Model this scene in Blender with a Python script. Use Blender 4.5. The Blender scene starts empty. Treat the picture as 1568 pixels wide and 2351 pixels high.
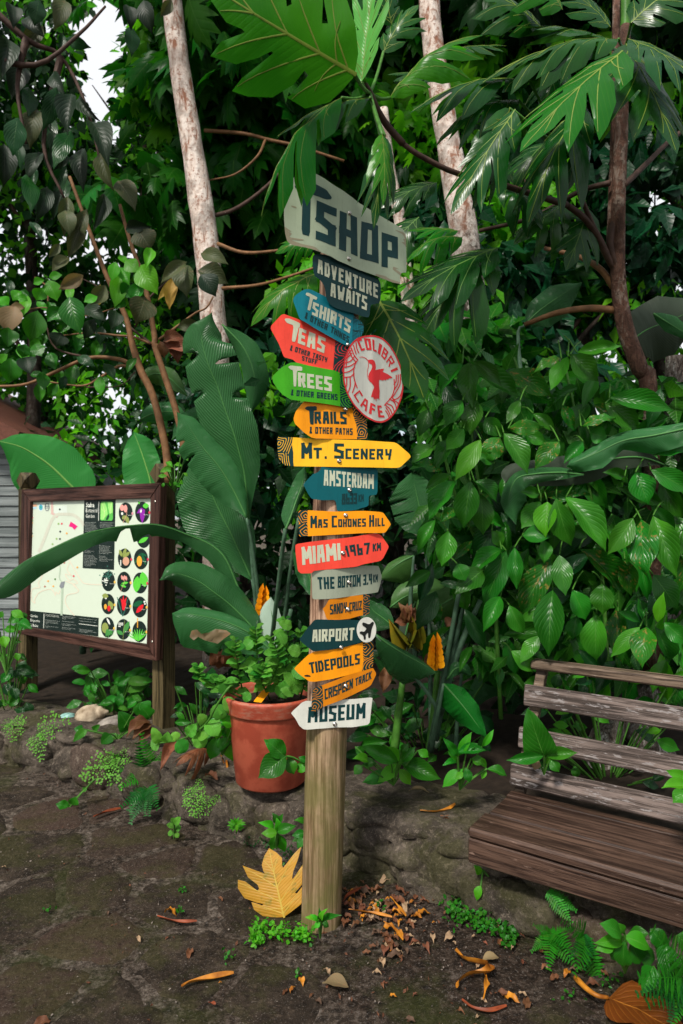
import bpy, bmesh, math, random
import numpy as np
from mathutils import Vector, Matrix, noise
from mathutils.geometry import delaunay_2d_cdt
R = math.radians
SC = bpy.context.scene
COL = SC.collection
rnd = random.Random(7)

# ------------------------------------------------------------------ camera, sky, sun, exposure
CH = 1.6            # eye height
F = 1567.0          # focal length in units of a 1568 x 2351 frame
cam_d = bpy.data.cameras.new('camera')
cam = bpy.data.objects.new('camera', cam_d); COL.objects.link(cam)
cam.location = (0, 0, CH); cam.rotation_euler = (R(90), 0, 0)
cam_d.sensor_fit = 'VERTICAL'; cam_d.sensor_height = 36; cam_d.sensor_width = 24
cam_d.lens = 24.0; cam_d.clip_end = 400
cam_d.dof.use_dof = True; cam_d.dof.focus_distance = 2.6; cam_d.dof.aperture_fstop = 4.0
SC.camera = cam
SUN_EL, SUN_AZ = 50.0, -28.0     # azimuth of the direction TO the sun, measured from behind the camera towards the left
world = bpy.data.worlds.new('World'); SC.world = world; world.use_nodes = True
wn = world.node_tree; wn.nodes.clear()
sky = wn.nodes.new('ShaderNodeTexSky'); sky.sky_type = 'NISHITA'; sky.sun_disc = False
sky.sun_elevation = R(SUN_EL); sky.dust_density = 4.0; sky.air_density = 1.0; sky.ozone_density = 1.0
tc = wn.nodes.new('ShaderNodeTexCoord'); cn = wn.nodes.new('ShaderNodeTexNoise'); cn.inputs['Scale'].default_value = 2.2; cn.inputs['Detail'].default_value = 6
cr = wn.nodes.new('ShaderNodeValToRGB'); cr.color_ramp.elements[0].position = .30; cr.color_ramp.elements[1].position = .50
hs = wn.nodes.new('ShaderNodeMix'); hs.data_type = 'RGBA'; hs.inputs[7].default_value = (4.0, 4.1, 4.25, 1)      # bright broken cloud over a blue sky
wn.links.new(tc.outputs['Generated'], cn.inputs['Vector']); wn.links.new(cn.outputs[0], cr.inputs[0]); wn.links.new(cr.outputs[0], hs.inputs[0])
bg = wn.nodes.new('ShaderNodeBackground'); bg.inputs['Strength'].default_value = 0.15
wo = wn.nodes.new('ShaderNodeOutputWorld')
wn.links.new(sky.outputs[0], hs.inputs[6]); wn.links.new(hs.outputs[2], bg.inputs[0]); wn.links.new(bg.outputs[0], wo.inputs[0])
tosun = Vector((-math.sin(R(-SUN_AZ)) * math.cos(R(SUN_EL)) , -math.cos(R(SUN_AZ)) * math.cos(R(SUN_EL)), math.sin(R(SUN_EL))))
sky.sun_rotation = math.atan2(tosun.x, tosun.y)
sd = bpy.data.lights.new('sun', 'SUN'); sd.energy = 3.0; sd.angle = R(8); sd.color = (1.0, 0.95, 0.86)
so = bpy.data.objects.new('sun', sd); COL.objects.link(so)
so.rotation_euler = tosun.to_track_quat('Z', 'Y').to_euler()
SC.view_settings.view_transform = 'Standard'; SC.view_settings.look = 'None'
SC.view_settings.gamma = 1.0; SC.view_settings.use_curve_mapping = False
SC.view_settings.exposure = 0.72
SC.render.film_transparent = False
try:
    SC.cycles.max_bounces = 6; SC.cycles.diffuse_bounces = 3; SC.cycles.glossy_bounces = 2
    SC.cycles.transmission_bounces = 3; SC.cycles.use_denoising = True
except Exception:
    pass

# ------------------------------------------------------------------ helpers
def U(px, py, D):
    "a point seen at (px, py) of the 1568 x 2351 frame, D metres into the scene"
    return Vector(((px - 784) / F * D, D, CH - (py - 1175.5) / F * D))
def G(px, py, z=0.0):
    "the point of the level z seen at (px, py)"
    return U(px, py, (CH - z) * F / (py - 1175.5))
def frame(x0, y0, s):
    return lambda p: (x0 + s * p[0], y0 + s * p[1])
ZA = frame(595.8, 376.3, .24); ZB = frame(595.8, 689.9, .24); ZC = frame(595.8, 1003.5, .24); ZD = frame(627.2, 1348.5, .2)
PW = {}
def top(name, label, cat, loc=(0, 0, 0), group=None):
    o = bpy.data.objects.new(name, None); COL.objects.link(o); o.location = loc; o.empty_display_size = .1
    o['label'] = label; o['category'] = cat
    if group: o['group'] = group
    PW[o] = Matrix.Translation(loc)
    return o
def parent(o, p, M=None):
    if p is not None:
        o.parent = p
        o.matrix_parent_inverse = PW.get(p, Matrix.Identity(4)).inverted()
    if M is not None: o.matrix_basis = M
    if M is not None and p is not None: PW[o] = M
def tag(o, label=None, cat=None, group=None, kind=None):
    if label: o['label'] = label
    if cat: o['category'] = cat
    if group: o['group'] = group
    if kind: o['kind'] = kind
    return o
class M3:
    def __init__(s): s.v = []; s.f = []; s.m = []; s.uv = []
    def add(s, vs, fs, mi=0, uvs=None):
        b = len(s.v); s.v += [tuple(v) for v in vs]
        s.uv += list(uvs) if uvs is not None else [(0, 0)] * len(vs)
        for f in fs: s.f.append(tuple(b + i for i in f)); s.m.append(mi)
        return b
    def mesh(s, name, mats, smooth=True):
        me = bpy.data.meshes.new(name)
        me.from_pydata(s.v, [], s.f)
        for m in (mats if isinstance(mats, (list, tuple)) else [mats]): me.materials.append(m)
        me.polygons.foreach_set('material_index', s.m)
        me.polygons.foreach_set('use_smooth', [smooth] * len(s.f))
        ul = me.uv_layers.new(name='UVMap')
        li = np.zeros(len(me.loops), dtype=np.int32); me.loops.foreach_get('vertex_index', li)
        ul.data.foreach_set('uv', np.array(s.uv, dtype=np.float32)[li].ravel())
        me.update(); return me
    def obj(s, name, mats, p=None, smooth=True):
        return obj(name, s.mesh(name, mats, smooth), p)
def obj(name, me, p=None, M=None):
    o = bpy.data.objects.new(name, me); COL.objects.link(o); parent(o, p, M); return o
def box(m, c, ax, half, mi=0, bev=0.0):
    "box with centre c, axes ax (3 unit vectors), half sizes; bev chamfers long edges"
    a, b, n = ax; ha, hb, hn = half
    if bev <= 0:
        vs = [c + a * (sa * ha) + b * (sb * hb) + n * (sn * hn) for sn in (-1, 1) for sa, sb in ((-1, -1), (1, -1), (1, 1), (-1, 1))]
        m.add(vs, [(3, 2, 1, 0), (4, 5, 6, 7), (0, 1, 5, 4), (1, 2, 6, 5), (2, 3, 7, 6), (3, 0, 4, 7)], mi)
        return
    # section in (b,n) chamfered, extruded along a
    sec = [(-hb + bev, -hn), (hb - bev, -hn), (hb, -hn + bev), (hb, hn - bev), (hb - bev, hn), (-hb + bev, hn), (-hb, hn - bev), (-hb, -hn + bev)]
    rings = []
    for t, k in ((-ha, .0), (-ha + bev, 1), (ha - bev, 1), (ha, .0)):
        sc = 1 if k else (1 - bev / max(hb, hn))
        rings.append([c + a * t + b * (x * (1 if k else (hb - bev) / hb)) + n * (y * (1 if k else (hn - bev) / hn)) for x, y in sec])
    vs = [v for r_ in rings for v in r_]
    fs = [tuple(range(7, -1, -1)), tuple(range(24, 32))]
    for r_ in range(3):
        for i in range(8):
            j = (i + 1) % 8; fs.append((r_ * 8 + i, r_ * 8 + j, r_ * 8 + 8 + j, r_ * 8 + 8 + i))
    m.add(vs, fs, mi)
def catmull(P, n):
    P = [Vector(p) for p in P]
    if len(P) == 2: return [P[0].lerp(P[1], i / n) for i in range(n + 1)]
    Q = [P[0] * 2 - P[1]] + P + [P[-1] * 2 - P[-2]]
    out = []; S = len(P) - 1
    for i in range(n + 1):
        t = i / n * S; k = min(int(t), S - 1); u = t - k
        a, b, c, d = Q[k:k + 4]
        out.append(0.5 * ((2 * b) + (c - a) * u + (2 * a - 5 * b + 4 * c - d) * u * u + (3 * b - a - 3 * c + d) * u ** 3))
    return out
def tube(m, pts, r, nseg=8, n=None, mi=0, rough=0.0, cap=True, seed=0.0, rough_scale=6.0):
    "tapered tube along pts; r: radius or list of radii"
    if n is None: n = max(2, (len(pts) - 1) * 4)
    C = catmull(pts, n)
    rr = r if isinstance(r, (list, tuple)) else [r, r]
    up = Vector((0.3, 0.2, 1)); vs = []; uvs = []; L = 0
    prev = None
    for i, c in enumerate(C):
        t = (C[min(i + 1, n)] - C[max(i - 1, 0)]).normalized()
        if prev is None:
            a = t.cross(up); a = a.normalized() if a.length > .01 else t.orthogonal().normalized()
        else: a = (prev - t * prev.dot(t)).normalized()
        prev = a; b = t.cross(a)
        f = i / n * (len(rr) - 1); k = min(int(f), len(rr) - 2); rad = rr[k] + (rr[k + 1] - rr[k]) * (f - k)
        if i: L += (c - C[i - 1]).length
        for j in range(nseg):
            an = 2 * math.pi * j / nseg
            d = a * math.cos(an) + b * math.sin(an)
            q = rad
            if rough: q *= 1 + rough * noise.noise((c + d * rad) * rough_scale + Vector((seed, 0, 0)))
            vs.append(c + d * q); uvs.append((j / nseg, L))
    fs = []
    for i in range(n):
        for j in range(nseg):
            k = (j + 1) % nseg; fs.append((i * nseg + j, i * nseg + k, (i + 1) * nseg + k, (i + 1) * nseg + j))
    if cap: fs.append(tuple(range(nseg - 1, -1, -1))); fs.append(tuple(n * nseg + j for j in range(nseg)))
    m.add(vs, fs, mi, uvs)
def lathe(m, c, prof, nseg=40, mi=0, up=Vector((0, 0, 1)), ax=Vector((1, 0, 0))):
    b = up.cross(ax); vs = []; fs = []; uvs = []
    for i, (r_, z) in enumerate(prof):
        for j in range(nseg):
            an = 2 * math.pi * j / nseg
            vs.append(c + up * z + (ax * math.cos(an) + b * math.sin(an)) * r_); uvs.append((j / nseg, i / len(prof)))
    for i in range(len(prof) - 1):
        for j in range(nseg):
            k = (j + 1) % nseg; fs.append((i * nseg + j, i * nseg + k, (i + 1) * nseg + k, (i + 1) * nseg + j))
    m.add(vs, fs, mi, uvs)

# ------------------------------------------------------------------ materials
class NT:
    def __init__(s, name):
        s.mat = bpy.data.materials.new(name); s.mat.use_nodes = True; s.t = s.mat.node_tree; s.t.nodes.clear()
        s.out = s.n('OutputMaterial'); s.b = s.n('BsdfPrincipled'); s.l(s.b.outputs[0], s.out.inputs[0])
    def n(s, typ, **kw):
        x = s.t.nodes.new('ShaderNode' + typ)
        for k, v in kw.items(): setattr(x, k, v)
        return x
    def l(s, a, b): s.t.links.new(a, b)
    def val(s, x, y):
        "a socket or constant into an input"
        if hasattr(x, 'is_output'): s.l(x, y)
        elif isinstance(x, (tuple, list)): y.default_value = (*x[:3], 1) if len(y.default_value) == 4 else x
        else: y.default_value = x
    def math(s, op, a, b=0.0, c=None):
        x = s.n('Math', operation=op); s.val(a, x.inputs[0]); s.val(b, x.inputs[1])
        if c is not None: s.val(c, x.inputs[2])
        return x.outputs[0]
    def mix(s, f, a, b, blend='MIX'):
        x = s.n('Mix', data_type='RGBA', blend_type=blend); s.val(f, x.inputs[0]); s.val(a, x.inputs[6]); s.val(b, x.inputs[7]); return x.outputs[2]
    def noise(s, co, scale, detail=4, rough=.55, dist=0.0):
        x = s.n('TexNoise'); s.val(co, x.inputs['Vector']); x.inputs['Scale'].default_value = scale
        x.inputs['Detail'].default_value = detail; x.inputs['Roughness'].default_value = rough; x.inputs['Distortion'].default_value = dist
        return x.outputs[0]
    def ramp(s, f, stops):
        x = s.n('ValToRGB'); s.l(f, x.inputs[0]); e = x.color_ramp.elements
        while len(e) > 1: e.remove(e[0])
        e[0].position, e[0].color = stops[0][0], (*([stops[0][1]] * 3 if isinstance(stops[0][1], (int, float)) else stops[0][1]), 1)
        for p, c in stops[1:]:
            q = e.new(p); q.color = (*([c] * 3 if isinstance(c, (int, float)) else c), 1)
        return x.outputs[0]
    def mapping(s, co, scale=(1, 1, 1), rot=(0, 0, 0)):
        x = s.n('Mapping'); s.l(co, x.inputs[0]); x.inputs['Scale'].default_value = scale; x.inputs['Rotation'].default_value = rot; return x.outputs[0]
    def bump(s, h, strength=.3, dist=.01):
        x = s.n('Bump'); s.l(h, x.inputs['Height']); x.inputs['Strength'].default_value = strength; x.inputs['Distance'].default_value = dist
        s.l(x.outputs[0], s.b.inputs['Normal']); return x.outputs[0]
    def set(s, **kw):
        for k, v in kw.items(): s.val(v, s.b.inputs[k.replace('_', ' ')])
        return s
def mul(c, k): return tuple(min(1, x * k) for x in c)

def leaf_mat(name, c, rough=.38, vein=(.10, .22, .05), veinw=.012, under=None, sideveins=14, angle=.9, trans=.22, blotch=None, blot_amt=.6, spec=.22, bumpk=.28, worldnoise=3.0, var=.35, edge=None, midk=.9):
    s = NT(name); uv = s.n('UVMap').outputs[0]; sep = s.n('SeparateXYZ'); s.l(uv, sep.inputs[0])
    oi = s.n('ObjectInfo').outputs['Random']; isl = s.n('NewGeometry').outputs['Random Per Island']
    rr = s.math('FRACT', s.math('ADD', oi, isl))
    u = s.math('ABSOLUTE', s.math('SUBTRACT', sep.outputs[0], .5)); v = sep.outputs[1]
    geo = s.n('NewGeometry'); pos = s.n('TexCoord').outputs['Object']
    nz = s.noise(geo.outputs['Position'], worldnoise, 3)
    col = s.mix(s.math('MULTIPLY', rr, 1.0), mul(c, 1 - var), mul(c, 1 + var))
    hs_ = s.n('HueSaturation'); s.l(col, hs_.inputs['Color'])
    s.l(s.math('ADD', .478, s.math('MULTIPLY', s.math('FRACT', s.math('MULTIPLY', rr, 7.3)), .036)), hs_.inputs['Hue'])
    col = s.mix(s.ramp(nz, [(.38, 0), (.62, .75)]), hs_.outputs[0], mul(c, .6))
    # side veins
    ph = s.math('MULTIPLY', s.math('SUBTRACT', v, s.math('MULTIPLY', u, angle)), sideveins)
    tri = s.math('ABSOLUTE', s.math('SUBTRACT', s.math('FRACT', ph), .5))
    sv = s.math('SUBTRACT', 1.0, s.ramp(tri, [(0, 0), (.09, 1)]))
    mv = s.math('LESS_THAN', u, s.math('MULTIPLY', veinw, s.math('SUBTRACT', 1.25, v)))
    col = s.mix(s.math('MULTIPLY', sv, .38), col, vein)
    col = s.mix(s.math('MULTIPLY', mv, midk), col, vein)
    if blotch:
        b1 = s.noise(pos, 9, 4, .6); bm = s.ramp(b1, [(.56, 0), (.66, 1)])
        col = s.mix(s.math('MULTIPLY', bm, blot_amt), col, blotch)
    if edge:
        em = s.ramp(s.math('ADD', u, s.math('MULTIPLY', nz, .08)), [(.49, 0), (.53, 1)])
        col = s.mix(em, col, edge)
    un = under or mul(c, 1.25)
    col = s.mix(geo.outputs['Backfacing'], col, un)
    fine = s.noise(geo.outputs['Position'], 160, 2)
    h = s.math('ADD', s.math('MULTIPLY', s.ramp(tri, [(0, 0), (.25, 1)]), 1.0), s.math('MULTIPLY', fine, .08))
    h = s.math('SUBTRACT', h, s.math('MULTIPLY', mv, .8))
    s.bump(h, bumpk, .004)
    s.set(Base_Color=col, Roughness=s.math('ADD', rough - .13, s.math('MULTIPLY', nz, .14)), Specular_IOR_Level=spec)
    if trans:
        tb = s.n('BsdfTranslucent'); s.val(s.mix(.5, col, mul((c[0] * 2.2, c[1] * 1.9, c[2] * .6), 1.3)), tb.inputs[0])
        mx = s.n('MixShader'); mx.inputs[0].default_value = trans; s.l(s.b.outputs[0], mx.inputs[1]); s.l(tb.outputs[0], mx.inputs[2]); s.l(mx.outputs[0], s.out.inputs[0])
    return s.mat
def plain(name, c, rough=.6, nscale=30, amt=.25, bumpk=.2, spec=.2, metal=0.0, c2=None):
    s = NT(name); p = s.n('NewGeometry').outputs['Position']; nz = s.noise(p, nscale, 5)
    s.set(Base_Color=s.mix(s.ramp(nz, [(.3, 0), (.7, 1)]), mul(c, 1 - amt), c2 or mul(c, 1 + amt)), Roughness=rough, Specular_IOR_Level=spec, Metallic=metal)
    if bumpk: s.bump(s.noise(p, nscale * 3, 4), bumpk, .003)
    return s.mat
def wood_mat(name, dark, light, direction, scale=1.0, rough=.6, wear=None, wear_at=.55, moss=None, ring=True):
    "grain runs along direction (unit vector in the xy plane or z)"
    s = NT(name); p = s.n('NewGeometry').outputs['Position']
    d = Vector(direction).normalized(); q = d.to_track_quat('X', 'Z').to_euler() if abs(d.z) < .9 else None
    x = s.n('VectorRotate', rotation_type='EULER_XYZ', invert=True); s.l(p, x.inputs[0])
    x.inputs['Rotation'].default_value = q if q else (0, R(-90), 0)
    co = s.mapping(x.outputs[0], (1.1 * scale, 27 * scale, 27 * scale))
    g1 = s.noise(co, 1.6, 6, .65, .4); g2 = s.noise(co, 6, 4, .7)
    g = s.math('ADD', s.math('MULTIPLY', g1, .65), s.math('MULTIPLY', g2, .35))
    col = s.ramp(g, [(.38, mul(dark, .45)), (.46, dark), (.53, light), (.62, mul(light, 1.35))])
    big = s.noise(p, 2.2 * scale, 4)
    col = s.mix(s.ramp(big, [(.4, 0), (.7, .6)]), col, mul(dark, .6))
    if wear:
        wv = s.noise(s.mapping(x.outputs[0], (5, 22, 22)), 2.4, 7, .7)
        wm = s.ramp(wv, [(wear_at, 0), (wear_at + .05, 1)])
        col = s.mix(s.math('MULTIPLY', wm, .8), col, wear)
    if moss:
        sepz = s.n('SeparateXYZ'); s.l(p, sepz.inputs[0])
        mh = s.ramp(s.math('ADD', sepz.outputs[2], s.math('MULTIPLY', big, .3)), [(.15, .85), (1.0, .75), (1.45, 0)])
        mm = s.math('MULTIPLY', s.ramp(s.noise(p, 7, 5, .6), [(.3, .3), (.62, 1)]), mh)
        col = s.mix(mm, col, s.mix(g2, mul(moss, .5), mul(moss, 1.5)))
    s.set(Base_Color=col, Roughness=rough, Specular_IOR_Level=.2)
    s.bump(g, .9, .006)
    return s.mat
def paint(name, c, rough=.42, dirt=.17):
    s = NT(name); p = s.n('NewGeometry').outputs['Position']
    d1 = s.ramp(s.noise(p, 14, 6, .65), [(.45, 0), (.8, 1)]); d2 = s.ramp(s.noise(p, 420, 2, .6), [(.7, 0), (.76, 1)])
    col = s.mix(s.math('MULTIPLY', d1, dirt * 2), c, mul(c, .55)); col = s.mix(s.math('MULTIPLY', d2, dirt * 2.5), col, (.1, .08, .05)); d3 = s.ramp(s.noise(s.mapping(p, (60, 60, 5)), 3, 5, .7), [(.56, 0), (.66, 1)]); col = s.mix(s.math('MULTIPLY', d3, dirt * 1.3), col, mul(c, .45))
    s.set(Base_Color=col, Roughness=s.math('ADD', rough, s.math('MULTIPLY', d1, .2)), Specular_IOR_Level=.16)
    s.bump(s.noise(p, 90, 3), .06, .002)
    return s.mat

MT = {}
MT['dark'] = paint('dark_green_paint', (.006, .036, .038))
MT['cream'] = paint('cream_paint', (.50, .52, .38)); MT['sage'] = paint('sage_paint', (.34, .40, .28)); MT['grey_sage'] = paint('grey_sage_paint', (.29, .32, .24))
MT['teal'] = paint('teal_paint', (.004, .17, .22)); MT['deepteal'] = paint('deep_teal_paint', (.003, .095, .11))
MT['red'] = paint('coral_red_paint', (.80, .065, .04)); MT['green'] = paint('grass_green_paint', (.05, .34, .012))
MT['orange'] = paint('orange_paint', (.86, .30, .006)); MT['yellow'] = paint('yellow_paint', (.90, .47, .02)); MT['ochre'] = paint('ochre_paint', (.60, .19, .006), dirt=.2)
MT['white'] = paint('off_white_paint', (.60, .60, .53)); MT['beige'] = paint('beige_paint', (.27, .24, .16)); MT['crimson'] = paint('crimson_paint', (.68, .03, .035))
MT['edge'] = paint('plate_edge_metal', (.5, .5, .5)); MT['black'] = paint('black_print', (.012, .014, .012))
MT['screw'] = plain('screw_steel', (.45, .42, .38), .3, 60, .3, .1, metal=1.0)
# ------------------------------------------------------------------ flat regions (union of polygons by constrained Delaunay)
def chaikin(P, it=1, k=.22):
    for _ in range(it):
        Q = []
        for i in range(len(P)):
            a, b = P[i], P[(i + 1) % len(P)]
            Q.append((a[0] + (b[0] - a[0]) * k, a[1] + (b[1] - a[1]) * k)); Q.append((b[0] + (a[0] - b[0]) * k, b[1] + (a[1] - b[1]) * k))
        P = Q
    return P
def region(polys, clip=None, slices=None, holes=None, pts=None, clip2=None):
    "triangles of the union of polys, within clip, without holes"
    vs = []; fs = []; ed = []; n1 = len(polys)
    allp = list(polys) + (list(clip) if clip else []); n2 = len(allp); allp += list(clip2) if clip2 else []; n3 = len(allp); allp += list(holes) if holes else []
    def ccw(P): return P if sum(a[0] * b[1] - b[0] * a[1] for a, b in zip(P, list(P[1:]) + [P[0]])) > 0 else list(reversed(P))
    allp = [ccw(list(P)) for P in allp]
    for P in allp:
        b = len(vs); vs += [Vector((p[0], p[1])) for p in P]; fs.append(list(range(b, b + len(P))))
    if slices:
        x0 = min(v.x for v in vs) - 1; x1 = max(v.x for v in vs) + 1; y0 = min(v.y for v in vs) - 1; y1 = max(v.y for v in vs) + 1
        x = math.floor(x0 / slices) * slices
        while x < x1:
            b = len(vs); vs += [Vector((x, y0)), Vector((x, y1))]; ed.append((b, b + 1)); x += slices
    if pts: vs += [Vector(p) for p in pts]
    V, E, T, ov, oe, of = delaunay_2d_cdt(vs, ed, fs, 0, 1e-5)
    out = []
    for t, o in zip(T, of):
        if any(i < n1 for i in o) and (not clip or any(n1 <= i < n2 for i in o)) and (not clip2 or any(n2 <= i < n3 for i in o)) and not any(i >= n3 for i in o): out.append(t)
    return V, out
def bar(a, b, w, ext=True):
    dx, dy = b[0] - a[0], b[1] - a[1]; L = math.hypot(dx, dy) or 1e-6; dx /= L; dy /= L; h = w / 2; e = h if ext else 0
    return [(a[0] - dx * e - dy * h, a[1] - dy * e + dx * h), (b[0] + dx * e - dy * h, b[1] + dy * e + dx * h),
            (b[0] + dx * e + dy * h, b[1] + dy * e - dx * h), (a[0] - dx * e + dy * h, a[1] - dy * e - dx * h)]
def stroke(P, w, closed=False):
    P = list(P) + ([P[0]] if closed else [])
    out = []
    for a, b in zip(P, P[1:]): out.append(bar(a, b, w, True))
    return out
def circle(c, r, n=20, ry=None, a0=0.0):
    ry = ry or r
    return [(c[0] + r * math.cos(a0 + 2 * math.pi * i / n), c[1] + ry * math.sin(a0 + 2 * math.pi * i / n)) for i in range(n)]
GL = {
 'A': ([[(0, 0), (.2, 1), (.8, 1), (1, 0)], [(.1, .36), (.9, .36)]], 1), 'B': ([[(0, 0), (0, 1), (.85, 1), (.85, .54), (0, .54)], [(.85, .54), (1, .46), (1, 0), (0, 0)]], 1),
 'C': ([[(1, 1), (0, 1), (0, 0), (1, 0)]], .9), 'D': ([[(0, 0), (0, 1), (.7, 1), (1, .75), (1, .2), (.75, 0), (0, 0)]], 1),
 'E': ([[(1, 1), (0, 1), (0, 0), (1, 0)], [(0, .5), (.8, .5)]], .9), 'F': ([[(1, 1), (0, 1), (0, 0)], [(0, .52), (.8, .52)]], .85),
 'G': ([[(1, 1), (0, 1), (0, 0), (1, 0), (1, .48), (.55, .48)]], 1), 'H': ([[(0, 0), (0, 1)], [(1, 0), (1, 1)], [(0, .5), (1, .5)]], 1),
 'I': ([[(.5, 0), (.5, 1)]], .28), 'K': ([[(0, 0), (0, 1)], [(1, 1), (.1, .45)], [(.35, .6), (1, 0)]], 1), 'L': ([[(0, 1), (0, 0), (1, 0)]], .85),
 'M': ([[(0, 0), (0.05, 1), (.5, .4), (.95, 1), (1, 0)]], 1.25), 'N': ([[(0, 0), (0, 1), (1, 0), (1, 1)]], 1.05), 'O': ([[(0, 0), (0, 1), (1, 1), (1, 0), (0, 0)]], 1),
 'P': ([[(0, 0), (0, 1), (1, 1), (1, .42), (0, .42)]], 1), 'R': ([[(0, 0), (0, 1), (.95, 1), (.95, .5), (0, .5)], [(.55, .5), (1, 0)]], 1),
 'S': ([[(1, 1), (0, 1), (0, .58), (1, .42), (1, 0), (0, 0)]], .95), 'T': ([[(0, 1), (1, 1)], [(.5, 1), (.5, 0)]], .95), 'U': ([[(0, 1), (0, 0), (1, 0), (1, 1)]], 1),
 'V': ([[(0, 1), (.5, 0), (1, 1)]], 1), 'W': ([[(0, 1), (.22, 0), (.5, .5), (.78, 0), (1, 1)]], 1.3), 'X': ([[(0, 0), (1, 1)], [(0, 1), (1, 0)]], 1),
 'Y': ([[(0, 1), (.1, .5), (.9, .5)], [(1, 1), (.75, 0)]], 1), 'Z': ([[(0, 1), (1, 1), (0, 0), (1, 0)]], .95), '.': ([[(.5, 0), (.5, .02)]], .3),
 '1': ([[(0, .75), (.6, 1), (.6, 0)]], .55), '3': ([[(0, 1), (1, 1), (1, 0), (0, 0)], [(.25, .5), (1, .5)]], .85), '4': ([[(0, 1), (0, .45), (1, .45)], [(.85, 1), (.85, 0)]], .95),
 '6': ([[(0, 1), (0, 0), (1, 0), (1, .52), (0, .52)]], .95), '7': ([[(0, 1), (1, 1), (.6, 0)]], .95), '8': ([[(.1, .52), (.1, 1), (.9, 1), (.9, .52), (1, .45), (1, 0), (0, 0), (0, .45), (.1, .52), (.9, .52)]], .95),
 '9': ([[(1, 0), (1, 1), (0, 1), (0, .48), (1, .48)]], .95), '&': ([[(.25, .58), (.25, 1), (.75, 1), (.75, .62), (.1, .25), (0, 0), (1, 0), (.35, .6)]], .85),
 ' ': ([], .55),
}
def quadmap(q):
    tl, tr, br, bl = q
    return lambda u, v: tuple((tl[k] * (1 - u) * v + tr[k] * u * v + br[k] * u * (1 - v) + bl[k] * (1 - u) * (1 - v)) for k in (0, 1))
def lettering(text, q, t=.22, gap=.14, jit=.02):
    "polygons (in picture units) of hand-cut block letters filling the quad q = tl, tr, br, bl"
    wq = (math.dist(q[0], q[1]) + math.dist(q[3], q[2])) / 2; hq = (math.dist(q[0], q[3]) + math.dist(q[1], q[2])) / 2
    W = wq / hq; tot = sum(GL[c][1] for c in text); ng = len(text) - 1
    g = gap * W / (tot + gap * ng); unit = (W - g * ng) / tot
    qm = quadmap(q); out = []; x = 0; rg = random.Random(text)
    t = t * 1.1; tx = min(t, unit * .38)
    for c in text:
        st, wd = GL[c]; w = unit * wd
        for pl in st:
            J = [(rg.uniform(-jit, jit), rg.uniform(-jit, jit)) for _ in pl]
            P = []
            for (a, b), (ja, jb) in zip(pl, J):
                if w <= tx * 1.1: px = x + w * .5
                else: px = x + tx / 2 + a * (w - tx)
                P.append((px + ja * unit, t / 2 + b * (1 - t) + jb * .5))
            if len(pl) > 3 and pl[0] == pl[-1]: P[-1] = P[0]
            for a, b in zip(P, P[1:]):
                # vertical strokes thinner in narrow lettering
                vert = abs(b[1] - a[1]) / (math.hypot(b[0] - a[0], b[1] - a[1]) + 1e-6)
                w_ = tx * vert + t * (1 - vert) * .92
                poly = bar(a, b, w_, False)
                dx, dy = b[0] - a[0], b[1] - a[1]; L = math.hypot(dx, dy) + 1e-6
                e = (tx if abs(dx) > abs(dy) else t * .92) / 2
                poly = [(p[0] + (dx / L) * (e if i in (1, 2) else -e), p[1] + (dy / L) * (e if i in (1, 2) else -e)) for i, p in enumerate(poly)]
                out.append([qm(p[0] / W, p[1]) for p in poly])
        x += w + g
    return out
# ================================================================== ground, paving, ledge
LEDGE = [(-6.0, 6.6), (-3.4, 5.05), (-1.9, 4.22), (-.62, 3.40), (-.1, 3.16), (.32, 2.90), (.95, 2.42), (1.8, 1.86), (3.2, 1.0), (5.0, 0)]
def ledge_at(x):
    for (a, b), (c, d) in zip(LEDGE, LEDGE[1:]):
        if a <= x <= c: return b + (d - b) * (x - a) / (c - a)
    return LEDGE[-1][1]
def ground_mat():
    s = NT('earth_and_mortar'); p = s.n('NewGeometry').outputs['Position']
    a = s.noise(p, 3.0, 6, .6); b = s.noise(p, 30, 8, .75); c = s.noise(p, 110, 5, .8); d = s.noise(p, 9, 6, .7)
    earth = s.ramp(b, [(.36, (.010, .007, .006)), (.48, (.030, .020, .014)), (.56, (.062, .042, .031)), (.66, (.11, .085, .07))])
    mortar = s.ramp(b, [(.36, (.022, .018, .015)), (.47, (.066, .050, .038)), (.55, (.15, .118, .095)), (.66, (.27, .225, .19))])
    sx = s.n('SeparateXYZ'); s.l(p, sx.inputs[0])
    side = s.ramp(s.math('ADD', s.math('MULTIPLY', sx.outputs[0], .7), s.math('MULTIPLY', d, .8)), [(.10, 0), (.45, 1)])      # paving to the left, bare earth to the right
    wear = s.ramp(a, [(.42, .15), (.58, 1)])
    col = s.mix(side, s.mix(wear, earth, mortar), s.mix(s.ramp(a, [(.50, 0), (.60, .55)]), earth, mortar))
    col = s.mix(s.ramp(c, [(.56, 0), (.63, .7)]), col, (.24, .21, .19)); col = s.mix(s.ramp(c, [(.36, .8), (.44, 0)]), col, (.012, .010, .008))
    mz = s.noise(p, 1.3, 6, .7); col = s.mix(s.ramp(mz, [(.5, 0), (.6, .7)]), col, s.mix(b, (.012, .016, .004), (.06, .07, .015)))
    s.set(Base_Color=col, Roughness=.85, Specular_IOR_Level=.1); s.bump(s.math('ADD', b, s.math('MULTIPLY', c, .7)), 1.0, .02)
    return s.mat
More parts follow.
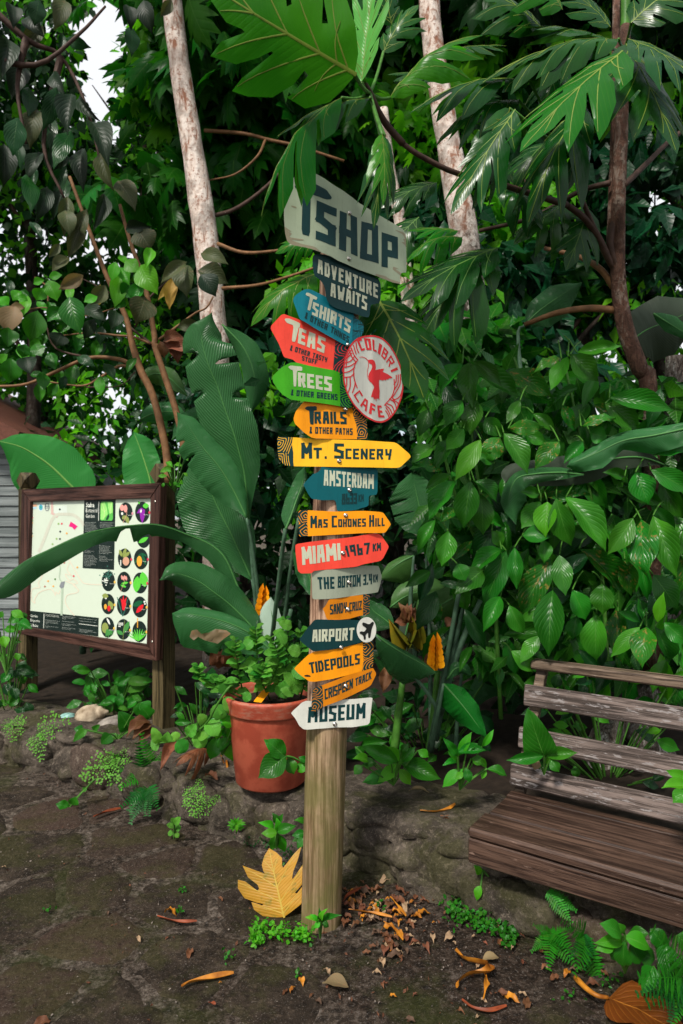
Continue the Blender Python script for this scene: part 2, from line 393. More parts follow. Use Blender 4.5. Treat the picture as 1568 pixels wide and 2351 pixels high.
def stone_mat(name, c, moss=.4):
    s = NT(name); p = s.n('NewGeometry').outputs['Position']; oi = s.n('ObjectInfo').outputs['Random']
    a = s.noise(p, 7, 9, .72); b = s.noise(p, 46, 8, .78); d = s.noise(p, 150, 3, .8)
    col = s.ramp(a, [(.36, mul(c, .35)), (.47, mul(c, .8)), (.55, mul(c, 1.3)), (.64, mul(c, 1.9))]); col = s.mix(s.math('MULTIPLY', oi, .6), col, mul(c, .6)); col = s.mix(s.ramp(oi, [(.78, 0), (.9, .45)]), col, (.085, .05, .038))
    col = s.mix(s.ramp(b, [(.54, 0), (.62, .75)]), col, mul(c, 2.6)); col = s.mix(s.ramp(b, [(.36, .85), (.45, 0)]), col, mul(c, .2)); col = s.mix(s.ramp(d, [(.6, 0), (.66, .6)]), col, (.22, .19, .17))
    mz = s.noise(p, 2.6, 7, .7); col = s.mix(s.math('MULTIPLY', s.ramp(mz, [(.47, 0), (.56, 1)]), moss), col, s.mix(b, (.012, .014, .003), (.075, .078, .018)))
    s.set(Base_Color=col, Roughness=.8, Specular_IOR_Level=.1); s.bump(s.math('ADD', a, s.math('MULTIPLY', b, .7)), 1.0, .02)
    return s.mat
MT['ground'] = ground_mat(); MT['cobble'] = stone_mat('cobble_stone', (.036, .026, .019), .4)
MT['ledge'] = stone_mat('ledge_rock', (.082, .066, .052), .5)
MT['soil'] = plain('dark_soil', (.018, .012, .008), .9, 20, .4, .6)

def ground_h(x, y):
    r_ = math.hypot(x, y - 3)
    h = .012 * noise.noise(Vector((x * 1.7, y * 1.7, 0))) + .006 * noise.noise(Vector((x * 6, y * 6, 3)))
    return h * max(0, 1 - r_ / 9)
def build_ground():
    m = M3(); xs = list(np.linspace(-3.2, 3.2, 110)); ys = list(np.linspace(.8, 5.2, 80))
    xs = [-150, -40, -12, -6] + xs + [6, 12, 40, 150]; ys = [-150, -40, -10, -2] + ys + [8, 14, 40, 150]
    vs = [(x, y, ground_h(x, y)) for y in ys for x in xs]; nx = len(xs)
    fs = [(j * nx + i, j * nx + i + 1, (j + 1) * nx + i + 1, (j + 1) * nx + i) for j in range(len(ys) - 1) for i in range(nx - 1)]
    m.add(vs, fs); g = m.obj('ground', MT['ground']); g['kind'] = 'structure'; PW[g] = Matrix.Identity(4)
    # cobbles: relaxed Voronoi cells
    rg = random.Random(3); P = []
    tries = 0
    while len(P) < 210 and tries < 9000:
        tries += 1; x, y = rg.uniform(-2.6, 1.9), rg.uniform(1.75, 4.4)
        if y > ledge_at(x) + .1: continue
        md = .27 + .22 * noise.noise(Vector((x, y, 0)))
        if all((x - a) ** 2 + (y - b) ** 2 > md * md for a, b in P): P.append((x, y))
    for i, (x, y) in enumerate(P):
        if y > ledge_at(x) - .03: continue
        if x > -.25 and y > 2.15 and not (x < .05 and y < 2.35): continue      # bare earth by the post and bench
        cell = [(x - .3, y - .3), (x + .3, y - .3), (x + .3, y + .3), (x - .3, y + .3)]
        for j, (a, b) in enumerate(P):
            if j == i or (a - x) ** 2 + (b - y) ** 2 > .8: continue
            mx, my = (a + x) / 2, (b + y) / 2; nx_, ny_ = a - x, b - y; L = math.hypot(nx_, ny_); nx_ /= L; ny_ /= L
            mx -= nx_ * .014; my -= ny_ * .014
            out = []
            for k in range(len(cell)):
                p, q = cell[k], cell[(k + 1) % len(cell)]
                dp = (p[0] - mx) * nx_ + (p[1] - my) * ny_; dq = (q[0] - mx) * nx_ + (q[1] - my) * ny_
                if dp <= 0: out.append(p)
                if dp * dq < 0: t = dp / (dp - dq); out.append((p[0] + (q[0] - p[0]) * t, p[1] + (q[1] - p[1]) * t))
            cell = out
            if len(cell) < 3: break
        if len(cell) < 3: continue
        poly = chaikin(cell, 3, .17)
        poly = [(px + .03 * noise.noise(Vector((px * 9, py * 9, 1))), py + .03 * noise.noise(Vector((px * 14, py * 14, 7)))) for px, py in poly]
        cx = sum(p[0] for p in poly) / len(poly); cy = sum(p[1] for p in poly) / len(poly); hh = rg.uniform(.002, .006)
        mm = M3(); vs = []; n = len(poly)
        for k, (sc_, z) in enumerate(((1.0, -.006), (.95, hh * .3), (.85, hh * .8), (.5, hh * 1.1))):
            for px, py in poly:
                qx, qy = cx + (px - cx) * sc_, cy + (py - cy) * sc_
                vs.append((qx - cx, qy - cy, ground_h(qx, qy) + z + .007 * noise.noise(Vector((qx * 11, qy * 11, 0)))))
        vs.append((0, 0, ground_h(cx, cy) + hh * 1.15))
        fs = [(k * n + i2, k * n + (i2 + 1) % n, (k + 1) * n + (i2 + 1) % n, (k + 1) * n + i2) for k in range(3) for i2 in range(n)]
        fs += [(3 * n + i2, 3 * n + (i2 + 1) % n, 4 * n) for i2 in range(n)]
        mm.add(vs, fs); me = mm.mesh('cobble', MT['cobble'])
        obj('cobble', me, g, Matrix.Translation((cx, cy, 0)))
    return g
ground = build_ground()

def ledge_h(x): return .25 + .02 * math.sin(x * 3.1)
def build_ledge():
    m = M3(); N = 190; pts = []
    for (a, b), (c, d) in zip(LEDGE, LEDGE[1:]):
        L = math.hypot(c - a, d - b); k = max(2, int(L / .028)) if -3.5 < a < 2.5 else max(2, int(L / .3))
        for i in range(k): pts.append((a + (c - a) * i / k, b + (d - b) * i / k))
    pts.append(LEDGE[-1])
    bx, by = .566, .824
    prof = [(-.03, -.03)] + [(-.012 + .03 * t, .015 + .2 * t) for t in np.linspace(0, 1, 13)] + [(.03, .228), (.045, .24), (.065, .247)] + [(.09 + .03 * k, .25) for k in range(12)] + [(.52, .235), (.7, .24), (1.0, .26), (1.6, .3), (3.0, .35), (7, .4), (20, .4)]
    vs = []
    for i, (x, y) in enumerate(pts):
        for (o, z) in prof:
            if z > .03: z = z * ledge_h(x) / .25
            q = Vector((x + bx * o, y + by * o, z)); k = 1 if o < .6 else 0
            big = noise.noise(Vector((q.x * 2.6, q.y * 2.6, z * 3))) * .07; cells = noise.cell(Vector((q.x * 4.2, q.y * 4.2, z * 5))) if False else 0
            vd = noise.voronoi(Vector((q.x * 4.2, q.y * 4.2, z * 6 + 1)))[0]; blk = abs(noise.noise(Vector((q.x * 5.5, q.y * 5.5, z * 8)))) * .05 - max(0, .16 - (vd[1] - vd[0])) * .28; f = noise.noise(q * 19) * .02 + noise.noise(q * 45) * .010
            off = (big + blk + f) * k
            q = q + Vector((-bx, -by, 0)) * off * (1 if z < .23 * ledge_h(x) / .25 else .3) + Vector((0, 0, 1)) * ((big * .35 + f * .8) * (1 if z > .2 else .1))
            vs.append(q)
    n = len(prof); fs = [(i * n + j + 1, i * n + j, (i + 1) * n + j, (i + 1) * n + j + 1) for i in range(len(pts) - 1) for j in range(n - 1)]
    m.add(vs, [f[::-1] for f in fs]); m.m = [1 if (k % (n - 1)) > n - 8 else 0 for k in range(len(m.f))]; o = m.obj('ledge_wall', [MT['ledge'], MT['soil']])
    tag(o, 'low mossy rock and mortar ledge running behind the signpost and under the bench', 'stone ledge'); PW[o] = Matrix.Identity(4)
    rg = random.Random(5)
    def rock(c, r_, seed):
        bm = bmesh.new(); bmesh.ops.create_icosphere(bm, subdivisions=3, radius=1)
        for v in bm.verts:
            p = v.co.copy(); k = 1 + .28 * noise.noise(p * 1.3 + Vector((seed, 0, 0))) + .10 * noise.noise(p * 4 + Vector((0, seed, 0)))
            p = Vector([math.copysign(abs(t) ** .72, t) for t in p]); v.co = Vector((p.x * r_[0], p.y * r_[1], p.z * r_[2])) * k
        me = bpy.data.meshes.new('stone'); bm.to_mesh(me); bm.free(); me.materials.append(MT['ledge'])
        for q in me.polygons: q.use_smooth = True
        obj('stone', me, o, Matrix.Translation(c) @ Matrix.Rotation(R(-34) + rg.uniform(-.2, .2), 4, 'Z'))
    # stones that stand out of the face (picture position, height, sizes)
    for (px, py, z, s_) in ((950, 1985, .10, (.10, .06, .085)), (1035, 2010, .11, (.13, .06, .10)), (858, 1945, .15, (.09, .05, .07)), (875, 2040, .05, (.09, .05, .05)), (1130, 2075, .07, (.12, .06, .08)),
                        (640, 1880, .10, (.12, .06, .10)), (565, 1850, .12, (.09, .06, .09)), (455, 1820, .11, (.14, .07, .11)), (330, 1800, .12, (.13, .07, .11)), (215, 1760, .13, (.17, .08, .12)), (90, 1715, .12, (.17, .08, .12)), (-20, 1690, .1, (.2, .08, .12)),
                        (1230, 2130, .07, (.15, .07, .09)), (1400, 2200, .06, (.14, .07, .08)), (700, 1900, .08, (.08, .05, .07)), (770, 1890, .12, (.1, .05, .09))):
        p = G(px, py, z); y = ledge_at(p.x); rock(Vector((p.x, y + .035, z)), s_, px)
    return o
ledge = build_ledge()

# ================================================================== signpost
post_wood = wood_mat('weathered_post_wood', (.19, .10, .062), (.42, .27, .18), (0, 0, 1), .9, .7, moss=(.105, .10, .028))
BASE = G(737, 2137) + Vector((0, .07, 0)); BASE.z = 0; BASE.x = (737 - 784) / F * BASE.y
PTOP = Vector((BASE.x + .078, BASE.y + .01, 2.66)); PR = .078
def axis_at(z): return BASE.lerp(PTOP, z / PTOP.z)
post = top('signpost', 'tall round wooden signpost with fifteen painted arrow boards and a round cafe sign', 'signpost', BASE)
m = M3()
pts = [axis_at(z) for z in np.linspace(-.05, 2.66, 15)]
vs = []; n = 44; Z = np.linspace(-.05, 2.66, 90)
for z in Z:
    c = axis_at(z)
    for j in range(n):
        an = 2 * math.pi * j / n; d = Vector((math.cos(an), math.sin(an), 0))
        g_ = noise.noise(Vector((math.cos(an) * 9, math.sin(an) * 9, z * .55))); crack = -.006 * max(0, noise.noise(Vector((math.cos(an) * 16, math.sin(an) * 16, z * .35 + 5))) - .28) * 6
        vs.append(c + d * (PR + .0022 * g_ + crack + .002 * math.sin(an * 2 + z)))
fs = [(i * n + j, i * n + (j + 1) % n, (i + 1) * n + (j + 1) % n, (i + 1) * n + j) for i in range(len(Z) - 1) for j in range(n)] + [tuple((len(Z) - 1) * n + j for j in range(n))]
m.add(vs, fs); m.obj('post', post_wood, post)

class Plate:
    "a thin painted metal plate fixed to the front of the post; works in picture units of the photograph"
    def __init__(s, name, zf, outline, yaw, layer, color, label, bend=.25, smooth=.2, shift=0.0):
        s.zf = zf; P = [zf(p) for p in outline]
        if smooth: P = chaikin(P, 2, smooth)
        s.out = P; cx = sum(p[0] for p in P) / len(P); cy = sum(p[1] for p in P) / len(P)
        z = CH - (cy - 1175.5) / F * 2.5; ax = axis_at(z)
        s.e = Vector((math.cos(R(yaw)), math.sin(R(yaw)), 0)); s.n = Vector((math.sin(R(yaw)), -math.cos(R(yaw)), 0))
        s.c = ax + s.n * (PR + layer); s.bend = bend; s.seed = cx * .37
        back = -.003
        V, T = region([P], slices=9)
        a = [s.to3(v, 0) for v in V]; b = [s.to3(v, back) for v in V]; k = len(a)
        mm = M3(); mm.add(a, [tuple(reversed(t)) for t in T], 0); mm.add(b, [tuple(t) for t in T], 1)
        cnt = {}
        for t in T:
            for i in range(len(t)):
                e_ = (t[i], t[(i + 1) % len(t)]); cnt[e_] = 1
        rim = [e_ for e_ in cnt if (e_[1], e_[0]) not in cnt]
        for i, j in rim: mm.add([a[i], a[j], b[j], b[i]], [(0, 1, 2, 3)], 1)
        s.o = mm.obj(name, [MT[color], MT['edge']], post, smooth=True); s.o['label'] = label
        for poly in s.o.data.polygons: poly.use_smooth = poly.material_index == 0 or False
    def to3(s, p, off):
        d = Vector(((p[0] - 784) / F, 1, -(p[1] - 1175.5) / F)); O = Vector((0, 0, CH)); c = s.c + s.n * off
        t = (c - O).dot(s.n) / d.dot(s.n); X = O + d * t
        k = math.floor(p[0] / 9) * 9; f = (p[0] - k) / 9
        return X + s.n * (s.curve(k) * (1 - f) + s.curve(k + 9) * f)
    def curve(s, px):
        "how far the plate is bent off its plane along its length"
        d = Vector(((px - 784) / F, 1, 0)); O = Vector((0, 0, s.c.z)); u = (O + d * ((s.c - O).dot(s.n) / d.dot(s.n)) - s.c).dot(s.e)
        return -s.bend * u * u + .005 * noise.noise(Vector((u * 10 + s.seed, 0, 0))) + .002 * noise.noise(Vector((u * 26 + s.seed, 0, 4)))
    def ink(s, name, polys, color, off, clip=None, holes=None, clip2=None):
        V, T = region(polys, clip, 9, holes, clip2=clip2)
        mm = M3(); used = sorted({i for t in T for i in t}); ix = {v: k for k, v in enumerate(used)}
        if not used: return
        mm.add([s.to3(V[i], off) for i in used], [tuple(reversed([ix[i] for i in t])) for t in T])
        return mm.obj(name, MT[color], s.o)
    def text(s, lines, color):
        polys = []
        for ln in lines:
            if isinstance(ln[0], str):
                q = [s.zf(p) for p in ln[1]]; polys += lettering(ln[0], q, *(ln[2:] if len(ln) > 2 else ()))
            else: polys.append(chaikin([s.zf(p) for p in ln], 1, .12))
        s.ink('lettering', polys, color, .0008)
    def poly(s, name, P, color, off=.0005, sm=.15): s.ink(name, [chaikin([s.zf(p) for p in q], 1, sm) if sm else [s.zf(p) for p in q] for q in P], color, off, clip=[s.out])
    def contour(s, P, dark, line, seed, w=1.25, straight=False):
        "dark end panel with hand-drawn contour lines"
        Q = [s.zf(p) for p in P]; s.ink('end_panel', [Q], dark, .0005, clip=[s.out])
        x0 = min(p[0] for p in Q); x1 = max(p[0] for p in Q); y0 = min(p[1] for p in Q); y1 = max(p[1] for p in Q); rg = random.Random(seed); st = []
        if straight:
            y = y0
            k = 0
            while y < y1 + 30:
                for j in range(4): st += stroke([(x0, y + j * 3.2 + k % 2 * 2), (x0 + (x1 - x0) * (.5 if k % 2 else 1), y + j * 3.2 + 6)], w)
                for j in range(4):
                    xx = x0 + (x1 - x0) * (.55 if k % 2 else .1) + j * 3.4; st += stroke([(xx, y + 3), (xx - 1, y + 14)], w)
                y += 15; k += 1
        else:
            cs = [(rg.uniform(x0, x1), y0 + (y1 - y0) * f) for f in ((.25, .8) if y1 - y0 > 22 else (.5,))]
            for ci, (cx, cy) in enumerate(cs):
                for r_ in range(1, 7):
                    rad = r_ * 6.6 - 2.5
                    L = [(cx + rad * (1 + .28 * math.sin(a * 2 + seed + ci)) * math.cos(a), cy + rad * .9 * (1 + .22 * math.sin(a * 3 + seed * 2 + r_ * .25)) * math.sin(a)) for a in np.linspace(0, 2 * math.pi, 22)[:-1]]
                    # keep only points nearer to this centre
                    for a, b in zip(L, L[1:] + L[:1]):
                        mx, my = (a[0] + b[0]) / 2, (a[1] + b[1]) / 2
                        if all((mx - q[0]) ** 2 + (my - q[1]) ** 2 >= (mx - cx) ** 2 + (my - cy) ** 2 + 40 for q in cs if q != (cx, cy)): st.append(bar(a, b, w, True))
        s.ink('contour_lines', st, line, .0009, clip=[Q], clip2=[s.out])
    def screw(s, p, off=.001):
        c = s.to3(s.zf(p), off); m_ = M3()
        up = s.n; ax = s.e; lathe(m_, c, [(.0088, -.001), (.0085, .0015), (.0065, .0015), (.0062, .004), (.0045, .0062), (.002, .0066), (.0019, .0052), (.0001, .005)], 14, up=up, ax=ax)
        m_.obj('screw', MT['screw'], s.o)

p = Plate('shop_sign', ZA, [(405, 60), (480, 70), (545, 95), (640, 150), (770, 238), (940, 358), (1090, 460), (1190, 512), (1300, 575), (1385, 625), (1412, 670), (1420, 1035), (1368, 1038), (1350, 1070), (1355, 1148), (1270, 1130), (1100, 1065), (900, 990), (760, 930), (690, 885), (600, 850), (470, 800), (320, 762), (283, 730), (262, 650), (252, 500), (253, 400), (300, 200), (360, 90)], 36, .030, 'sage', 'large pale sage board reading TSHOP at the top of the post', .12, .12)
for q_ in [[(255, 585), (330, 640), (285, 632), (330, 655), (300, 690), (435, 715), (430, 728), (310, 712), (420, 760), (530, 790), (600, 850), (470, 802), (320, 765), (283, 732), (258, 640)], [(322, 385), (365, 398), (375, 416), (350, 408), (322, 398)], [(1290, 625), (1385, 650), (1412, 672), (1415, 800), (1400, 770), (1362, 745), (1400, 745), (1378, 712), (1405, 715), (1380, 670)], [(1282, 978), (1345, 1005), (1300, 1000), (1375, 1050), (1350, 1060), (1280, 1010)], [(1110, 1050), (1210, 1070), (1240, 1095), (1350, 1130), (1352, 1148), (1270, 1130), (1110, 1068)]]: p.poly('grain_mark', [q_], 'beige')
p.text([[(350, 215), (385, 122), (520, 182), (645, 248), (695, 318), (690, 335), (640, 340), (500, 288), (495, 320), (488, 690), (414, 662), (425, 250)],
        ('S', [(550, 348), (738, 420), (730, 795), (540, 725)], .21), ('H', [(765, 440), (940, 512), (940, 885), (762, 815)], .19), ('O', [(980, 545), (1138, 590), (1140, 960), (968, 900)], .17), ('P', [(1172, 650), (1328, 695), (1330, 1015), (1170, 985)], .2)], 'dark')
p.screw((856, 908)); p.screw((862, 472))
p = Plate('adventure_sign', ZA, [(525, 865), (600, 858), (690, 880), (800, 935), (900, 985), (1080, 1070), (1140, 1100), (1165, 1150), (1160, 1330), (1100, 1340), (1062, 1350), (1055, 1440), (1040, 1475), (900, 1430), (760, 1390), (690, 1350), (645, 1300), (632, 1180), (590, 1110), (530, 1070), (515, 980), (512, 900)], 36, .019, 'dark', 'dark green board reading ADVENTURE AWAITS, hung under the top board', .15)
p.text([('ADVENTURE', [(562, 905), (1135, 1152), (1135, 1288), (560, 1040)], .19, .3), ('AWAITS', [(688, 1132), (1030, 1268), (1026, 1402), (684, 1262)], .19, .28)], 'cream')
p.screw((867, 1190))
p = Plate('tshirts_sign', ZB, [(328, -37), (460, -129), (640, -40), (700, 10), (900, 110), (905, 150), (997, 220), (990, 330), (880, 420), (850, 440), (720, 375), (600, 300), (500, 240), (430, 195), (395, 175), (365, 80)], 34, .010, 'teal', 'teal blue arrow board reading TSHIRTS and OTHER THINGS, pointing left', .22)
p.contour([(903, 100), (1000, 180), (1000, 330), (885, 425)], 'dark', 'teal', 1, 1.4, True)
p.text([[(448, -60), (455, -78), (480, -76), (562, -34), (552, -8), (520, -22), (492, 97), (464, 85), (492, -36), (455, -52)], ('SHIRTS', [(522, 5), (880, 185), (865, 312), (508, 130)], .2, .2)], 'cream')
p.text([('& OTHER THINGS', [(450, 106), (865, 346), (855, 404), (438, 165)], .2, .25)], 'dark')
p.screw((850, 423))
p = Plate('teas_sign', ZB, [(120, 243), (237, 115), (390, 178), (560, 262), (730, 372), (862, 452), (850, 480), (800, 600), (795, 700), (700, 668), (500, 625), (360, 588), (330, 560), (248, 535), (205, 410)], 30, .0045, 'red', 'coral red arrow board reading TEAS and OTHER TASTY STUFF, pointing left', .2, .1)
p.contour([(729, 365), (880, 450), (800, 715), (703, 670)], 'dark', 'crimson', 2, 1.4)
p.text([[(255, 175), (262, 163), (300, 165), (398, 213), (395, 252), (385, 248), (352, 393), (320, 383), (338, 232), (275, 205)], ('EAS', [(388, 252), (638, 362), (622, 506), (375, 402)], .2, .22)], 'cream')
p.text([('& OTHER TASTY', [(312, 420), (655, 546), (645, 592), (302, 470)], .21, .25), ('STUFF', [(418, 524), (558, 566), (550, 612), (413, 568)], .21, .25)], 'dark')
p = Plate('trees_sign', ZB, [(143, 730), (160, 700), (230, 630), (310, 588), (360, 588), (500, 625), (700, 665), (765, 690), (830, 715), (870, 900), (885, 1025), (860, 1030), (770, 1012), (620, 985), (440, 962), (310, 945), (240, 900), (190, 840), (150, 775)], 30, .011, 'green', 'bright green arrow board reading TREES and OTHER GREENS, pointing left', .2, .12)
p.contour([(766, 680), (900, 700), (900, 1040), (775, 1015)], 'dark', 'green', 5, 1.4)
p.text([[(285, 632), (308, 616), (418, 630), (418, 670), (368, 668), (362, 820), (338, 818), (332, 662), (308, 655)], ('REES', [(375, 682), (692, 732), (690, 870), (380, 820)], .2, .2)], 'cream')
p.text([('& OTHER GREENS', [(316, 846), (745, 896), (745, 954), (311, 902)], .2, .25)], 'dark')
p = Plate('trails_sign', ZB, [(330, 1130), (350, 1060), (410, 985), (435, 962), (620, 985), (770, 1012), (868, 1030), (882, 1000), (1000, 1090), (1022, 1120), (1036, 1328), (935, 1326), (700, 1325), (510, 1317), (420, 1255), (345, 1180)], 26, .0055, 'orange', 'orange arrow board reading TRAILS and OTHER PATHS, pointing left', .2, .12)
p.contour([(888, 1000), (1050, 1080), (1050, 1335), (935, 1330), (930, 1200), (900, 1100)], 'dark', 'orange', 3, 1.2)
p.text([[(437, 1030), (460, 1010), (552, 1010), (552, 1050), (524, 1052), (522, 1187), (488, 1182), (480, 1052), (455, 1045)], ('RAILS', [(528, 1060), (832, 1062), (838, 1184), (530, 1178)], .2, .2)], 'dark')
p.text([('& OTHER PATHS', [(484, 1205), (893, 1222), (893, 1286), (483, 1270)], .2, .25)], 'dark')
p.screw((828, 1040), .006)
# round cafe sign
CO = [(1000, 337), (1080, 330), (1175, 350), (1262, 430), (1340, 560), (1385, 690), (1393, 810), (1375, 930), (1325, 1050), (1255, 1135), (1180, 1172), (1100, 1165), (1000, 1105), (900, 1005), (835, 890), (803, 780), (798, 650), (820, 530), (868, 420), (930, 360)]
p = Plate('cafe_sign', ZB, CO, 45, .040, 'white', 'round white and red sign reading COLIBRI CAFE with a red hummingbird', .1, .2)
inner = [ZB((1096 + (x - 1096) * .955, 752 + (y - 752) * .96)) for x, y in CO]
p.ink('red_border', [p.out], 'crimson', .0006, holes=[chaikin(inner, 2, .2)])
def cf(x, y): return (1096 + 297 * x - 55 * y, 751 + 50 * x - 420 * y)
def cpoly(P): return [ZB(cf(*q)) for q in P]
def pol(a, r_): return (r_ * math.cos(R(a)), r_ * math.sin(R(a)))
red = []
for ch, a, w in zip('COLIBRI', (110, 93, 78, 65.5, 53, 37, 22), (12, 13, 11, 6, 12, 12, 6)):
    q = [pol(a + w / 2, .93), pol(a - w / 2, .93), pol(a - w / 2, .66), pol(a + w / 2, .66)]
    if ch == 'I': q = [pol(a + 3, .93), pol(a - 3, .93), pol(a - 3.6, .66), pol(a + 3.6, .66)]
    red += lettering(ch, cpoly(q), .17 if ch != 'I' else .3)
for ch, a in zip('CAFE', (218, 237, 256, 276)):
    w = 14; q = [pol(a - w / 2, .60), pol(a + w / 2, .60), pol(a + w / 2, .88), pol(a - w / 2, .88)]
    red += lettering(ch, cpoly(q), .18)
def arcs(L, w=2.5):
    for P in L: red.extend(stroke([ZB(q) for q in catmull2(P)], w))
def catmull2(P, k=4): return [(v.x, v.y) for v in catmull([Vector((a, b, 0)) for a, b in P], (len(P) - 1) * k)]
arcs([[(812, 560), (850, 540), (882, 505)], [(812, 600), (870, 580), (905, 540)], [(808, 640), (870, 625), (925, 590)], [(808, 690), (860, 678), (910, 640)], [(812, 735), (870, 728), (905, 700)],
      [(862, 480), (885, 540), (925, 590)], [(880, 455), (905, 520), (940, 568)], [(900, 430), (915, 480), (925, 510)], [(925, 400), (930, 450), (950, 498)], [(940, 565), (905, 640), (905, 740), (935, 835)],
      [(835, 740), (835, 800), (820, 850)], [(868, 735), (868, 820), (845, 890)], [(905, 740), (915, 800), (890, 880)], [(828, 640), (845, 530), (880, 470)]])
arcs([[(1358, 705), (1355, 800), (1310, 880), (1275, 930)], [(1338, 710), (1335, 790), (1300, 850)], [(1318, 715), (1315, 770), (1295, 800)], [(1295, 755), (1300, 830), (1270, 920), (1200, 1000)], [(1378, 850), (1350, 920), (1300, 945), (1270, 920)],
      [(1250, 940), (1300, 975), (1322, 1035)], [(1285, 950), (1330, 975), (1345, 1000)], [(1225, 985), (1275, 1010), (1300, 1070)], [(1210, 1000), (1255, 1040), (1280, 1100)], [(1215, 1025), (1245, 1070), (1262, 1120)], [(1212, 1055), (1235, 1090), (1248, 1130)]])
p.ink('lettering', red, 'crimson', .0009, clip=[p.out])
bird = [(1035, 572), (1050, 566), (1075, 565), (1098, 578), (1110, 610), (1112, 640), (1108, 666), (1150, 656), (1195, 650), (1182, 682), (1230, 702), (1278, 733), (1272, 742), (1245, 745), (1235, 755), (1222, 752), (1212, 765), (1195, 758), (1185, 766), (1165, 760), (1145, 760), (1146, 810), (1153, 870), (1148, 955), (1140, 935), (1132, 945), (1124, 930), (1113, 968), (1106, 935), (1094, 952), (1086, 925), (1065, 925), (1078, 870), (1096, 828), (1075, 795), (1052, 765), (1043, 725), (1050, 695), (1066, 668), (1075, 640), (1074, 615), (1052, 600)]
P_ = [[ZB(q) for q in bird]] + stroke([ZB(q) for q in catmull2([(960, 543), (985, 540), (1015, 550), (1042, 575)])], 1.5) + stroke([ZB(q) for q in catmull2([(1042, 580), (1045, 620), (1035, 680), (1040, 740), (1062, 780)])], 1.1)
p.ink('hummingbird', P_, 'crimson', .0009, clip=[p.out])
p = Plate('scenery_sign', ZC, [(172, 10), (185, -5), (320, 0), (600, 20), (1000, 30), (1290, 48), (1325, 62), (1450, 165), (1458, 190), (1350, 288), (1310, 294), (1100, 290), (700, 285), (500, 281), (330, 278), (240, 268), (185, 200), (175, 100)], 14, .012, 'yellow', 'long yellow arrow board reading MT. SCENERY, pointing right', .16, .12)
p.contour([(150, -20), (322, -10), (312, 60), (326, 150), (325, 230), (332, 290), (150, 290)], 'dark', 'yellow', 4, 1.3)
p.text([('M', [(400, 52), (506, 52), (505, 206), (402, 206)], .2), ('T', [(518, 98), (596, 100), (596, 206), (520, 206)], .22), [(622, 183), (642, 183), (642, 208), (622, 208)], ('S', [(715, 60), (806, 60), (806, 210), (714, 206)], .19), ('CENERY', [(822, 108), (1270, 112), (1268, 216), (822, 210)], .19, .25)], 'dark')
p.screw((762, 230))
p = Plate('amsterdam_sign', ZC, [(423, 455), (440, 430), (510, 355), (560, 335), (577, 318), (590, 288), (617, 272), (800, 280), (1125, 298), (1136, 330), (1133, 550), (1050, 560), (1048, 660), (900, 702), (740, 710), (730, 620), (713, 602), (600, 605), (500, 590), (465, 540)], 22, .0045, 'deepteal', 'dark teal arrow board reading AMSTERDAM 8633 KM, pointing left', .2, .12)
p.text([('AMSTERDAM', [(616, 312), (1100, 358), (1098, 496), (616, 464)], .18, .22)], 'cream')
p.text([('8633', [(785, 542), (935, 534), (935, 640), (785, 646)], .2, .1), ('KM', [(950, 550), (1002, 546), (1002, 614), (950, 618)], .2, .2)], 'dark')
p.screw((863, 508))
p = Plate('hill_sign', ZC, [(373, 700), (465, 700), (740, 713), (1000, 705), (1150, 715), (1190, 725), (1255, 815), (1264, 837), (1212, 910), (1190, 918), (1000, 918), (700, 935), (465, 948), (380, 953), (376, 850)], 15, .006, 'orange', 'orange arrow board reading MAS COHONES HILL, pointing right', .2, .12)
p.contour([(360, 690), (462, 690), (458, 800), (464, 960), (360, 960)], 'dark', 'orange', 6, 1.2)
p.text([('M', [(486, 752), (551, 752), (551, 870), (488, 870)], .16), ('AS', [(558, 785), (652, 783), (652, 865), (558, 868)], .19, .2), ('C', [(690, 752), (742, 750), (742, 864), (690, 866)], .16), ('OHONES', [(752, 785), (1018, 777), (1018, 857), (752, 862)], .19, .22), ('H', [(1050, 745), (1098, 745), (1098, 856), (1050, 859)], .15), ('ILL', [(1110, 776), (1204, 770), (1203, 851), (1110, 856)], .18, .25)], 'dark')
p.screw((825, 750))
p = Plate('miami_sign', ZC, [(347, 1025), (500, 1000), (900, 955), (1080, 920), (1130, 922), (1170, 940), (1240, 1038), (1243, 1055), (1190, 1160), (1160, 1186), (1000, 1215), (930, 1240), (700, 1262), (522, 1280), (500, 1303), (400, 1306), (370, 1280), (348, 1100)], 20, .011, 'red', 'coral red arrow board reading MIAMI 1967 KM, pointing right', .2, .12)
p.text([('MIAMI', [(400, 1050), (766, 1013), (776, 1176), (412, 1228)], .2, .14)], 'cream')
p.text([('1967', [(810, 1040), (1056, 1006), (1052, 1120), (838, 1146)], .2, .25), ('KM', [(1085, 1020), (1168, 1008), (1168, 1085), (1085, 1096)], .22, .2)], 'dark')
p.screw((798, 1110))
p = Plate('bottom_sign', ZC, [(510, 1300), (525, 1280), (700, 1265), (930, 1245), (1000, 1230), (1165, 1235), (1180, 1260), (1211, 1345), (1165, 1486), (1150, 1492), (900, 1520), (700, 1545), (540, 1556), (515, 1546)], 24, .005, 'grey_sage', 'faded grey green board reading THE BOTTOM 3.4 KM, pointing right', .9, .12)
p.text([('THE', [(560, 1340), (715, 1334), (715, 1450), (570, 1460)], .19, .2), ('BOTTOM', [(748, 1330), (980, 1315), (978, 1430), (745, 1442)], .17, .12), ('3.4', [(1005, 1318), (1098, 1308), (1098, 1410), (1003, 1420)], .18, .2), ('KM', [(1108, 1320), (1163, 1316), (1160, 1392), (1108, 1398)], .2, .2)], 'dark')
p.screw((860, 1390))
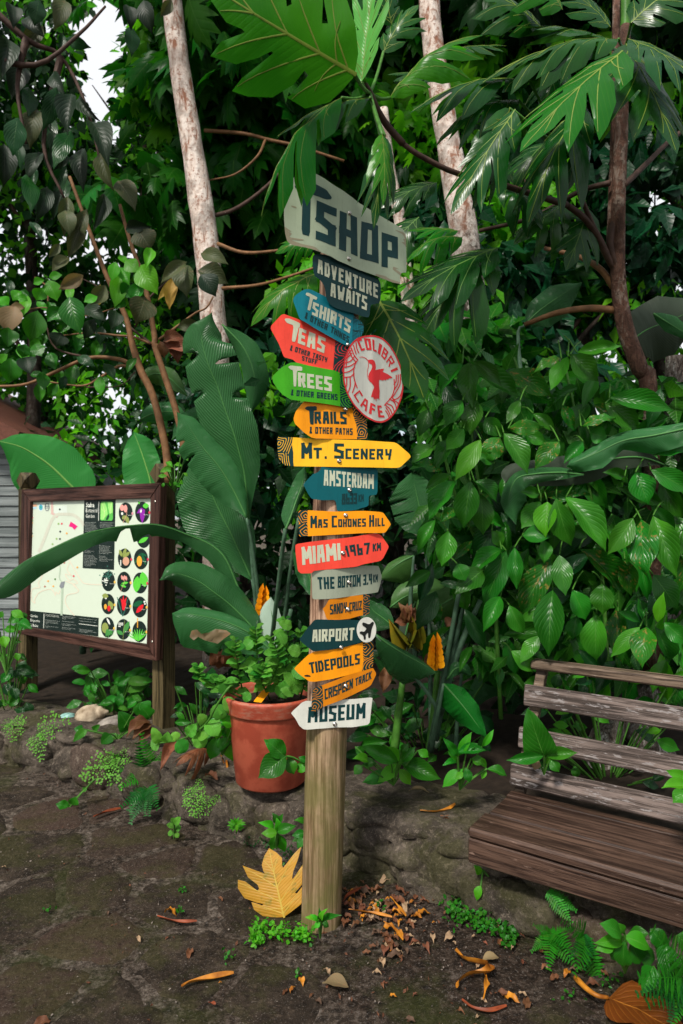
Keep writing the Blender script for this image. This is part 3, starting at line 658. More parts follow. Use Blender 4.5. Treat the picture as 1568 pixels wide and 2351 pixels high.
p = Plate('sandy_cruz_sign', ZD, [(568, 245), (600, 210), (635, 140), (750, 115), (830, 108), (1030, 85), (1118, 75), (1111, 315), (1000, 325), (880, 360), (760, 372), (640, 378), (608, 355), (588, 290)], 24, .003, 'ochre', 'small ochre arrow board reading SANDY CRUZ, pointing left', .2, .12)
p.contour([(1033, 70), (1130, 60), (1125, 330), (1033, 330)], 'dark', 'ochre', 7, 1.0)
p.text([('SANDY', [(648, 198), (845, 165), (845, 290), (650, 312)], .17, .14), ('CRUZ', [(874, 175), (1020, 150), (1018, 258), (872, 280)], .17, .14)], 'dark')
p.screw((860, 252))
p = Plate('airport_sign', ZD, [(303, 600), (315, 578), (400, 460), (470, 378), (500, 368), (760, 372), (1000, 378), (1040, 400), (1060, 600), (1000, 637), (800, 690), (640, 715), (465, 738), (400, 690), (320, 622)], 22, .0095, 'dark', 'dark green arrow board reading AIRPORT with a round aeroplane emblem, pointing left', .2, .12)
p.text([('AIRPORT', [(450, 487), (938, 463), (930, 610), (448, 628)], .17, .2)], 'cream')
p.screw((783, 692), .008)
ex = [ZD(q) for q in circle((1075, 488), 112, 40, 146)]
def slab(p, name, P, color, off0, off1):
    V, T = region([P]); a = [p.to3(v, off1) for v in V]; b = [p.to3(v, off0) for v in V]; mm = M3()
    mm.add(a, [tuple(reversed(t)) for t in T]); n_ = len(P); A = [p.to3(v, off1) for v in P]; B = [p.to3(v, off0) for v in P]
    for i in range(n_): mm.add([A[i], A[(i + 1) % n_], B[(i + 1) % n_], B[i]], [(0, 1, 2, 3)])
    return mm.obj(name, MT[color], p.o, smooth=False)
slab(p, 'emblem_disc', ex, 'white', .0003, .003)
pl = [(1140, 395), (1158, 400), (1160, 418), (1138, 465), (1128, 510), (1120, 575), (1105, 587), (1094, 578), (1092, 515), (1062, 548), (1068, 590), (1048, 610), (1032, 545), (998, 533), (995, 518), (1012, 503), (1048, 512), (1078, 470), (1022, 432), (1030, 405), (1042, 402), (1105, 428)]
p.ink('aeroplane', [chaikin([ZD(q) for q in pl], 1, .2)], 'black', .0038)
p = Plate('tidepools_sign', ZD, [(250, 940), (270, 915), (400, 780), (470, 738), (700, 712), (850, 680), (1030, 635), (1115, 616), (1165, 618), (1165, 920), (1020, 970), (830, 1015), (640, 1060), (480, 1086), (420, 1084), (340, 1027), (290, 987)], 22, .0045, 'orange', 'orange arrow board reading TIDEPOOLS, pointing left, rust at its tip', .45, .12)
p.contour([(1033, 600), (1180, 600), (1180, 925), (1022, 985), (1045, 850), (1038, 750)], 'dark', 'orange', 8, 1.3)
p.text([('TIDEPOOLS', [(412, 865), (1000, 757), (998, 882), (430, 994)], .17, .18)], 'dark')
p.poly('rust_mark', [[(362, 1012), (395, 1005), (430, 1015), (435, 1028), (395, 1030), (365, 1025)]], 'black', .0007)
p = Plate('museum_sign', ZD, [(208, 1450), (230, 1420), (330, 1325), (380, 1305), (500, 1310), (800, 1290), (1147, 1265), (1135, 1350), (1111, 1577), (900, 1607), (700, 1607), (400, 1637), (350, 1632), (300, 1590), (258, 1510)], 15, .003, 'white', 'white arrow board reading MUSEUM, lowest on the post, pointing left', .2, .1)
p.text([('MUSEUM', [(405, 1375), (1067, 1328), (1062, 1507), (398, 1560)], .17, .2)], 'dark'); p.screw((708, 1570))
p = Plate('crispeen_sign', ZD, [(455, 1200), (470, 1163), (560, 1125), (830, 1015), (1020, 965), (1150, 925), (1187, 985), (1187, 1010), (1130, 1120), (1100, 1145), (900, 1242), (700, 1322), (575, 1372), (470, 1437), (443, 1430), (440, 1400)], 20, .013, 'ochre', 'ochre arrow board reading CRISPEEN TRACK, tilted upward, pointing right', .2, .1)
p.contour([(420, 1150), (560, 1100), (575, 1250), (572, 1380), (460, 1450), (420, 1440)], 'dark', 'ochre', 9, 1.2)
p.text([('CRISPEEN', [(588, 1170), (918, 1043), (915, 1160), (592, 1292)], .18, .14), ('TRACK', [(945, 1045), (1137, 960), (1130, 1056), (943, 1140)], .18, .14)], 'dark'); p.screw((833, 1133))
# ================================================================== garden map board
HR = Vector((.8, -.6, 0)); HN = Vector((-.6, -.8, 0)); UPZ = Vector((0, 0, 1))       # along the board to its near end; towards the viewer
BO = U(364, 1310, 4.12)
DW_dark = wood_mat('dark_stained_frame_wood', (.030, .012, .009), (.085, .040, .030), HR, .8, .45)
DW_darkv = wood_mat('dark_stained_upright_wood', (.030, .012, .009), (.075, .034, .026), (0, 0, 1), .8, .45)
DW_leg = wood_mat('brown_green_leg_wood', (.035, .026, .010), (.10, .075, .035), (0, 0, 1), .8, .6)
MT['panel'] = paint('pale_mint_panel', (.58, .66, .54), .16, .03)
board = top('map_board', 'dark brown framed garden map board on two square posts with a pale green panel', 'map board', BO - UPZ * (BO.z - .3))
def onb(px, py, off=0.0):
    d = Vector(((px - 784) / F, 1, -(py - 1175.5) / F)); O = Vector((0, 0, CH)); c = BO + HN * off
    return O + d * ((c - O).dot(HN) / d.dot(HN))
oc = [(49, 1124), (368.5, 1108.3), (358.7, 1518), (40.6, 1454)]; ic = [(70, 1152.6), (345, 1143.6), (336, 1479.6), (62, 1441)]
for k in range(4):
    a, b, c_, d_ = oc[k], oc[(k + 1) % 4], ic[(k + 1) % 4], ic[k]
    mm = M3(); fr = [onb(*q) for q in (a, b, c_, d_)]; cc = sum(fr, Vector()) / 4; fr = [q + (cc - q).normalized() * .0012 for q in fr]
    bk = [q - HN * .05 for q in fr]
    mm.add(fr + bk, [(3, 2, 1, 0), (4, 5, 6, 7)] + [(i, (i + 1) % 4, 4 + (i + 1) % 4, 4 + i) for i in range(4)])
    bm = bmesh.new(); me = mm.mesh('frame_rail', DW_dark if k % 2 == 0 else DW_darkv, smooth=False); bm.from_mesh(me)
    bmesh.ops.recalc_face_normals(bm, faces=bm.faces); bmesh.ops.bevel(bm, geom=list(bm.edges), offset=.003, segments=2, affect='EDGES'); bm.to_mesh(me); bm.free()
    obj('frame_rail', me, board)
mm = M3(); P4 = [onb(*q, -.022) for q in ((66, 1149), (349, 1140), (340, 1484), (58, 1445))]
mm.add(P4 + [q - HN * .008 for q in P4], [(3, 2, 1, 0), (4, 5, 6, 7), (0, 1, 5, 4), (1, 2, 6, 5), (2, 3, 7, 6), (3, 0, 4, 7)])
panel = mm.obj('map_panel', MT['panel'], board, smooth=False)
mm = M3(); P4 = [onb(*q, -.055) for q in ((52, 1127), (366, 1112), (357, 1514), (44, 1450))]
mm.add(P4 + [q - HN * .012 for q in P4], [(3, 2, 1, 0), (4, 5, 6, 7), (0, 1, 5, 4), (1, 2, 6, 5), (2, 3, 7, 6), (3, 0, 4, 7)]); mm.obj('back_board', DW_darkv, board, smooth=False)
for px in (357, 47):
    c0 = onb(px, 1300, -.07); ztop = onb(px, 1109 if px > 100 else 1121, -.05).z
    hw = .052 if px > 100 else .055
    x0 = c0 + HR * (hw * .2) - HN * .055; z0 = .1
    mm = M3(); box(mm, Vector((x0.x, x0.y, (ztop + z0) / 2)), (UPZ, HR, HN), ((ztop - z0) / 2, hw, .05), 0, .004); mm.obj('leg', DW_leg, board, smooth=False)
    # faceted cap
    a, b, n_ = HR * .062, HN * .062, UPZ * .062; c = Vector((x0.x, x0.y, ztop + .060))
    bm = bmesh.new()
    for sa, sb, sn in [(i, j, 0) for i in (-1, 1) for j in (-1, 1)] + [(i, 0, j) for i in (-1, 1) for j in (-1, 1)] + [(0, i, j) for i in (-1, 1) for j in (-1, 1)]: bm.verts.new(c + a * sa + b * sb + n_ * sn)
    bmesh.ops.convex_hull(bm, input=bm.verts); me = bpy.data.meshes.new('post_cap'); bm.to_mesh(me); bm.free(); me.materials.append(DW_leg); obj('post_cap', me, board)
ZP = frame(50.2, 1116.4, .2)
PC = {}
def pcol(name, c):
    if name not in PC: PC[name] = paint('print_' + name, c, .25, .02)
    return PC[name]
def prt(name, polys, color, off, clip=None, zf=ZP, sm=0):
    P = [[zf(q) for q in (chaikin(pl, 1, .2) if sm else pl)] for pl in polys]
    V, T = region(P, [[zf(q) for q in c] for c in clip] if clip else None)
    mm = M3(); mm.add([onb(v[0], v[1], -.022 + off) for v in V], [tuple(reversed(t)) for t in T])
    return mm.obj(name, pcol(*color), panel, smooth=False)
DK = ('dark', (.012, .022, .020)); WH = ('white', (.75, .78, .70))
inner4 = [(100, 180), (1475, 138), (1432, 1815), (60, 1640)]
prt('map_region', [stroke_ for P in ([[(345, 185), (350, 310), (400, 345)]]) for stroke_ in stroke(P, 26)], ('pink', (.62, .42, .38)), .0006, clip=[inner4])
rd = ('path_grey', (.55, .56, .46)); st = []
for P in ([(200, 740), (260, 600), (330, 420), (390, 335), (490, 320), (600, 335), (680, 400), (705, 440)],): st += stroke(catmull2(P), 34)
prt('map_road', st, rd, .0008, clip=[inner4]); st = []
for P in ([(260, 860), (225, 960), (230, 1040), (190, 1110), (205, 1160), (150, 1170), (110, 1200), (112, 1300), (150, 1340), (150, 1290), (200, 1220), (290, 1185), (350, 1190), (385, 1250), (390, 1215), (420, 1235), (440, 1200)],
          [(540, 840), (600, 950), (680, 1080), (740, 1120), (920, 1130)], [(545, 880), (520, 960), (565, 1020), (500, 1010), (545, 1080), (590, 1065), (640, 1110), (590, 1130), (650, 1190), (620, 1225), (520, 1250), (500, 1330), (550, 1420), (600, 1480)], [(510, 1090), (600, 1130), (650, 1195)]):
    st += stroke(catmull2(P), 11)
prt('map_trail', st, ('trail', (.66, .60, .48)), .0010, clip=[inner4])
prt('map_stream', stroke(catmull2([(400, 850), (440, 930), (430, 1050), (470, 1110)]), 12) + stroke([(465, 1180), (455, 1470)], 24), ('stream', (.40, .50, .38)), .0012, clip=[inner4])
prt('map_building', [[(430, 1150), (450, 1100), (495, 1090), (480, 1160), (450, 1175)]], ('slate', (.22, .24, .26)), .0014)
prt('map_flag', [[(560, 405), (600, 430), (640, 460), (605, 500), (575, 470), (540, 460)]], ('magenta', (.70, .02, .18)), .0014)
prt('map_square', [[(370, 230), (520, 218), (520, 305), (370, 315)]], ('pale', (.62, .70, .62)), .0006)
for (x, y), c in zip(((420, 430), (458, 430), (440, 520), (398, 603), (437, 604), (515, 540), (352, 664), (487, 878), (298, 902), (371, 928), (636, 930), (257, 992), (382, 1066), (594, 1031), (301, 1088), (264, 1150), (361, 1147), (436, 265), (125, 360), (125, 390), (123, 420), (121, 542), (121, 572)),
                     'grkgkogcooooGrocokrgoko'):
    cc = {'g': ('leafy', (.25, .42, .12)), 'G': ('green2', (.10, .22, .07)), 'r': ('red', (.65, .05, .08)), 'k': ('dark', DK[1]), 'o': ('orange', (.75, .38, .08)), 'c': ('brown', (.42, .18, .12))}[c]
    prt('map_marker', [circle((x, y), 11 if x > 130 else 7, 12)], cc, .0016)
prt('logo', [circle((218, 242), 30, 24, 46)], ('logo_white', (.62, .72, .70)), .0008); prt('logo', [circle((218, 242), 22, 20, 34)], ('logo_blue', (.08, .35, .50)), .0011)
prt('logo', [[(208, 236), (218, 226), (230, 240), (222, 256), (210, 250)]], ('logo_green', (.03, .35, .22)), .0014)
prt('logo', [p_ for p_ in stroke(circle((290, 238), 24, 22, 44), 7, True)] + stroke([(276, 218), (276, 258)], 5) + stroke([(290, 218), (290, 262)], 5) + stroke([(304, 218), (304, 258)], 5) + stroke([(270, 232), (310, 232)], 5), ('logo_grey', (.12, .14, .16)), .0011)
prt('logo', [[(118, 208), (172, 206), (172, 232), (118, 234)]], ('logo_orange', (.72, .40, .25)), .0008); prt('logo', [[(118, 238), (170, 236), (165, 260), (118, 262)]], ('logo_sky', (.40, .60, .70)), .0008)
prt('text_panel', [[(716, 153), (1077, 146), (1058, 960), (698, 940)]], DK, .0008); prt('text_panel', [[(86, 1427), (882, 1510), (878, 1725), (80, 1622)]], DK, .0008)
prt('rule_line', [bar((884, 180), (880, 392), 6), bar((255, 1466), (250, 1625), 6), bar((657, 1578), (865, 1604), 5)], WH, .0012)
# leaf picture
gp = [(905, 178), (1045, 176), (1045, 395), (898, 392)]
prt('leaf_picture', [chaikin(gp, 1, .08)], ('leafbg', (.10, .45, .08)), .0012)
prt('leaf_picture', [[(905, 200), (950, 185), (975, 240), (985, 320), (930, 385), (905, 380)], [(985, 180), (1040, 185), (1043, 300), (1010, 320), (990, 250)]], ('leafli', (.30, .70, .18)), .0014, clip=[gp])
prt('leaf_picture', stroke([(925, 200), (950, 290), (940, 380)], 4) + stroke([(1030, 190), (1010, 310)], 4) + stroke([(948, 290), (910, 260)], 3) + stroke([(948, 290), (975, 270)], 3), ('leafvein', (.65, .85, .35)), .0016, clip=[gp])
prt('leaf_picture', [[(975, 350), (995, 315), (1005, 345), (990, 385), (960, 388)]], ('dgreen', (.01, .06, .02)), .0017)
def ftext(name, txt, q, color, off=.0012, zf=ZP):
    "real type set flat on the panel, stretched to the quad q"
    cu = bpy.data.curves.new('type', 'FONT'); cu.body = txt; cu.resolution_u = 1; cu.size = 1; cu.space_line = 1.15
    to = bpy.data.objects.new('type', cu); me = bpy.data.meshes.new_from_object(to); bpy.data.objects.remove(to)
    n_ = len(me.vertices); co = np.zeros(n_ * 3); me.vertices.foreach_get('co', co); co = co.reshape(-1, 3)
    x0, y0 = co[:, 0].min(), co[:, 1].min(); x1, y1 = co[:, 0].max(), co[:, 1].max(); qm = quadmap([zf(p_) for p_ in q])
    for i, v in enumerate(me.vertices):
        a = qm((co[i, 0] - x0) / (x1 - x0), (co[i, 1] - y0) / (y1 - y0)); v.co = onb(a[0], a[1], -.022 + off)
    me.materials.clear(); me.materials.append(pcol(*color)); me.name = name
    if me.polygons and me.polygons[0].normal.dot(HN) < 0: me.flip_normals()
    return obj(name, me, panel)
def bold(name, txt, q, *a, **k):
    for d in (-1.5, 1.5): ftext(name, txt, [(x + d, y) for x, y in q], *a, **k); k['off'] = k.get('off', .0012) + .0002
ftext('title', 'Saba', [(736, 182), (832, 184), (830, 242), (735, 242)], WH); ftext('title', 'Saba', [(739, 182), (835, 184), (833, 242), (738, 242)], WH, .0014)
ftext('title', 'Botanical', [(735, 252), (868, 253), (867, 300), (734, 300)], WH); ftext('title', 'Garden', [(733, 318), (836, 318), (835, 362), (732, 362)], WH)
ftext('title', 'Garden', [(99, 1467), (184, 1476), (182, 1508), (98, 1500)], WH); ftext('title', 'Etiquette', [(98, 1520), (206, 1532), (205, 1570), (97, 1560)], WH); ftext('title', '& Rules', [(98, 1575), (187, 1583), (186, 1618), (96, 1610)], WH)
GY = ('text_grey', (.42, .46, .42))
ftext('body_text', "While exploring Saba's Botanical\nGarden you will learn about\nintroduced and indigenous plants\nthat have been used by generations\nof locals for food, crafts, and medicine.\nBy sharing traditional knowledge,\nwe intend to bring", [(727, 410), (872, 410), (870, 530), (724, 525)], GY)
ftext('body_text', 'cultural significance of each\nfeatured specimen.\n\nPart of the garden has been\nset aside, giving local youth the\nopportunity to revive the agricultural\nand food processing practices of\ntheir ancestors. Plant, farm to table\nthereby encouraging them to\nbecome better stewards of their\nhome environment.', [(720, 735), (868, 745), (864, 922), (715, 915)], GY)
ftext('body_text', 'Additionally, with the establishment\nof a propagation house, we can\nbetter adapt to anticipated climate\nchange and storm impacts by', [(897, 412), (1055, 415), (1052, 475), (895, 475)], GY)
ftext('body_text', 'The original owners of the\ngarden, the Arnold family,\nthe 6,400 square meters\nincluding the Trail Shop to\nSaba Conservation Foundation\nfor care taking in 1999.\n\nthe land to the\nMarch 2017 for the\nconservation, and the enjoyment\nof future generations.', [(888, 672), (1045, 690), (1040, 868), (885, 862)], GY)
ftext('body_text', 'Please help us protect and maintain\nthe garden by observing the following:', [(273, 1465), (432, 1482), (430, 1508), (272, 1492)], WH)
ftext('body_text', 'Please leave flowers and plants for everyone\nto enjoy. Do not pick or remove seeds,\nflowers, fruit, vegetables, plant material\nor stakes.\n\nFor their safety, please supervise children\nat all times.', [(272, 1528), (435, 1545), (425, 1640), (268, 1620)], GY)
ftext('body_text', 'Stay on pathways and mowed lawn areas.\nDo not walk in mulched or planted\ngarden beds.\n\nNo pets. Service dogs are permitted.\n\nDo not feed or handle the wildlife. It can be\nharmful to them and you.\n\nThrow bits of waste in recycle bins when\nappropriate. Do not litter.', [(464, 1485), (628, 1500), (625, 1660), (458, 1640)], GY)
ftext('body_text', 'No drones or radio-controlled vehicles or aircrafts.\n\nNo climbing, running, sports or games, No music.', [(660, 1510), (862, 1530), (860, 1572), (658, 1550)], GY)
ftext('body_text', 'Nature studies, leisure, bird watching,\nartistic pursuits, photography, painting, journaling,\nor simply forest bathing!', [(658, 1632), (860, 1660), (855, 1700), (656, 1672)], GY)
plants = [(1192, 302, 80, 116, 'fruit'), (1383, 297, 83, 120, 'banana'), (1398, 590, 80, 118, 'leaf'), (1180, 830, 78, 116, 'peach'), (1367, 835, 81, 120, 'mango'), (992, 1090, 76, 115, 'moringa'), (1173, 1098, 79, 118, 'bells'), (1358, 1110, 83, 121, 'ear'),
          (990, 1352, 76, 117, 'cherry'), (1170, 1367, 79, 118, 'helic'), (1353, 1385, 82, 121, 'cacao'), (985, 1620, 76, 118, 'bread'), (1165, 1642, 80, 119, 'bay'), (1350, 1668, 82, 122, 'aloe')]
def lf(cx, cy, a, L, w, n=8):
    ca, sa = math.cos(R(a)), math.sin(R(a)); P = []
    for t in np.linspace(0, 1, n): h = w * math.sin(math.pi * t) ** .8 / 2; P.append((t * L, h))
    for t in np.linspace(1, 0, n)[1:-1]: h = w * math.sin(math.pi * t) ** .8 / 2; P.append((t * L, -h))
    return [(cx + x * ca + y * sa, cy - x * sa + y * ca) for x, y in P]
C_ = {'lg': ('lime', (.10, .55, .05)), 'mg': ('midgreen', (.06, .25, .06)), 'dg': ('deepgreen', (.01, .10, .04)), 'ol': ('olive', (.25, .30, .08)), 'pk': ('pink2', (.75, .32, .28)), 'rd': ('red2', (.68, .02, .03)), 'wt': ('white', WH[1]), 'or': ('orange2', (.80, .38, .05)), 'pu': ('purple', (.25, .02, .35)), 'pe': ('peach2', (.60, .33, .22)), 'tq': ('teal2', (.04, .16, .12))}
for cx, cy, rx, ry, kind in plants:
    prt('plant_disc', [circle((cx, cy), rx, 36, ry)], DK, .0008)
    o1, o2 = .0012, .0015
    def D_(polys, c, o=o1): prt('plant_picture', polys, C_[c], o)
    if kind == 'fruit': D_([circle((cx - 42, cy - 55), 24, 14, 36), circle((cx - 2, cy - 45), 22, 14, 44)], 'pk'); D_([circle((cx - 40, cy + 12), 13, 10, 18)], 'wt'); D_([lf(cx + 5, cy + 35, 220, 60, 45), lf(cx + 5, cy + 35, -75, 95, 45)], 'ol'); D_(stroke([(cx + 15, cy - 10), (cx + 5, cy + 40), (cx - 30, cy + 115)], 5), 'pe', o2)
    if kind == 'banana': D_([[(cx - 40, cy - 30), (cx - 10, cy - 50), (cx + 30, cy - 25), (cx + 25, cy + 60), (cx, cy + 130), (cx - 22, cy + 70), (cx - 30, cy + 10), (cx - 65, cy + 15)]], 'pu'); D_([lf(cx + 5, cy - 70, 5, 70, 60), lf(cx - 35, cy - 90, 100, 40, 20)], 'lg'); D_([lf(cx - 18, cy + 10, 85, 45, 20)], 'wt', o2)
    if kind == 'leaf': D_([lf(cx - 60, cy + 60, 30, 130, 50)], 'lg')
    if kind == 'peach': D_([lf(cx - 30, cy - 20, 110, 90, 36), lf(cx - 20, cy - 20, 70, 110, 36), lf(cx - 20, cy - 10, 40, 110, 40)], 'ol'); D_([circle((cx + 15, cy + 30), 38, 18, 50)], 'pe', o2); D_([circle((cx - 45, cy + 25 + 16 * k), 8, 7) for k in range(4)], 'wt', o2)
    if kind == 'mango': D_([lf(cx, cy - 70, 240, 150, 30), lf(cx + 5, cy - 70, -70, 150, 34), lf(cx, cy - 70, -30, 80, 24)], 'dg'); D_([circle((cx - 18, cy + 25), 30, 18, 60)], 'or', o2)
    if kind == 'moringa':
        rg = random.Random(2); D_([circle((cx + rg.gauss(5, 28), cy - 60 + rg.gauss(0, 35)), 7, 7) for _ in range(34)], 'tq'); D_([circle((cx - 30 + rg.gauss(0, 15), cy + rg.gauss(0, 22)), 8, 7) for _ in range(14)], 'wt', o2)
    if kind == 'bells': D_([lf(cx - 30 + 17 * k, cy - 80 + 8 * (k % 2), -80, 60, 18) for k in range(4)], 'pk'); D_([lf(cx - 30, cy + 20, 10, 80, 30), lf(cx - 40, cy + 35, -20, 70, 28)], 'lg'); D_(stroke([(cx + 10, cy - 20), (cx - 20, cy + 60), (cx - 40, cy + 110)], 4), 'pe', o2)
    if kind == 'ear': D_([lf(cx - 30, cy - 80, -95, 190, 90), lf(cx + 25, cy - 130, -80, 180, 95)], 'lg')
    if kind == 'cherry': D_([lf(cx - 70, cy - 100, -10, 75, 60), lf(cx + 10, cy - 40, -70, 110, 60)], 'ol'); D_([circle((cx - 30, cy + 30), 16, 12, 32)], 'or', o2); D_([circle((cx + 10, cy + 50), 19, 12, 34)], 'rd', o2); D_([circle((cx - 25, cy - 65), 9, 8)], 'wt', o2)
    if kind == 'helic': D_([[(cx - 35, cy - 80), (cx - 15, cy - 60), (cx - 5, cy - 125), (cx + 5, cy - 60), (cx + 35, cy - 95), (cx + 22, cy - 30), (cx + 30, cy - 10), (cx + 5, cy + 60), (cx - 18, cy + 50), (cx - 25, cy - 20)]], 'rd'); D_(stroke([(cx - 75, cy - 90), (cx - 40, cy + 30), (cx - 15, cy + 120)], 9) + stroke([(cx + 45, cy - 70), (cx + 15, cy + 50), (cx - 10, cy + 120)], 7), 'tq', o2)
    if kind == 'cacao': D_([lf(cx - 80, cy - 10, 25, 130, 60)], 'dg'); D_([lf(cx - 40, cy + 70, 50, 130, 50)], 'rd', o2); D_([circle((cx + 55, cy - 60), 12, 8), circle((cx + 60, cy - 35), 10, 8)], 'wt', o2)
    if kind == 'bread': D_([circle((cx - 30, cy + 5), 38, 20, 60)], 'ol'); D_([lf(cx - 10, cy + 20, a, 90 + 10 * (k % 2), 22) for k, a in enumerate(range(-95, -10, 17))], 'mg', o2); D_([lf(cx - 10, cy - 110, -65, 90, 22)], 'wt', o2)
    if kind == 'bay': D_([lf(cx, cy + 50, 65, 160, 55), lf(cx, cy + 60, 150, 90, 45)], 'mg'); D_([circle((cx - 50 + 14 * (k % 4), cy - 70 + 18 * (k // 4)), 7, 7) for k in range(10)], 'wt', o2); D_(stroke([(cx + 15, cy - 100), (cx, cy + 50), (cx - 5, cy + 125)], 4), 'ol', o2)
    if kind == 'aloe': D_([lf(cx - 10, cy + 110, a, 150, 14, 5) for a in range(45, 150, 13)], 'lg'); D_(stroke([(cx - 20, cy - 20), (cx - 12, cy + 100)], 4), 'mg', o2); D_([circle((cx - 22, cy - 150 + 14 * k), 7, 7) for k in range(8)], 'or', o2)
    prt('plant_badge', [circle((cx + rx - 2, cy + (10 if cx < 1300 else 4)), 11, 12, 17)], [('badge_pink', (.65, .30, .35)), ('badge_yellow', (.80, .50, .10)), ('badge_red', (.62, .05, .10))][(int(cy) // 100) % 3], .0018)
for q in ((1528, 178), (1495, 1785)):
    c = onb(*ZP(q), 0); mm = M3(); lathe(mm, c, [(.008, 0), (.008, .002), (.0001, .003)], 12, up=HN, ax=HR); mm.obj('screw', MT['screw'], board)
cap_txts = {0: 'Cashew', 1: 'Banana', 4: 'Mango', 5: 'Moringa', 7: 'Elephant ear', 9: 'Heliconia', 10: 'Cacao', 11: 'Breadfruit', 12: 'Bay rum tree', 13: 'Aloe'}
for k, t_ in cap_txts.items():
    cx, cy, rx, ry, _ = plants[k]; L = min(60, 9 * len(t_)); ftext('caption', t_, [(cx + 20, cy + 22), (cx + 20 + L, cy + 24), (cx + 20 + L, cy + 36), (cx + 20, cy + 34)], WH, .0022)

# ================================================================== bench
B1 = Vector((.824, -.566, 0)); B2 = Vector((.566, .824, 0)); BF = U(1072, 1900, 2.62); SZ = BF.z
seatw = wood_mat('dark_worn_seat_wood', (.028, .015, .011), (.078, .045, .032), B1, 1.0, .42, wear=(.20, .13, .10), wear_at=.64)
slatw = wood_mat('peeling_grey_slat_wood', (.05, .036, .030), (.17, .13, .115), B1, 1.1, .6, wear=(.25, .225, .22), wear_at=.56)
railw = wood_mat('brown_rail_wood', (.05, .032, .022), (.17, .12, .085), B1, 1.0, .55, wear=(.25, .2, .17), wear_at=.62)
bench = top('bench', 'weathered slatted wooden bench with peeling grey back slats beside the ledge', 'bench', BF - UPZ * SZ)
BL = 1.75
def plank(name, mat, a0, b0, b1, z0, z1, L=BL, bev=.006, seed=0):
    mm = M3(); box(mm, BF + B1 * (a0 + L / 2) + B2 * ((b0 + b1) / 2) + UPZ * ((z0 + z1) / 2 - SZ), (B1, B2, UPZ), (L / 2, abs(b1 - b0) / 2, (z1 - z0) / 2), 0, bev)
    o = mm.obj(name, mat, bench, smooth=True)
    for pl_ in o.data.polygons: pl_.use_smooth = False
    return o
plank('seat_plank', seatw, 0, 0, .165, SZ - .038, SZ + .002, bev=.010); plank('seat_plank', seatw, .012, .174, .389, SZ - .038, SZ - .001, bev=.009); plank('seat_plank', seatw, .004, .398, .455, SZ - .038, SZ - .006)
plank('front_apron', seatw, .002, .004, .034, SZ - .135, SZ - .041, bev=.005)
def slat(zc, h, b, a0, mat, th=.024, tilt=.18):
    mm = M3(); up = (UPZ + B2 * tilt).normalized(); n_ = B1.cross(up) * -1
    box(mm, BF + B1 * (a0 + BL / 2) + B2 * b + UPZ * (zc - SZ), (B1, up, n_), (BL / 2, h / 2, th / 2), 0, .005)
    o = mm.obj('back_slat', mat, bench)
    for pl_ in o.data.polygons: pl_.use_smooth = False
slat(SZ + .065, .088, .455, .004, slatw); slat(SZ + .222, .088, .490, .028, slatw); slat(SZ + .402, .092, .522, .042, slatw)
mm = M3(); box(mm, BF + B1 * (BL / 2 + .062) + B2 * .565 + UPZ * .535, (B1, B2, UPZ), (BL / 2, .035, .02), 0, .008); o = mm.obj('top_rail', railw, bench)
for pl_ in o.data.polygons: pl_.use_smooth = False
for a in (.02, 1.0, 1.62):
    mm = M3(); A = BF + B1 * (a + .01) + B2 * .485 + UPZ * (-.05); Bq = BF + B1 * (a + .085) + B2 * .578 + UPZ * .515; up = (Bq - A).normalized(); n_ = B1.cross(up) * -1
    box(mm, (A + Bq) / 2, (up, B1, n_), ((Bq - A).length / 2, .022, .02), 0, .003); mm.obj('back_post', railw, bench, smooth=False)
    mm = M3(); box(mm, BF + B1 * (a + .12) + B2 * .24 + UPZ * (-.062), (B2, B1, UPZ), (.20, .05, .024), 0, .003); mm.obj('cross_bearer', railw, bench, smooth=False)
for a in (.16, 1.5):
    mm = M3(); box(mm, BF + B1 * a + B2 * .35 + UPZ * ((.20 - SZ) / 2 - .04), (UPZ, B1, B2), ((SZ - .24) / 2, .035, .035), 0, .003); mm.obj('leg', railw, bench, smooth=False)

# ================================================================== plant pot
terra = NT('terracotta_plastic'); pz = terra.n('NewGeometry').outputs['Position']
n1 = terra.noise(pz, 12, 6, .6); n2 = terra.noise(pz, 180, 3); n3 = terra.noise(terra.mapping(pz, (3, 3, 14)), 5, 5, .7)
c_ = terra.mix(terra.ramp(n1, [(.42, 0), (.58, 1)]), (.31, .055, .030), (.42, .09, .05)); c_ = terra.mix(terra.ramp(n2, [(.66, 0), (.72, .5)]), c_, (.15, .05, .03))
sz_ = terra.n('SeparateXYZ'); terra.l(pz, sz_.inputs[0]); c_ = terra.mix(terra.math('MULTIPLY', terra.ramp(n3, [(.5, 0), (.62, .8)]), terra.ramp(sz_.outputs[2], [(.60, 0), (.64, .7)])), c_, (.36, .19, .13))
terra.set(Base_Color=c_, Roughness=.48, Specular_IOR_Level=.25); terra.bump(n2, .1, .002)
DP = 3.42; PB = U(622, 1790, DP); pxm = F / DP
pot = top('plant_pot', 'large terracotta red pot standing on the ledge left of the signpost', 'plant pot', PB)
k = 1 / pxm; mm = M3()
lathe(mm, PB, [(0.001, .012), (68 * k, .006), (75 * k, 0), (80 * k, .01), (97 * k, 160 * k), (98 * k, 163 * k), (103 * k, 165 * k), (105 * k, 169 * k), (108 * k, 192 * k), (110 * k, 197 * k), (109 * k, 201 * k), (104 * k, 203 * k), (99 * k, 200 * k), (97 * k, 190 * k), (93 * k, 178 * k)], 64)
mm.obj('pot_body', terra.mat, pot)
mm = M3(); vs = []; 
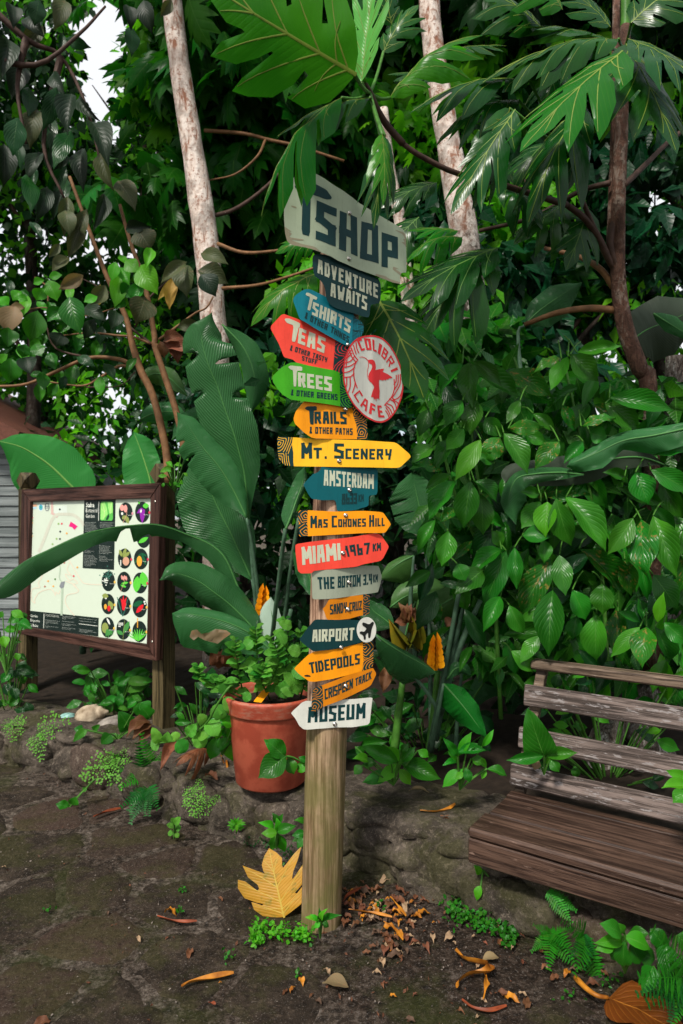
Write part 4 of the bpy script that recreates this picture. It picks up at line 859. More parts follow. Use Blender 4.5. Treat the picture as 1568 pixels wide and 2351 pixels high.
for r_ in np.linspace(0.001, 95, 8):
    for j in range(28): an = j / 28 * 6.2832; vs.append(PB + Vector((r_ * k * math.cos(an), r_ * k * math.sin(an), 178 * k + .012 * noise.noise(Vector((r_ * .1, math.cos(an) * 2, math.sin(an) * 2))))))
mm.add(vs, [(i * 28 + j, i * 28 + (j + 1) % 28, (i + 1) * 28 + (j + 1) % 28, (i + 1) * 28 + j) for i in range(7) for j in range(28)]); mm.obj('potting_soil', MT['soil'], pot)
mm = M3(); q = [U(582, 1611, DP - .12), U(602, 1585, DP - .05), U(620, 1588, DP - .05), U(600, 1613, DP - .12)]
mm.add(q + [v + Vector((0, .003, .001)) for v in q], [(0, 1, 2, 3), (7, 6, 5, 4)]); o = mm.obj('plant_tag', MT['orange'], None, smooth=False); tag(o, 'small orange plant label tag stuck in the soil of the red pot', 'plant tag')

# ================================================================== house at the left
sid = wood_mat('blue_grey_siding', (.13, .15, .15), (.20, .22, .22), (1, 0, 0), .5, .6)
house = top('house', 'grey clapboard house wall with a red brown roof edge at the left border', 'house', U(-60, 1640, 7.2) * 1.0)
zb = 0.0; H0 = U(58, 1300, 7.2); k = 0; z = .05
while z < 2.28:
    mm = M3(); c = Vector((H0.x - 1.8, H0.y, z + .055)); n_ = Vector((0, -1, .16)).normalized(); up = Vector((0, .16, 1)).normalized()
    box(mm, c, (Vector((1, 0, 0)), up, n_), (1.8, .060, .008)); mm.obj('siding_board', sid, house, smooth=False); z += .108; k += 1
mm = M3(); box(mm, Vector((H0.x - 1.8, H0.y + 1.5, 1.12)), (Vector((1, 0, 0)), Vector((0, 1, 0)), UPZ), (1.78, 1.46, 1.12)); mm.obj('wall', sid, house, smooth=False)
mm = M3(); box(mm, Vector((H0.x + .01, H0.y + .01, 1.13)), (UPZ, Vector((1, 0, 0)), Vector((0, 1, 0))), (1.12, .035, .035)); mm.obj('corner_board', sid, house, smooth=False)
a = U(-420, 752, 6.9); b = U(48, 1008, 6.9); d_ = (b - a).normalized(); n_ = Vector((0, -1, 0)); up = d_.cross(n_) * -1
mm = M3(); box(mm, (a + b) / 2 - up * .02 + Vector((0, 1.6, 0)), (d_, Vector((0, 1, 0)), up), ((b - a).length / 2, 1.7, .09)); mm.obj('roof', plain('red_brown_roof', (.12, .045, .03), .7), house, smooth=False)
# ================================================================== foliage: leaf meshes
G_ = lambda k: k
MT['shrub'] = leaf_mat('glossy_mid_green_leaf', (.016, .135, .007), .36, (.07, .22, .03), sideveins=9, worldnoise=5, var=.5)
MT['shrub_spot'] = leaf_mat('spotted_glossy_leaf', (.012, .12, .006), .36, (.07, .22, .03), sideveins=9, worldnoise=6, blotch=(.22, .13, .03), blot_amt=.8)
MT['shrub_dark'] = leaf_mat('dark_green_leaf', (.003, .040, .006), .36, (.03, .09, .02), sideveins=9, trans=.12)  # dark copy of the shrub leaf, shade of deeper layers put into colour
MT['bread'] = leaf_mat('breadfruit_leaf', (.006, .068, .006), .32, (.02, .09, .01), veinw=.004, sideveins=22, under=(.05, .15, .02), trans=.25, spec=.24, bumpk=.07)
MT['bread_lit'] = leaf_mat('lit_tone_breadfruit_leaf', (.018, .19, .006), .34, (.05, .2, .01), veinw=.004, sideveins=22, under=(.06, .22, .02), trans=.4, bumpk=.08)  # brighter copy of the breadfruit leaf, lit look put into its colour
MT['rib_mid'] = plain('mid_green_midrib', (.055, .17, .045), .45, 20, .15, 0); MT['rib_light'] = plain('pale_green_midrib', (.16, .36, .08), .45, 20, .15, 0)
MT['bread_young'] = leaf_mat('young_breadfruit_leaf', (.10, .36, .06), .4, (.2, .5, .1), veinw=.004, sideveins=24, under=(.25, .5, .2), trans=.35)
MT['vein'] = plain('yellow_green_vein', (.12, .18, .02), .45, 20, .2, 0)
MT['vein_dim'] = plain('green_vein', (.06, .14, .02), .45, 20, .2, 0)
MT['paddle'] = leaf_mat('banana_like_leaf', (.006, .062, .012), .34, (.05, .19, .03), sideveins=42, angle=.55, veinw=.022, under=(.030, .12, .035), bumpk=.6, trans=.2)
MT['paddle_lit'] = leaf_mat('lit_tone_banana_like_leaf', (.008, .18, .018), .36, (.12, .32, .05), sideveins=42, angle=.55, veinw=.022, under=(.04, .16, .05), bumpk=.5, trans=.3)  # lit copy of the banana-like leaf, the light sits in its green
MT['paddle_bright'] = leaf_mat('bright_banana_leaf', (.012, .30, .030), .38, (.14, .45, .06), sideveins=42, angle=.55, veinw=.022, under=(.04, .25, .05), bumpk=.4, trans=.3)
MT['paddle_yel'] = leaf_mat('yellowing_banana_like_leaf', (.03, .13, .010), .4, (.2, .3, .04), sideveins=42, angle=.55, veinw=.02, under=(.05, .13, .03), blotch=(.34, .26, .03), blot_amt=.75, bumpk=.5, trans=.2)
MT['paddle_torn'] = leaf_mat('scorched_banana_like_leaf', (.006, .10, .010), .36, (.10, .22, .03), sideveins=42, angle=.55, veinw=.02, blotch=(.45, .30, .18), blot_amt=.9, bumpk=.6, trans=.15)
MT['under_dark'] = leaf_mat('grey_green_underside', (.022, .034, .020), .6, (.04, .06, .03), sideveins=42, angle=.55, trans=.08)
MT['silver'] = leaf_mat('pale_silver_green_leaf', (.30, .40, .32), .5, (.45, .52, .42), sideveins=18, trans=.2, var=.1)
MT['herb'] = leaf_mat('soft_light_green_leaf', (.11, .38, .04), .5, (.25, .5, .12), sideveins=10, bumpk=.8, trans=.3, var=.3, edge=(.09, .26, .05))
MT['herb_dk'] = leaf_mat('soft_green_leaf', (.03, .19, .015), .5, (.06, .20, .04), sideveins=10, bumpk=.8, trans=.25)
MT['tan'] = leaf_mat('bronze_tan_leaf', (.20, .145, .075), .6, (.20, .16, .08), sideveins=9, blotch=(.30, .15, .07), blot_amt=.5, trans=.25)
MT['olive'] = leaf_mat('grey_olive_leaf', (.045, .060, .020), .55, (.11, .12, .07), sideveins=9, blotch=(.13, .09, .045), blot_amt=.5, trans=.2)
MT['slate'] = leaf_mat('dark_grey_green_leaf', (.006, .022, .007), .5, (.05, .06, .04), sideveins=9, trans=.12)
MT['yellowleaf'] = leaf_mat('yellow_leaf', (.45, .30, .06), .5, (.5, .4, .1), sideveins=9, trans=.35)
MT['lime'] = leaf_mat('lime_green_leaf', (.055, .32, .010), .42, (.14, .36, .05), sideveins=9, trans=.4)
MT['dead'] = leaf_mat('dry_brown_leaf', (.16, .065, .030), .6, (.2, .1, .05), sideveins=9, trans=.12, blotch=(.08, .03, .015))
MT['golden'] = leaf_mat('golden_fallen_leaf', (.33, .175, .014), .5, (.42, .30, .05), sideveins=20, trans=.1, blotch=(.10, .12, .015), blot_amt=.6, veinw=.004)
MT['vein_gold'] = plain('golden_vein', (.38, .26, .04), .5, 20, .15, 0)
MT['petal'] = plain('orange_brown_bract', (.26, .065, .008), .45, 14, .5, .3, c2=(.50, .20, .02))
MT['rust'] = plain('rusty_red_strip', (.17, .036, .012), .5, 20, .4, .3)
MT['flower'] = plain('orange_flower_bract', (.80, .20, .005), .4, 9, .2, .1, c2=(.85, .45, .01))
MT['stalk'] = plain('grey_green_stalk', (.055, .11, .065), .5, 30, .3, .2); MT['stalk_g'] = plain('green_stalk', (.05, .15, .02), .45, 30, .3, .2)
MT['twig'] = plain('orange_brown_branch', (.17, .085, .038), .6, 25, .35, .4); MT['twig_dk'] = plain('dark_branch', (.055, .030, .022), .65, 25, .35, .4)
MT['fern'] = leaf_mat('fern_green', (.018, .17, .008), .5, (.05, .18, .02), sideveins=3, trans=.3)
MT['fern_dk'] = leaf_mat('deep_fern_green', (.006, .08, .010), .45, (.03, .1, .02), sideveins=3, trans=.2)
def bark(name, c1, c2, c3, sc=1.0, moss_z=None):
    s = NT(name); p = s.n('NewGeometry').outputs['Position']; a = s.noise(s.mapping(p, (7 * sc, 7 * sc, 2.6 * sc)), 2.2, 7, .68, .5); b = s.noise(p, 34 * sc, 5, .7); l = s.noise(p, 7 * sc, 4)
    col = s.ramp(a, [(.40, c2), (.46, c1), (.52, mul(c1, 1.15)), (.58, c3)]); col = s.mix(s.ramp(b, [(.53, 0), (.60, .8)]), col, c2); col = s.mix(s.ramp(l, [(.48, 0), (.58, .6)]), col, mul(c1, .45))
    if moss_z:
        sx = s.n('SeparateXYZ'); s.l(p, sx.inputs[0]); lich = s.ramp(s.noise(p, 16, 6, .75), [(.42, (.03, .024, .018)), (.50, (.07, .055, .045)), (.56, (.30, .28, .25))])
        col = s.mix(s.ramp(s.math('ADD', s.math('MULTIPLY', s.math('SUBTRACT', sx.outputs[2], moss_z), .8), l), [(.3, 1), (.7, 0)]), col, lich)
    s.set(Base_Color=col, Roughness=.8, Specular_IOR_Level=.15); s.bump(s.math('ADD', a, s.math('MULTIPLY', b, .4)), .9, .02); return s.mat
MT['white_bark'] = bark('pale_pinkish_bark', (.56, .46, .40), (.26, .12, .075), (.70, .62, .56)); MT['white_bark_lichen'] = bark('pale_bark_lichened_below', (.56, .46, .40), (.26, .12, .075), (.70, .62, .56), moss_z=3.6); MT['brown_bark'] = bark('brown_bark', (.11, .055, .038), (.05, .028, .02), (.2, .15, .12), 1.6); MT['dark_bark'] = bark('dark_bark', (.035, .024, .018), (.015, .010, .008), (.07, .06, .05))
MT['lichen_bark'] = bark('lichen_spotted_bark', (.17, .14, .12), (.05, .035, .028), (.42, .40, .37), 2.2)

PROF = {
 'ovate': lambda t: .5 * math.sin(math.pi * t ** .90) ** 1.05 if t < .80 else .5 * math.sin(math.pi * .80 ** .90) ** 1.05 * ((1 - t) / .20) ** 1.35,
 'lance': lambda t: .5 * math.sin(math.pi * t ** .72) ** 1.05 if t < 1 else 0,
 'obov': lambda t: .5 * math.sin(math.pi * t ** 1.25) ** .9 if 0 < t < .88 else (.5 * math.sin(math.pi * .88 ** 1.25) ** .9 * ((1 - t) / .12) ** 1.3 if t > 0 else 0),
 'heart': lambda t: .5 * (min(1, t * 6) ** .5) * math.cos(math.pi / 2 * max(0, (t - .12) / .88)) ** .75,
 'round': lambda t: .5 * math.sin(math.pi * t ** .85) ** .6,
}
def leafmesh(name, prof, mat, nl=10, nw=2, droop=.12, fold=.18, wave=.02, twist=0.0, serr=0, seed=0, lobe=0.0, wavek=2.2):
    f = PROF[prof]; m = M3(); W = 2 * nw + 1; vs = []; uv = []
    for i in range(nl + 1):
        t = i / nl; w = max(0.0, f(min(max(t, .0001), .9999)))
        if serr and i % 2 and 0 < i < nl: w *= 1 - serr
        if lobe: w *= 1 + lobe * math.sin(t * 9 + seed)
        for j in range(-nw, nw + 1):
            a = j / nw; x = a * w
            z = fold * abs(a) * w * 2 + 4 * droop * t * (1 - t) - droop * .3 * abs(a) ** 2 + wave * math.sin(t * math.pi * 2 * wavek + (1.3 if j > 0 else 0) + seed) * abs(a) + wave * .8 * noise.noise(Vector((x * 3 + seed, t * 4, 0)))
            tw = twist * (t - .5); xx = x * math.cos(tw) - z * math.sin(tw); zz = x * math.sin(tw) + z * math.cos(tw)
            vs.append((xx, t, zz)); uv.append((.5 + a * .5, t))
    fs = []
    for i in range(nl):
        for j in range(2 * nw): a = i * W + j; fs.append((a, a + 1, a + W + 1, a + W))
    m.add(vs, fs, 0, uv); return m.mesh(name, mat)
def variants(name, prof, mat, n=5, seed=0, **kw):
    rg = random.Random(seed + hash(prof) % 7 if False else seed); out = []
    for i in range(n):
        k = dict(kw); k['droop'] = kw.get('droop', .12) * rg.uniform(.4, 1.5); k['fold'] = kw.get('fold', .18) * rg.uniform(.3, 1.5); k['wave'] = kw.get('wave', .025) * rg.uniform(.6, 1.6); k['twist'] = rg.uniform(-.5, .5)
        out.append(leafmesh(name, prof, MT[mat], seed=seed + i * 1.7, **k))
    return out
def place(me, base, tip, hint, w, p, name='leaf', thick=None):
    "leaf mesh from base to tip, its face turned to hint; w in metres"
    y = tip - base; L = y.length
    if L < 1e-5: return
    y = y / L; z = hint - y * hint.dot(y)
    if z.length < 1e-3: z = y.orthogonal()
    z.normalize(); x = y.cross(z)
    M = Matrix.Identity(4); zs = thick if thick else L * .8
    for i in range(3): M[i][0] = x[i] * w; M[i][1] = y[i] * L; M[i][2] = z[i] * zs; M[i][3] = base[i]
    return obj(name, me, p, M)
def pleaf(me, b, t, D, w, p, roll=0.0, dD=None, rg=rnd, name='leaf', tiltup=.35):
    "leaf seen from b to t (picture), around depth D, w wide in the picture"
    L = math.dist(b, t); dd = (L / F * D) * (rg.uniform(-.45, .1) if dD is None else dD)
    B = U(b[0], b[1], D); T = U(t[0], t[1], D + dd)
    v = (Vector((0, 0, CH)) - B).normalized() + Vector((rg.uniform(-.35, .35) + roll, 0, rg.uniform(0, tiltup * 2)))
    return place(me, B, T, v.normalized(), w / F * D, p, name)
ovs = variants('leaf', 'ovate', 'shrub', 6, 11, nl=10, nw=2, droop=.10, fold=.22, wave=.03)
ovp = variants('leaf', 'ovate', 'shrub_spot', 4, 15, nl=10, nw=2, droop=.14, fold=.3, wave=.06)
ovd = variants('leaf', 'ovate', 'shrub_dark', 4, 21, nl=8, nw=2)
ovl = variants('leaf', 'ovate', 'lime', 4, 31, nl=10, nw=2, droop=.12, fold=.22)
def special(mat, prof='ovate', n=3, seed=40, **kw): return variants('leaf', prof, mat, n, seed, **({'nl': 10, 'nw': 2, 'droop': .12, 'fold': .22, 'wave': .03} | kw))
tanl, olil, slal, yell, deadl = special('tan'), special('olive'), special('slate'), special('yellowleaf', seed=44), special('dead', wave=.09, droop=.2, fold=.5, seed=47)
herb = variants('leaf', 'round', 'herb', 5, 51, nl=12, nw=2, droop=.10, fold=.15, wave=.035, serr=.10); herbd = variants('leaf', 'round', 'herb_dk', 3, 55, nl=12, nw=2, droop=.1, fold=.15, wave=.03, serr=.1)
hearts = variants('leaf', 'heart', 'shrub', 4, 61, nl=10, nw=3, droop=.08, fold=.18, wave=.02)
lanc = variants('leaf', 'lance', 'shrub', 4, 71, nl=8, nw=2); lancl = variants('leaf', 'lance', 'lime', 4, 75, nl=8, nw=2)
obov = variants('leaf', 'obov', 'shrub', 4, 77, nl=9, nw=2)

# ---- breadfruit leaf
BH = [(.02, 0), (.09, .03), (.19, .10), (.28, .25), (.31, .385), (.25, .36), (.13, .28), (.12, .30), (.22, .36), (.34, .50), (.405, .68), (.42, .82), (.34, .74), (.13, .53), (.12, .555), (.20, .64), (.28, .80), (.31, 1.02), (.23, .94), (.10, .77), (.10, .81), (.115, .92), (.065, 1.06), (0, 1.16)]
def breadmesh(name, mat, vein, droop=.25, side=.35, seed=0, tipdrop=.1, under=False, cup=0.0, shallow=1.0):
    rg = random.Random(seed); BQ = [(x * shallow if .1 < x < .135 and .2 < y < .8 else x, y) for x, y in BH]
    R_ = [(x * rg.uniform(.92, 1.08), y + rg.uniform(-.012, .012)) for x, y in BQ]; L_ = [(-x * rg.uniform(.92, 1.08), y + rg.uniform(-.012, .012)) for x, y in BQ]
    R_[-1] = L_[-1] = (0, 1.16); out = R_[:-1] + L_[::-1]
    pts = [(x, y) for y in np.arange(.04, 1.05, .06) for x in np.arange(-.36, .361, .06)]
    V, T = region([out], pts=pts)
    def zf(x, y):
        a = abs(x); r_ = math.hypot(a, y)
        return droop * .82 * y - droop * (y - .15) ** 2 * (1 if y > .15 else 0) - side * a * a * 2.2 - tipdrop * (a / .36) ** 2 * .5 + cup * a + .005 * math.sin((y - a * .9) * 34) * min(1, a * 6) + .02 * noise.noise(Vector((x * 5 + seed, y * 5, 0)))
    m = M3(); m.add([(v.x, v.y, zf(v.x, v.y)) for v in V], T, 0, [(.5 + v.x, v.y) for v in V])
    vp = []
    for s in (1, -1):
        for a, b in (((0, .04), (.285, .345)), ((0, .24), (.395, .775)), ((0, .48), (.295, .97)), ((0, .12), (.18, .20)), ((0, .74), (.08, .98))):
            vp.append([(s * (a[0] + (b[0] - a[0]) * t), a[1] + (b[1] - a[1]) * t + .02 * math.sin(math.pi * t)) for t in np.linspace(0, 1, 7)])
    vp.append([(0, y) for y in np.linspace(-.02, 1.12, 14)])
    for k, P in enumerate(vp):
        n = len(P)
        for s in (.004, -.006):
            vs = []
            for i, (x, y) in enumerate(P):
                w = (.0105 if k == len(vp) - 1 else .0055) * (1 - .75 * i / n)
                a, b = P[max(0, i - 1)], P[min(n - 1, i + 1)]; dx, dy = b[0] - a[0], b[1] - a[1]; l = math.hypot(dx, dy); nx, ny = -dy / l, dx / l; z = zf(x, y)
                vs += [(x + nx * w, y + ny * w, z + s * .4), (x, y, z + s), (x - nx * w, y - ny * w, z + s * .4)]
            m.add(vs, [f for i in range(n - 1) for f in ((3 * i, 3 * i + 1, 3 * i + 4, 3 * i + 3), (3 * i + 1, 3 * i + 2, 3 * i + 5, 3 * i + 4))], 1)
    return m.mesh(name, [MT[mat], MT[vein]])
bfd = [breadmesh('leaf', 'bread', 'vein', .35 * k, .5 * j, s, .12) for s, (k, j) in enumerate(((.6, .4), (1.2, .8), (1.7, 1.2), (1.0, 1.6), (.3, .6)))]
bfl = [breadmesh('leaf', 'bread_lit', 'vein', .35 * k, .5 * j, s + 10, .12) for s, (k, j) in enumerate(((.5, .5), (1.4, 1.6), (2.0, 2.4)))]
bfy = [breadmesh('leaf', 'bread_young', 'vein', .1, .2, 21, .0, cup=.5)]
bfm = [breadmesh('leaf', 'bread', 'vein_dim', .35 * k, .5 * j, s + 30, .12) for s, (k, j) in enumerate(((.6, .5), (1.6, 1.4), (1.0, 2.6)))]

# ---- paddle leaf built on its own midrib curve
def paddle(spine, wl, wr, mat, p, al=25, ar=25, n=72, nw=5, tears=(), seed=0, name='leaf', ruff=.006, rib=True, droopk=.25, petiole=None, prad=.011, pm='stalk'):
    """spine: (px, py, D) points from leaf base to tip; wl / wr: half widths in picture units along it;
    al / ar: how far each half folds away from the viewer (degrees)"""
    S = catmull([U(*q) for q in spine], n); m = M3(); rg = random.Random(seed); Dm = spine[0][2]
    def wat(L, t): f = t * (len(L) - 1); k = min(int(f), len(L) - 2); return (L[k] + (L[k + 1] - L[k]) * (f - k))
    vs = []; uv = []; W = 2 * nw + 1; eye = Vector((0, 0, CH))
    tear = {}
    for (t, side, dep) in tears:
        k_ = int(round(t * n)); tear[(k_, side)] = dep; tear[(k_ + 1, side)] = dep * .8
    for i, c in enumerate(S):
        t = i / n; T = (S[min(i + 1, n)] - S[max(i - 1, 0)]).normalized(); v = (eye - c).normalized(); sd = T.cross(v).normalized(); fn = sd.cross(T).normalized()
        dep = c.y
        tipf = min(1, (1 - t) * 9) ** .6 * min(1, t * 7 + .05) ** .6
        for j in range(-nw, nw + 1):
            a = abs(j) / nw; w = (wat(wl, t) if j < 0 else wat(wr, t)) / F * dep * tipf
            side = -1 if j < 0 else 1; td = tear.get((i, side), 0)
            if td and a > 1 - td: w *= (1 - td) / max(a, .01) * (1.0 if a > 0 else 1)
            an = R(al if j < 0 else ar); 
            d = sd * side * math.cos(an * (.4 + .9 * a)) - fn * math.sin(an * (.4 + .9 * a))
            q = c + d * (w * a) + Vector((0, 0, -1)) * (droopk * w * a * a) * .3
            q += fn * (ruff * 1.6 * math.sin(i * .23 + side + seed) * a * a + ruff * .8 * noise.noise(Vector((i * .35, a * 2 + seed, side))) * a)
            vs.append(q); uv.append((.5 + .5 * a * (side if j else 0), t))
    fs = [(i * W + j, (i + 1) * W + j, (i + 1) * W + j + 1, i * W + j + 1) for i in range(n) for j in range(W - 1)]
    m.add(vs, fs, 0, uv)
    if rib: tube(m, [q - (eye - q).normalized() * .002 for q in S[::3]], [prad * .55, prad * .12], 6, n=n // 2, mi=1)
    o = m.obj(name, [MT[mat], MT['rib_light' if pm == 'rib_light' else 'rib_mid']], p)
    if petiole:
        m2 = M3(); tube(m2, [S[0]] + [U(*q) for q in petiole], [prad * .6, prad, prad * 1.3], 8); m2.obj('stalk', MT['stalk' if pm == 'rib_light' else pm], p)
    return o
# ================================================================== heliconia clump left of the post
hc = top('heliconia_plant', 'tall heliconia with long upright dark banana-like leaves between the map board and the signpost', 'heliconia', U(600, 1560, 4.1))
paddle([(571, 1192, 4.0), (562, 1093, 3.98), (549, 1038, 3.96), (535, 990, 3.94), (518, 944, 3.93), (499, 887, 3.92), (479, 839, 3.9), (463, 779, 3.9), (474, 745, 3.9), (487, 716, 3.9)], [20, 50, 72, 80, 72, 70, 62, 50, 26, 4], [14, 38, 52, 62, 62, 66, 76, 70, 40, 4], 'paddle', hc, 22, 14,
       tears=((.72, -1, .75), (.55, -1, .5), (.66, 1, .8), (.5, 1, .6), (.25, -1, .4)), seed=1, petiole=[(576, 1260, 4.0), (588, 1400, 4.05), (600, 1560, 4.1)])
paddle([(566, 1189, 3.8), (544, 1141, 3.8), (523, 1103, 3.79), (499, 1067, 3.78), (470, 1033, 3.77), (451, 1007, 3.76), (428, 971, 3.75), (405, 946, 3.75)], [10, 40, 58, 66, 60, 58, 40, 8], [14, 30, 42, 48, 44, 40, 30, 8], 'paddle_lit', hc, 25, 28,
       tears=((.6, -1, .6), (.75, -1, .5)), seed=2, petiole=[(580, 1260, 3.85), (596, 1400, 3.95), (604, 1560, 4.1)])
paddle([(578, 1330, 4.2), (535, 1235, 4.2), (500, 1165, 4.2), (470, 1100, 4.2), (440, 1050, 4.2)], [20, 80, 90, 75, 10], [20, 55, 65, 55, 10], 'paddle', hc, 10, 10, seed=3, petiole=[(595, 1430, 4.2), (604, 1560, 4.15)])
paddle([(585, 1418, 3.75), (548, 1352, 3.74), (532, 1312, 3.73), (510, 1272, 3.72), (473, 1245, 3.70), (430, 1228, 3.66), (366, 1206, 3.55), (303, 1207, 3.45), (246, 1214, 3.36), (190, 1228, 3.28), (112, 1264, 3.18), (56, 1292, 3.1), (-10, 1345, 3.0), (-60, 1390, 2.95)],
       [8, 24, 34, 34, 30, 20, 26, 40, 28, 34, 42, 48, 46, 6], [8, 12, 14, 16, 14, 10, 8, 6, 5, 6, 8, 8, 8, 4], 'paddle', hc, 14, 55, n=70, tears=((.545, -1, .85), (.56, -1, .85), (.48, -1, .3)), seed=4, droopk=.2, petiole=[(596, 1480, 3.9), (604, 1560, 4.1)])
paddle([(590, 1458, 3.65), (572, 1432, 3.64), (532, 1392, 3.62), (494, 1362, 3.58), (452, 1333, 3.55), (401, 1316, 3.5), (366, 1332, 3.48)], [6, 30, 42, 52, 46, 34, 4], [10, 40, 60, 66, 58, 34, 4], 'paddle', hc, 35, 30, seed=5, petiole=[(600, 1500, 3.9), (606, 1560, 4.1)])
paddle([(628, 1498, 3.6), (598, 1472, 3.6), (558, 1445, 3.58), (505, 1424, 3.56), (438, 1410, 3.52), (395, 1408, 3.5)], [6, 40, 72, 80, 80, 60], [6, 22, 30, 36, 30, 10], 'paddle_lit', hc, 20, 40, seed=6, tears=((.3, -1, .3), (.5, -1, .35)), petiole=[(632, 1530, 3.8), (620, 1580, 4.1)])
mm = M3()
P = [(435, 1462), (440, 1448), (452, 1445), (462, 1455), (480, 1452), (495, 1444), (520, 1447), (530, 1455), (512, 1468), (500, 1478), (470, 1470), (455, 1462), (445, 1470)]
V, T = region([P], pts=[(x, y) for x in range(436, 530, 8) for y in range(1446, 1478, 8)]); mm.add([U(v.x, v.y, 3.52 + .02 * noise.noise(Vector((v.x * .1, v.y * .1, 0)))) for v in V], [tuple(reversed(t)) for t in T]); mm.obj('dry_leaf_edge', MT['tan'], hc)
paddle([(700, 1072, 3.2), (694, 1110, 3.2), (680, 1150, 3.18), (668, 1185, 3.16), (656, 1215, 3.15)][::-1], [8, 30, 34, 30, 14], [8, 12, 16, 22, 10], 'paddle', hc, 30, 45, seed=7, petiole=[(645, 1300, 3.3), (630, 1420, 3.5), (615, 1560, 4.0)])
for a in ([(655, 1215, 3.6), (640, 1330, 3.8), (628, 1480, 4.0)], [(686, 1190, 3.7), (668, 1300, 3.8), (645, 1480, 4.0)], [(668, 1400, 3.6), (655, 1470, 3.7), (648, 1540, 3.9)]):
    mm = M3(); tube(mm, [U(*q) for q in a], .011, 8); mm.obj('stalk', MT['stalk'], hc)
paddle([(720, 1375, 3.3), (712, 1330, 3.3), (700, 1300, 3.3), (672, 1262, 3.3)], [6, 34, 34, 6], [6, 30, 26, 4], 'paddle_lit', hc, 30, 30, n=20, seed=8)
def bract_spike(p, b, t, D, w, mat, n=9, name='flower_bract'):
    B, T = U(b[0], b[1], D), U(t[0], t[1], D); ax = (T - B); L = ax.length; ax.normalize(); me = leafmesh('bract', 'lance', MT[mat], 7, 2, .02, .7, .01)
    for i in range(n):
        f = i / n; q = B + ax * L * f * .75; s = 1 if i % 2 else -1; tip = q + ax * L * (.42 * (1 - f * .35)) + Vector((s * w / F * D * .28 * (1 - f * .7), -.01, 0))
        place(me, q, tip, Vector((s * .3, -1, .1)), w / F * D * .8 * (1 - f * .45), p, name)
bract_spike(hc, (604, 1412), (608, 1335), 3.9, 30, 'flower', 9)
for k, (x, y, r_) in enumerate(((512, 1525, 1.0), (500, 1500, 1.2), (535, 1498, 1.1), (490, 1478, 1.2), (545, 1475, 1.2), (520, 1480, 1.0))):
    pleaf(deadl[k % 3], (515 + (x - 515) * .2, 1530), (x, y), 3.9, 34, hc, name='flower_bract')
# golden leaf blade behind the pot
sp_ = top('broad_pale_leaf_plant', 'single upright silvery pale green leaf standing behind the red pot', 'leafy plant', U(640, 1560, 3.75))
paddle([(642, 1500, 3.7), (636, 1470, 3.7), (628, 1430, 3.7), (622, 1398, 3.7), (622, 1370, 3.7)], [10, 40, 36, 24, 3], [10, 24, 22, 18, 3], 'silver', sp_, 12, 10, n=20, seed=9, petiole=[(646, 1530, 3.72), (645, 1580, 3.75)], ruff=.004)
# big leaves behind and above the map board
bb = top('banana_plant', 'broad leaved banana plant with two bright green leaves rising behind the map board', 'banana plant', U(180, 1500, 5.9))
paddle([(215, 1165, 5.8), (165, 1117, 5.75), (120, 1073, 5.7), (80, 1044, 5.65), (42, 1024, 5.6), (-6, 1012, 5.55)], [60, 90, 96, 84, 60, 5], [30, 66, 76, 62, 36, 4], 'paddle_bright', bb, 14, 14, seed=11, pm='rib_light', prad=.022, petiole=[(200, 1250, 5.8), (190, 1500, 5.9)])
paddle([(350, 1150, 5.4), (345, 1105, 5.4), (332, 1060, 5.4), (318, 1020, 5.4), (306, 990, 5.4)], [46, 60, 54, 38, 5], [24, 30, 36, 34, 5], 'paddle_bright', bb, 10, 10, seed=12, pm='rib_light', prad=.016, petiole=[(352, 1250, 5.4), (300, 1500, 5.8)])
paddle([(395, 1010, 4.6), (430, 975, 4.6), (470, 950, 4.55), (505, 930, 4.5)], [6, 34, 30, 5], [6, 40, 34, 5], 'paddle_lit', bb, 25, 20, n=22, seed=13)
paddle([(510, 745, 4.5), (560, 800, 4.5), (585, 870, 4.5), (575, 950, 4.5)], [6, 40, 40, 6], [6, 24, 30, 6], 'paddle', bb, 25, 20, n=22, seed=14)
for P_, m_ in (([(320, 965, 4.4), (350, 950, 4.4), (390, 945, 4.4), (425, 950, 4.4)], 'paddle_lit'), ([(430, 910, 4.5), (385, 865, 4.5), (345, 860, 4.5), (325, 885, 4.5)], 'paddle_yel')):
    paddle(P_, [5, 26, 28, 5], [5, 26, 20, 5], m_, bb, 20, 20, n=18, seed=15)

# ================================================================== heliconia clump right of the post
hr = top('heliconia_plant', 'heliconia with yellow-tinged leaves, grey stalks and a green bract cluster right of the signpost', 'heliconia', U(985, 1730, 3.6))
paddle([(950, 1276, 3.7), (925, 1288, 3.7), (900, 1305, 3.7), (872, 1330, 3.7)], [6, 44, 46, 5], [6, 16, 20, 4], 'paddle_yel', hr, 20, 30, n=22, seed=21, petiole=[(946, 1330, 3.7), (943, 1400, 3.7), (960, 1560, 3.65)])
paddle([(1080, 1338, 3.6), (1055, 1362, 3.6), (1020, 1385, 3.6), (985, 1400, 3.6), (962, 1440, 3.6)], [6, 26, 38, 38, 5], [6, 34, 46, 44, 5], 'paddle_yel', hr, 25, 25, seed=22, petiole=[(1062, 1400, 3.6), (1000, 1700, 3.6)])
paddle([(860, 1455, 3.3), (890, 1478, 3.3), (925, 1500, 3.3), (965, 1522, 3.3), (1003, 1545, 3.3)], [5, 12, 16, 14, 4], [5, 44, 76, 84, 8], 'paddle', hr, 40, 35, seed=23, petiole=[(1000, 1620, 3.4), (985, 1720, 3.6)])
paddle([(1018, 1570, 3.35), (1045, 1600, 3.35), (1078, 1640, 3.35), (1118, 1695, 3.35)], [8, 34, 34, 4], [8, 42, 38, 4], 'paddle_torn', hr, 20, 25, seed=24, petiole=[(1005, 1640, 3.4), (990, 1725, 3.55)])
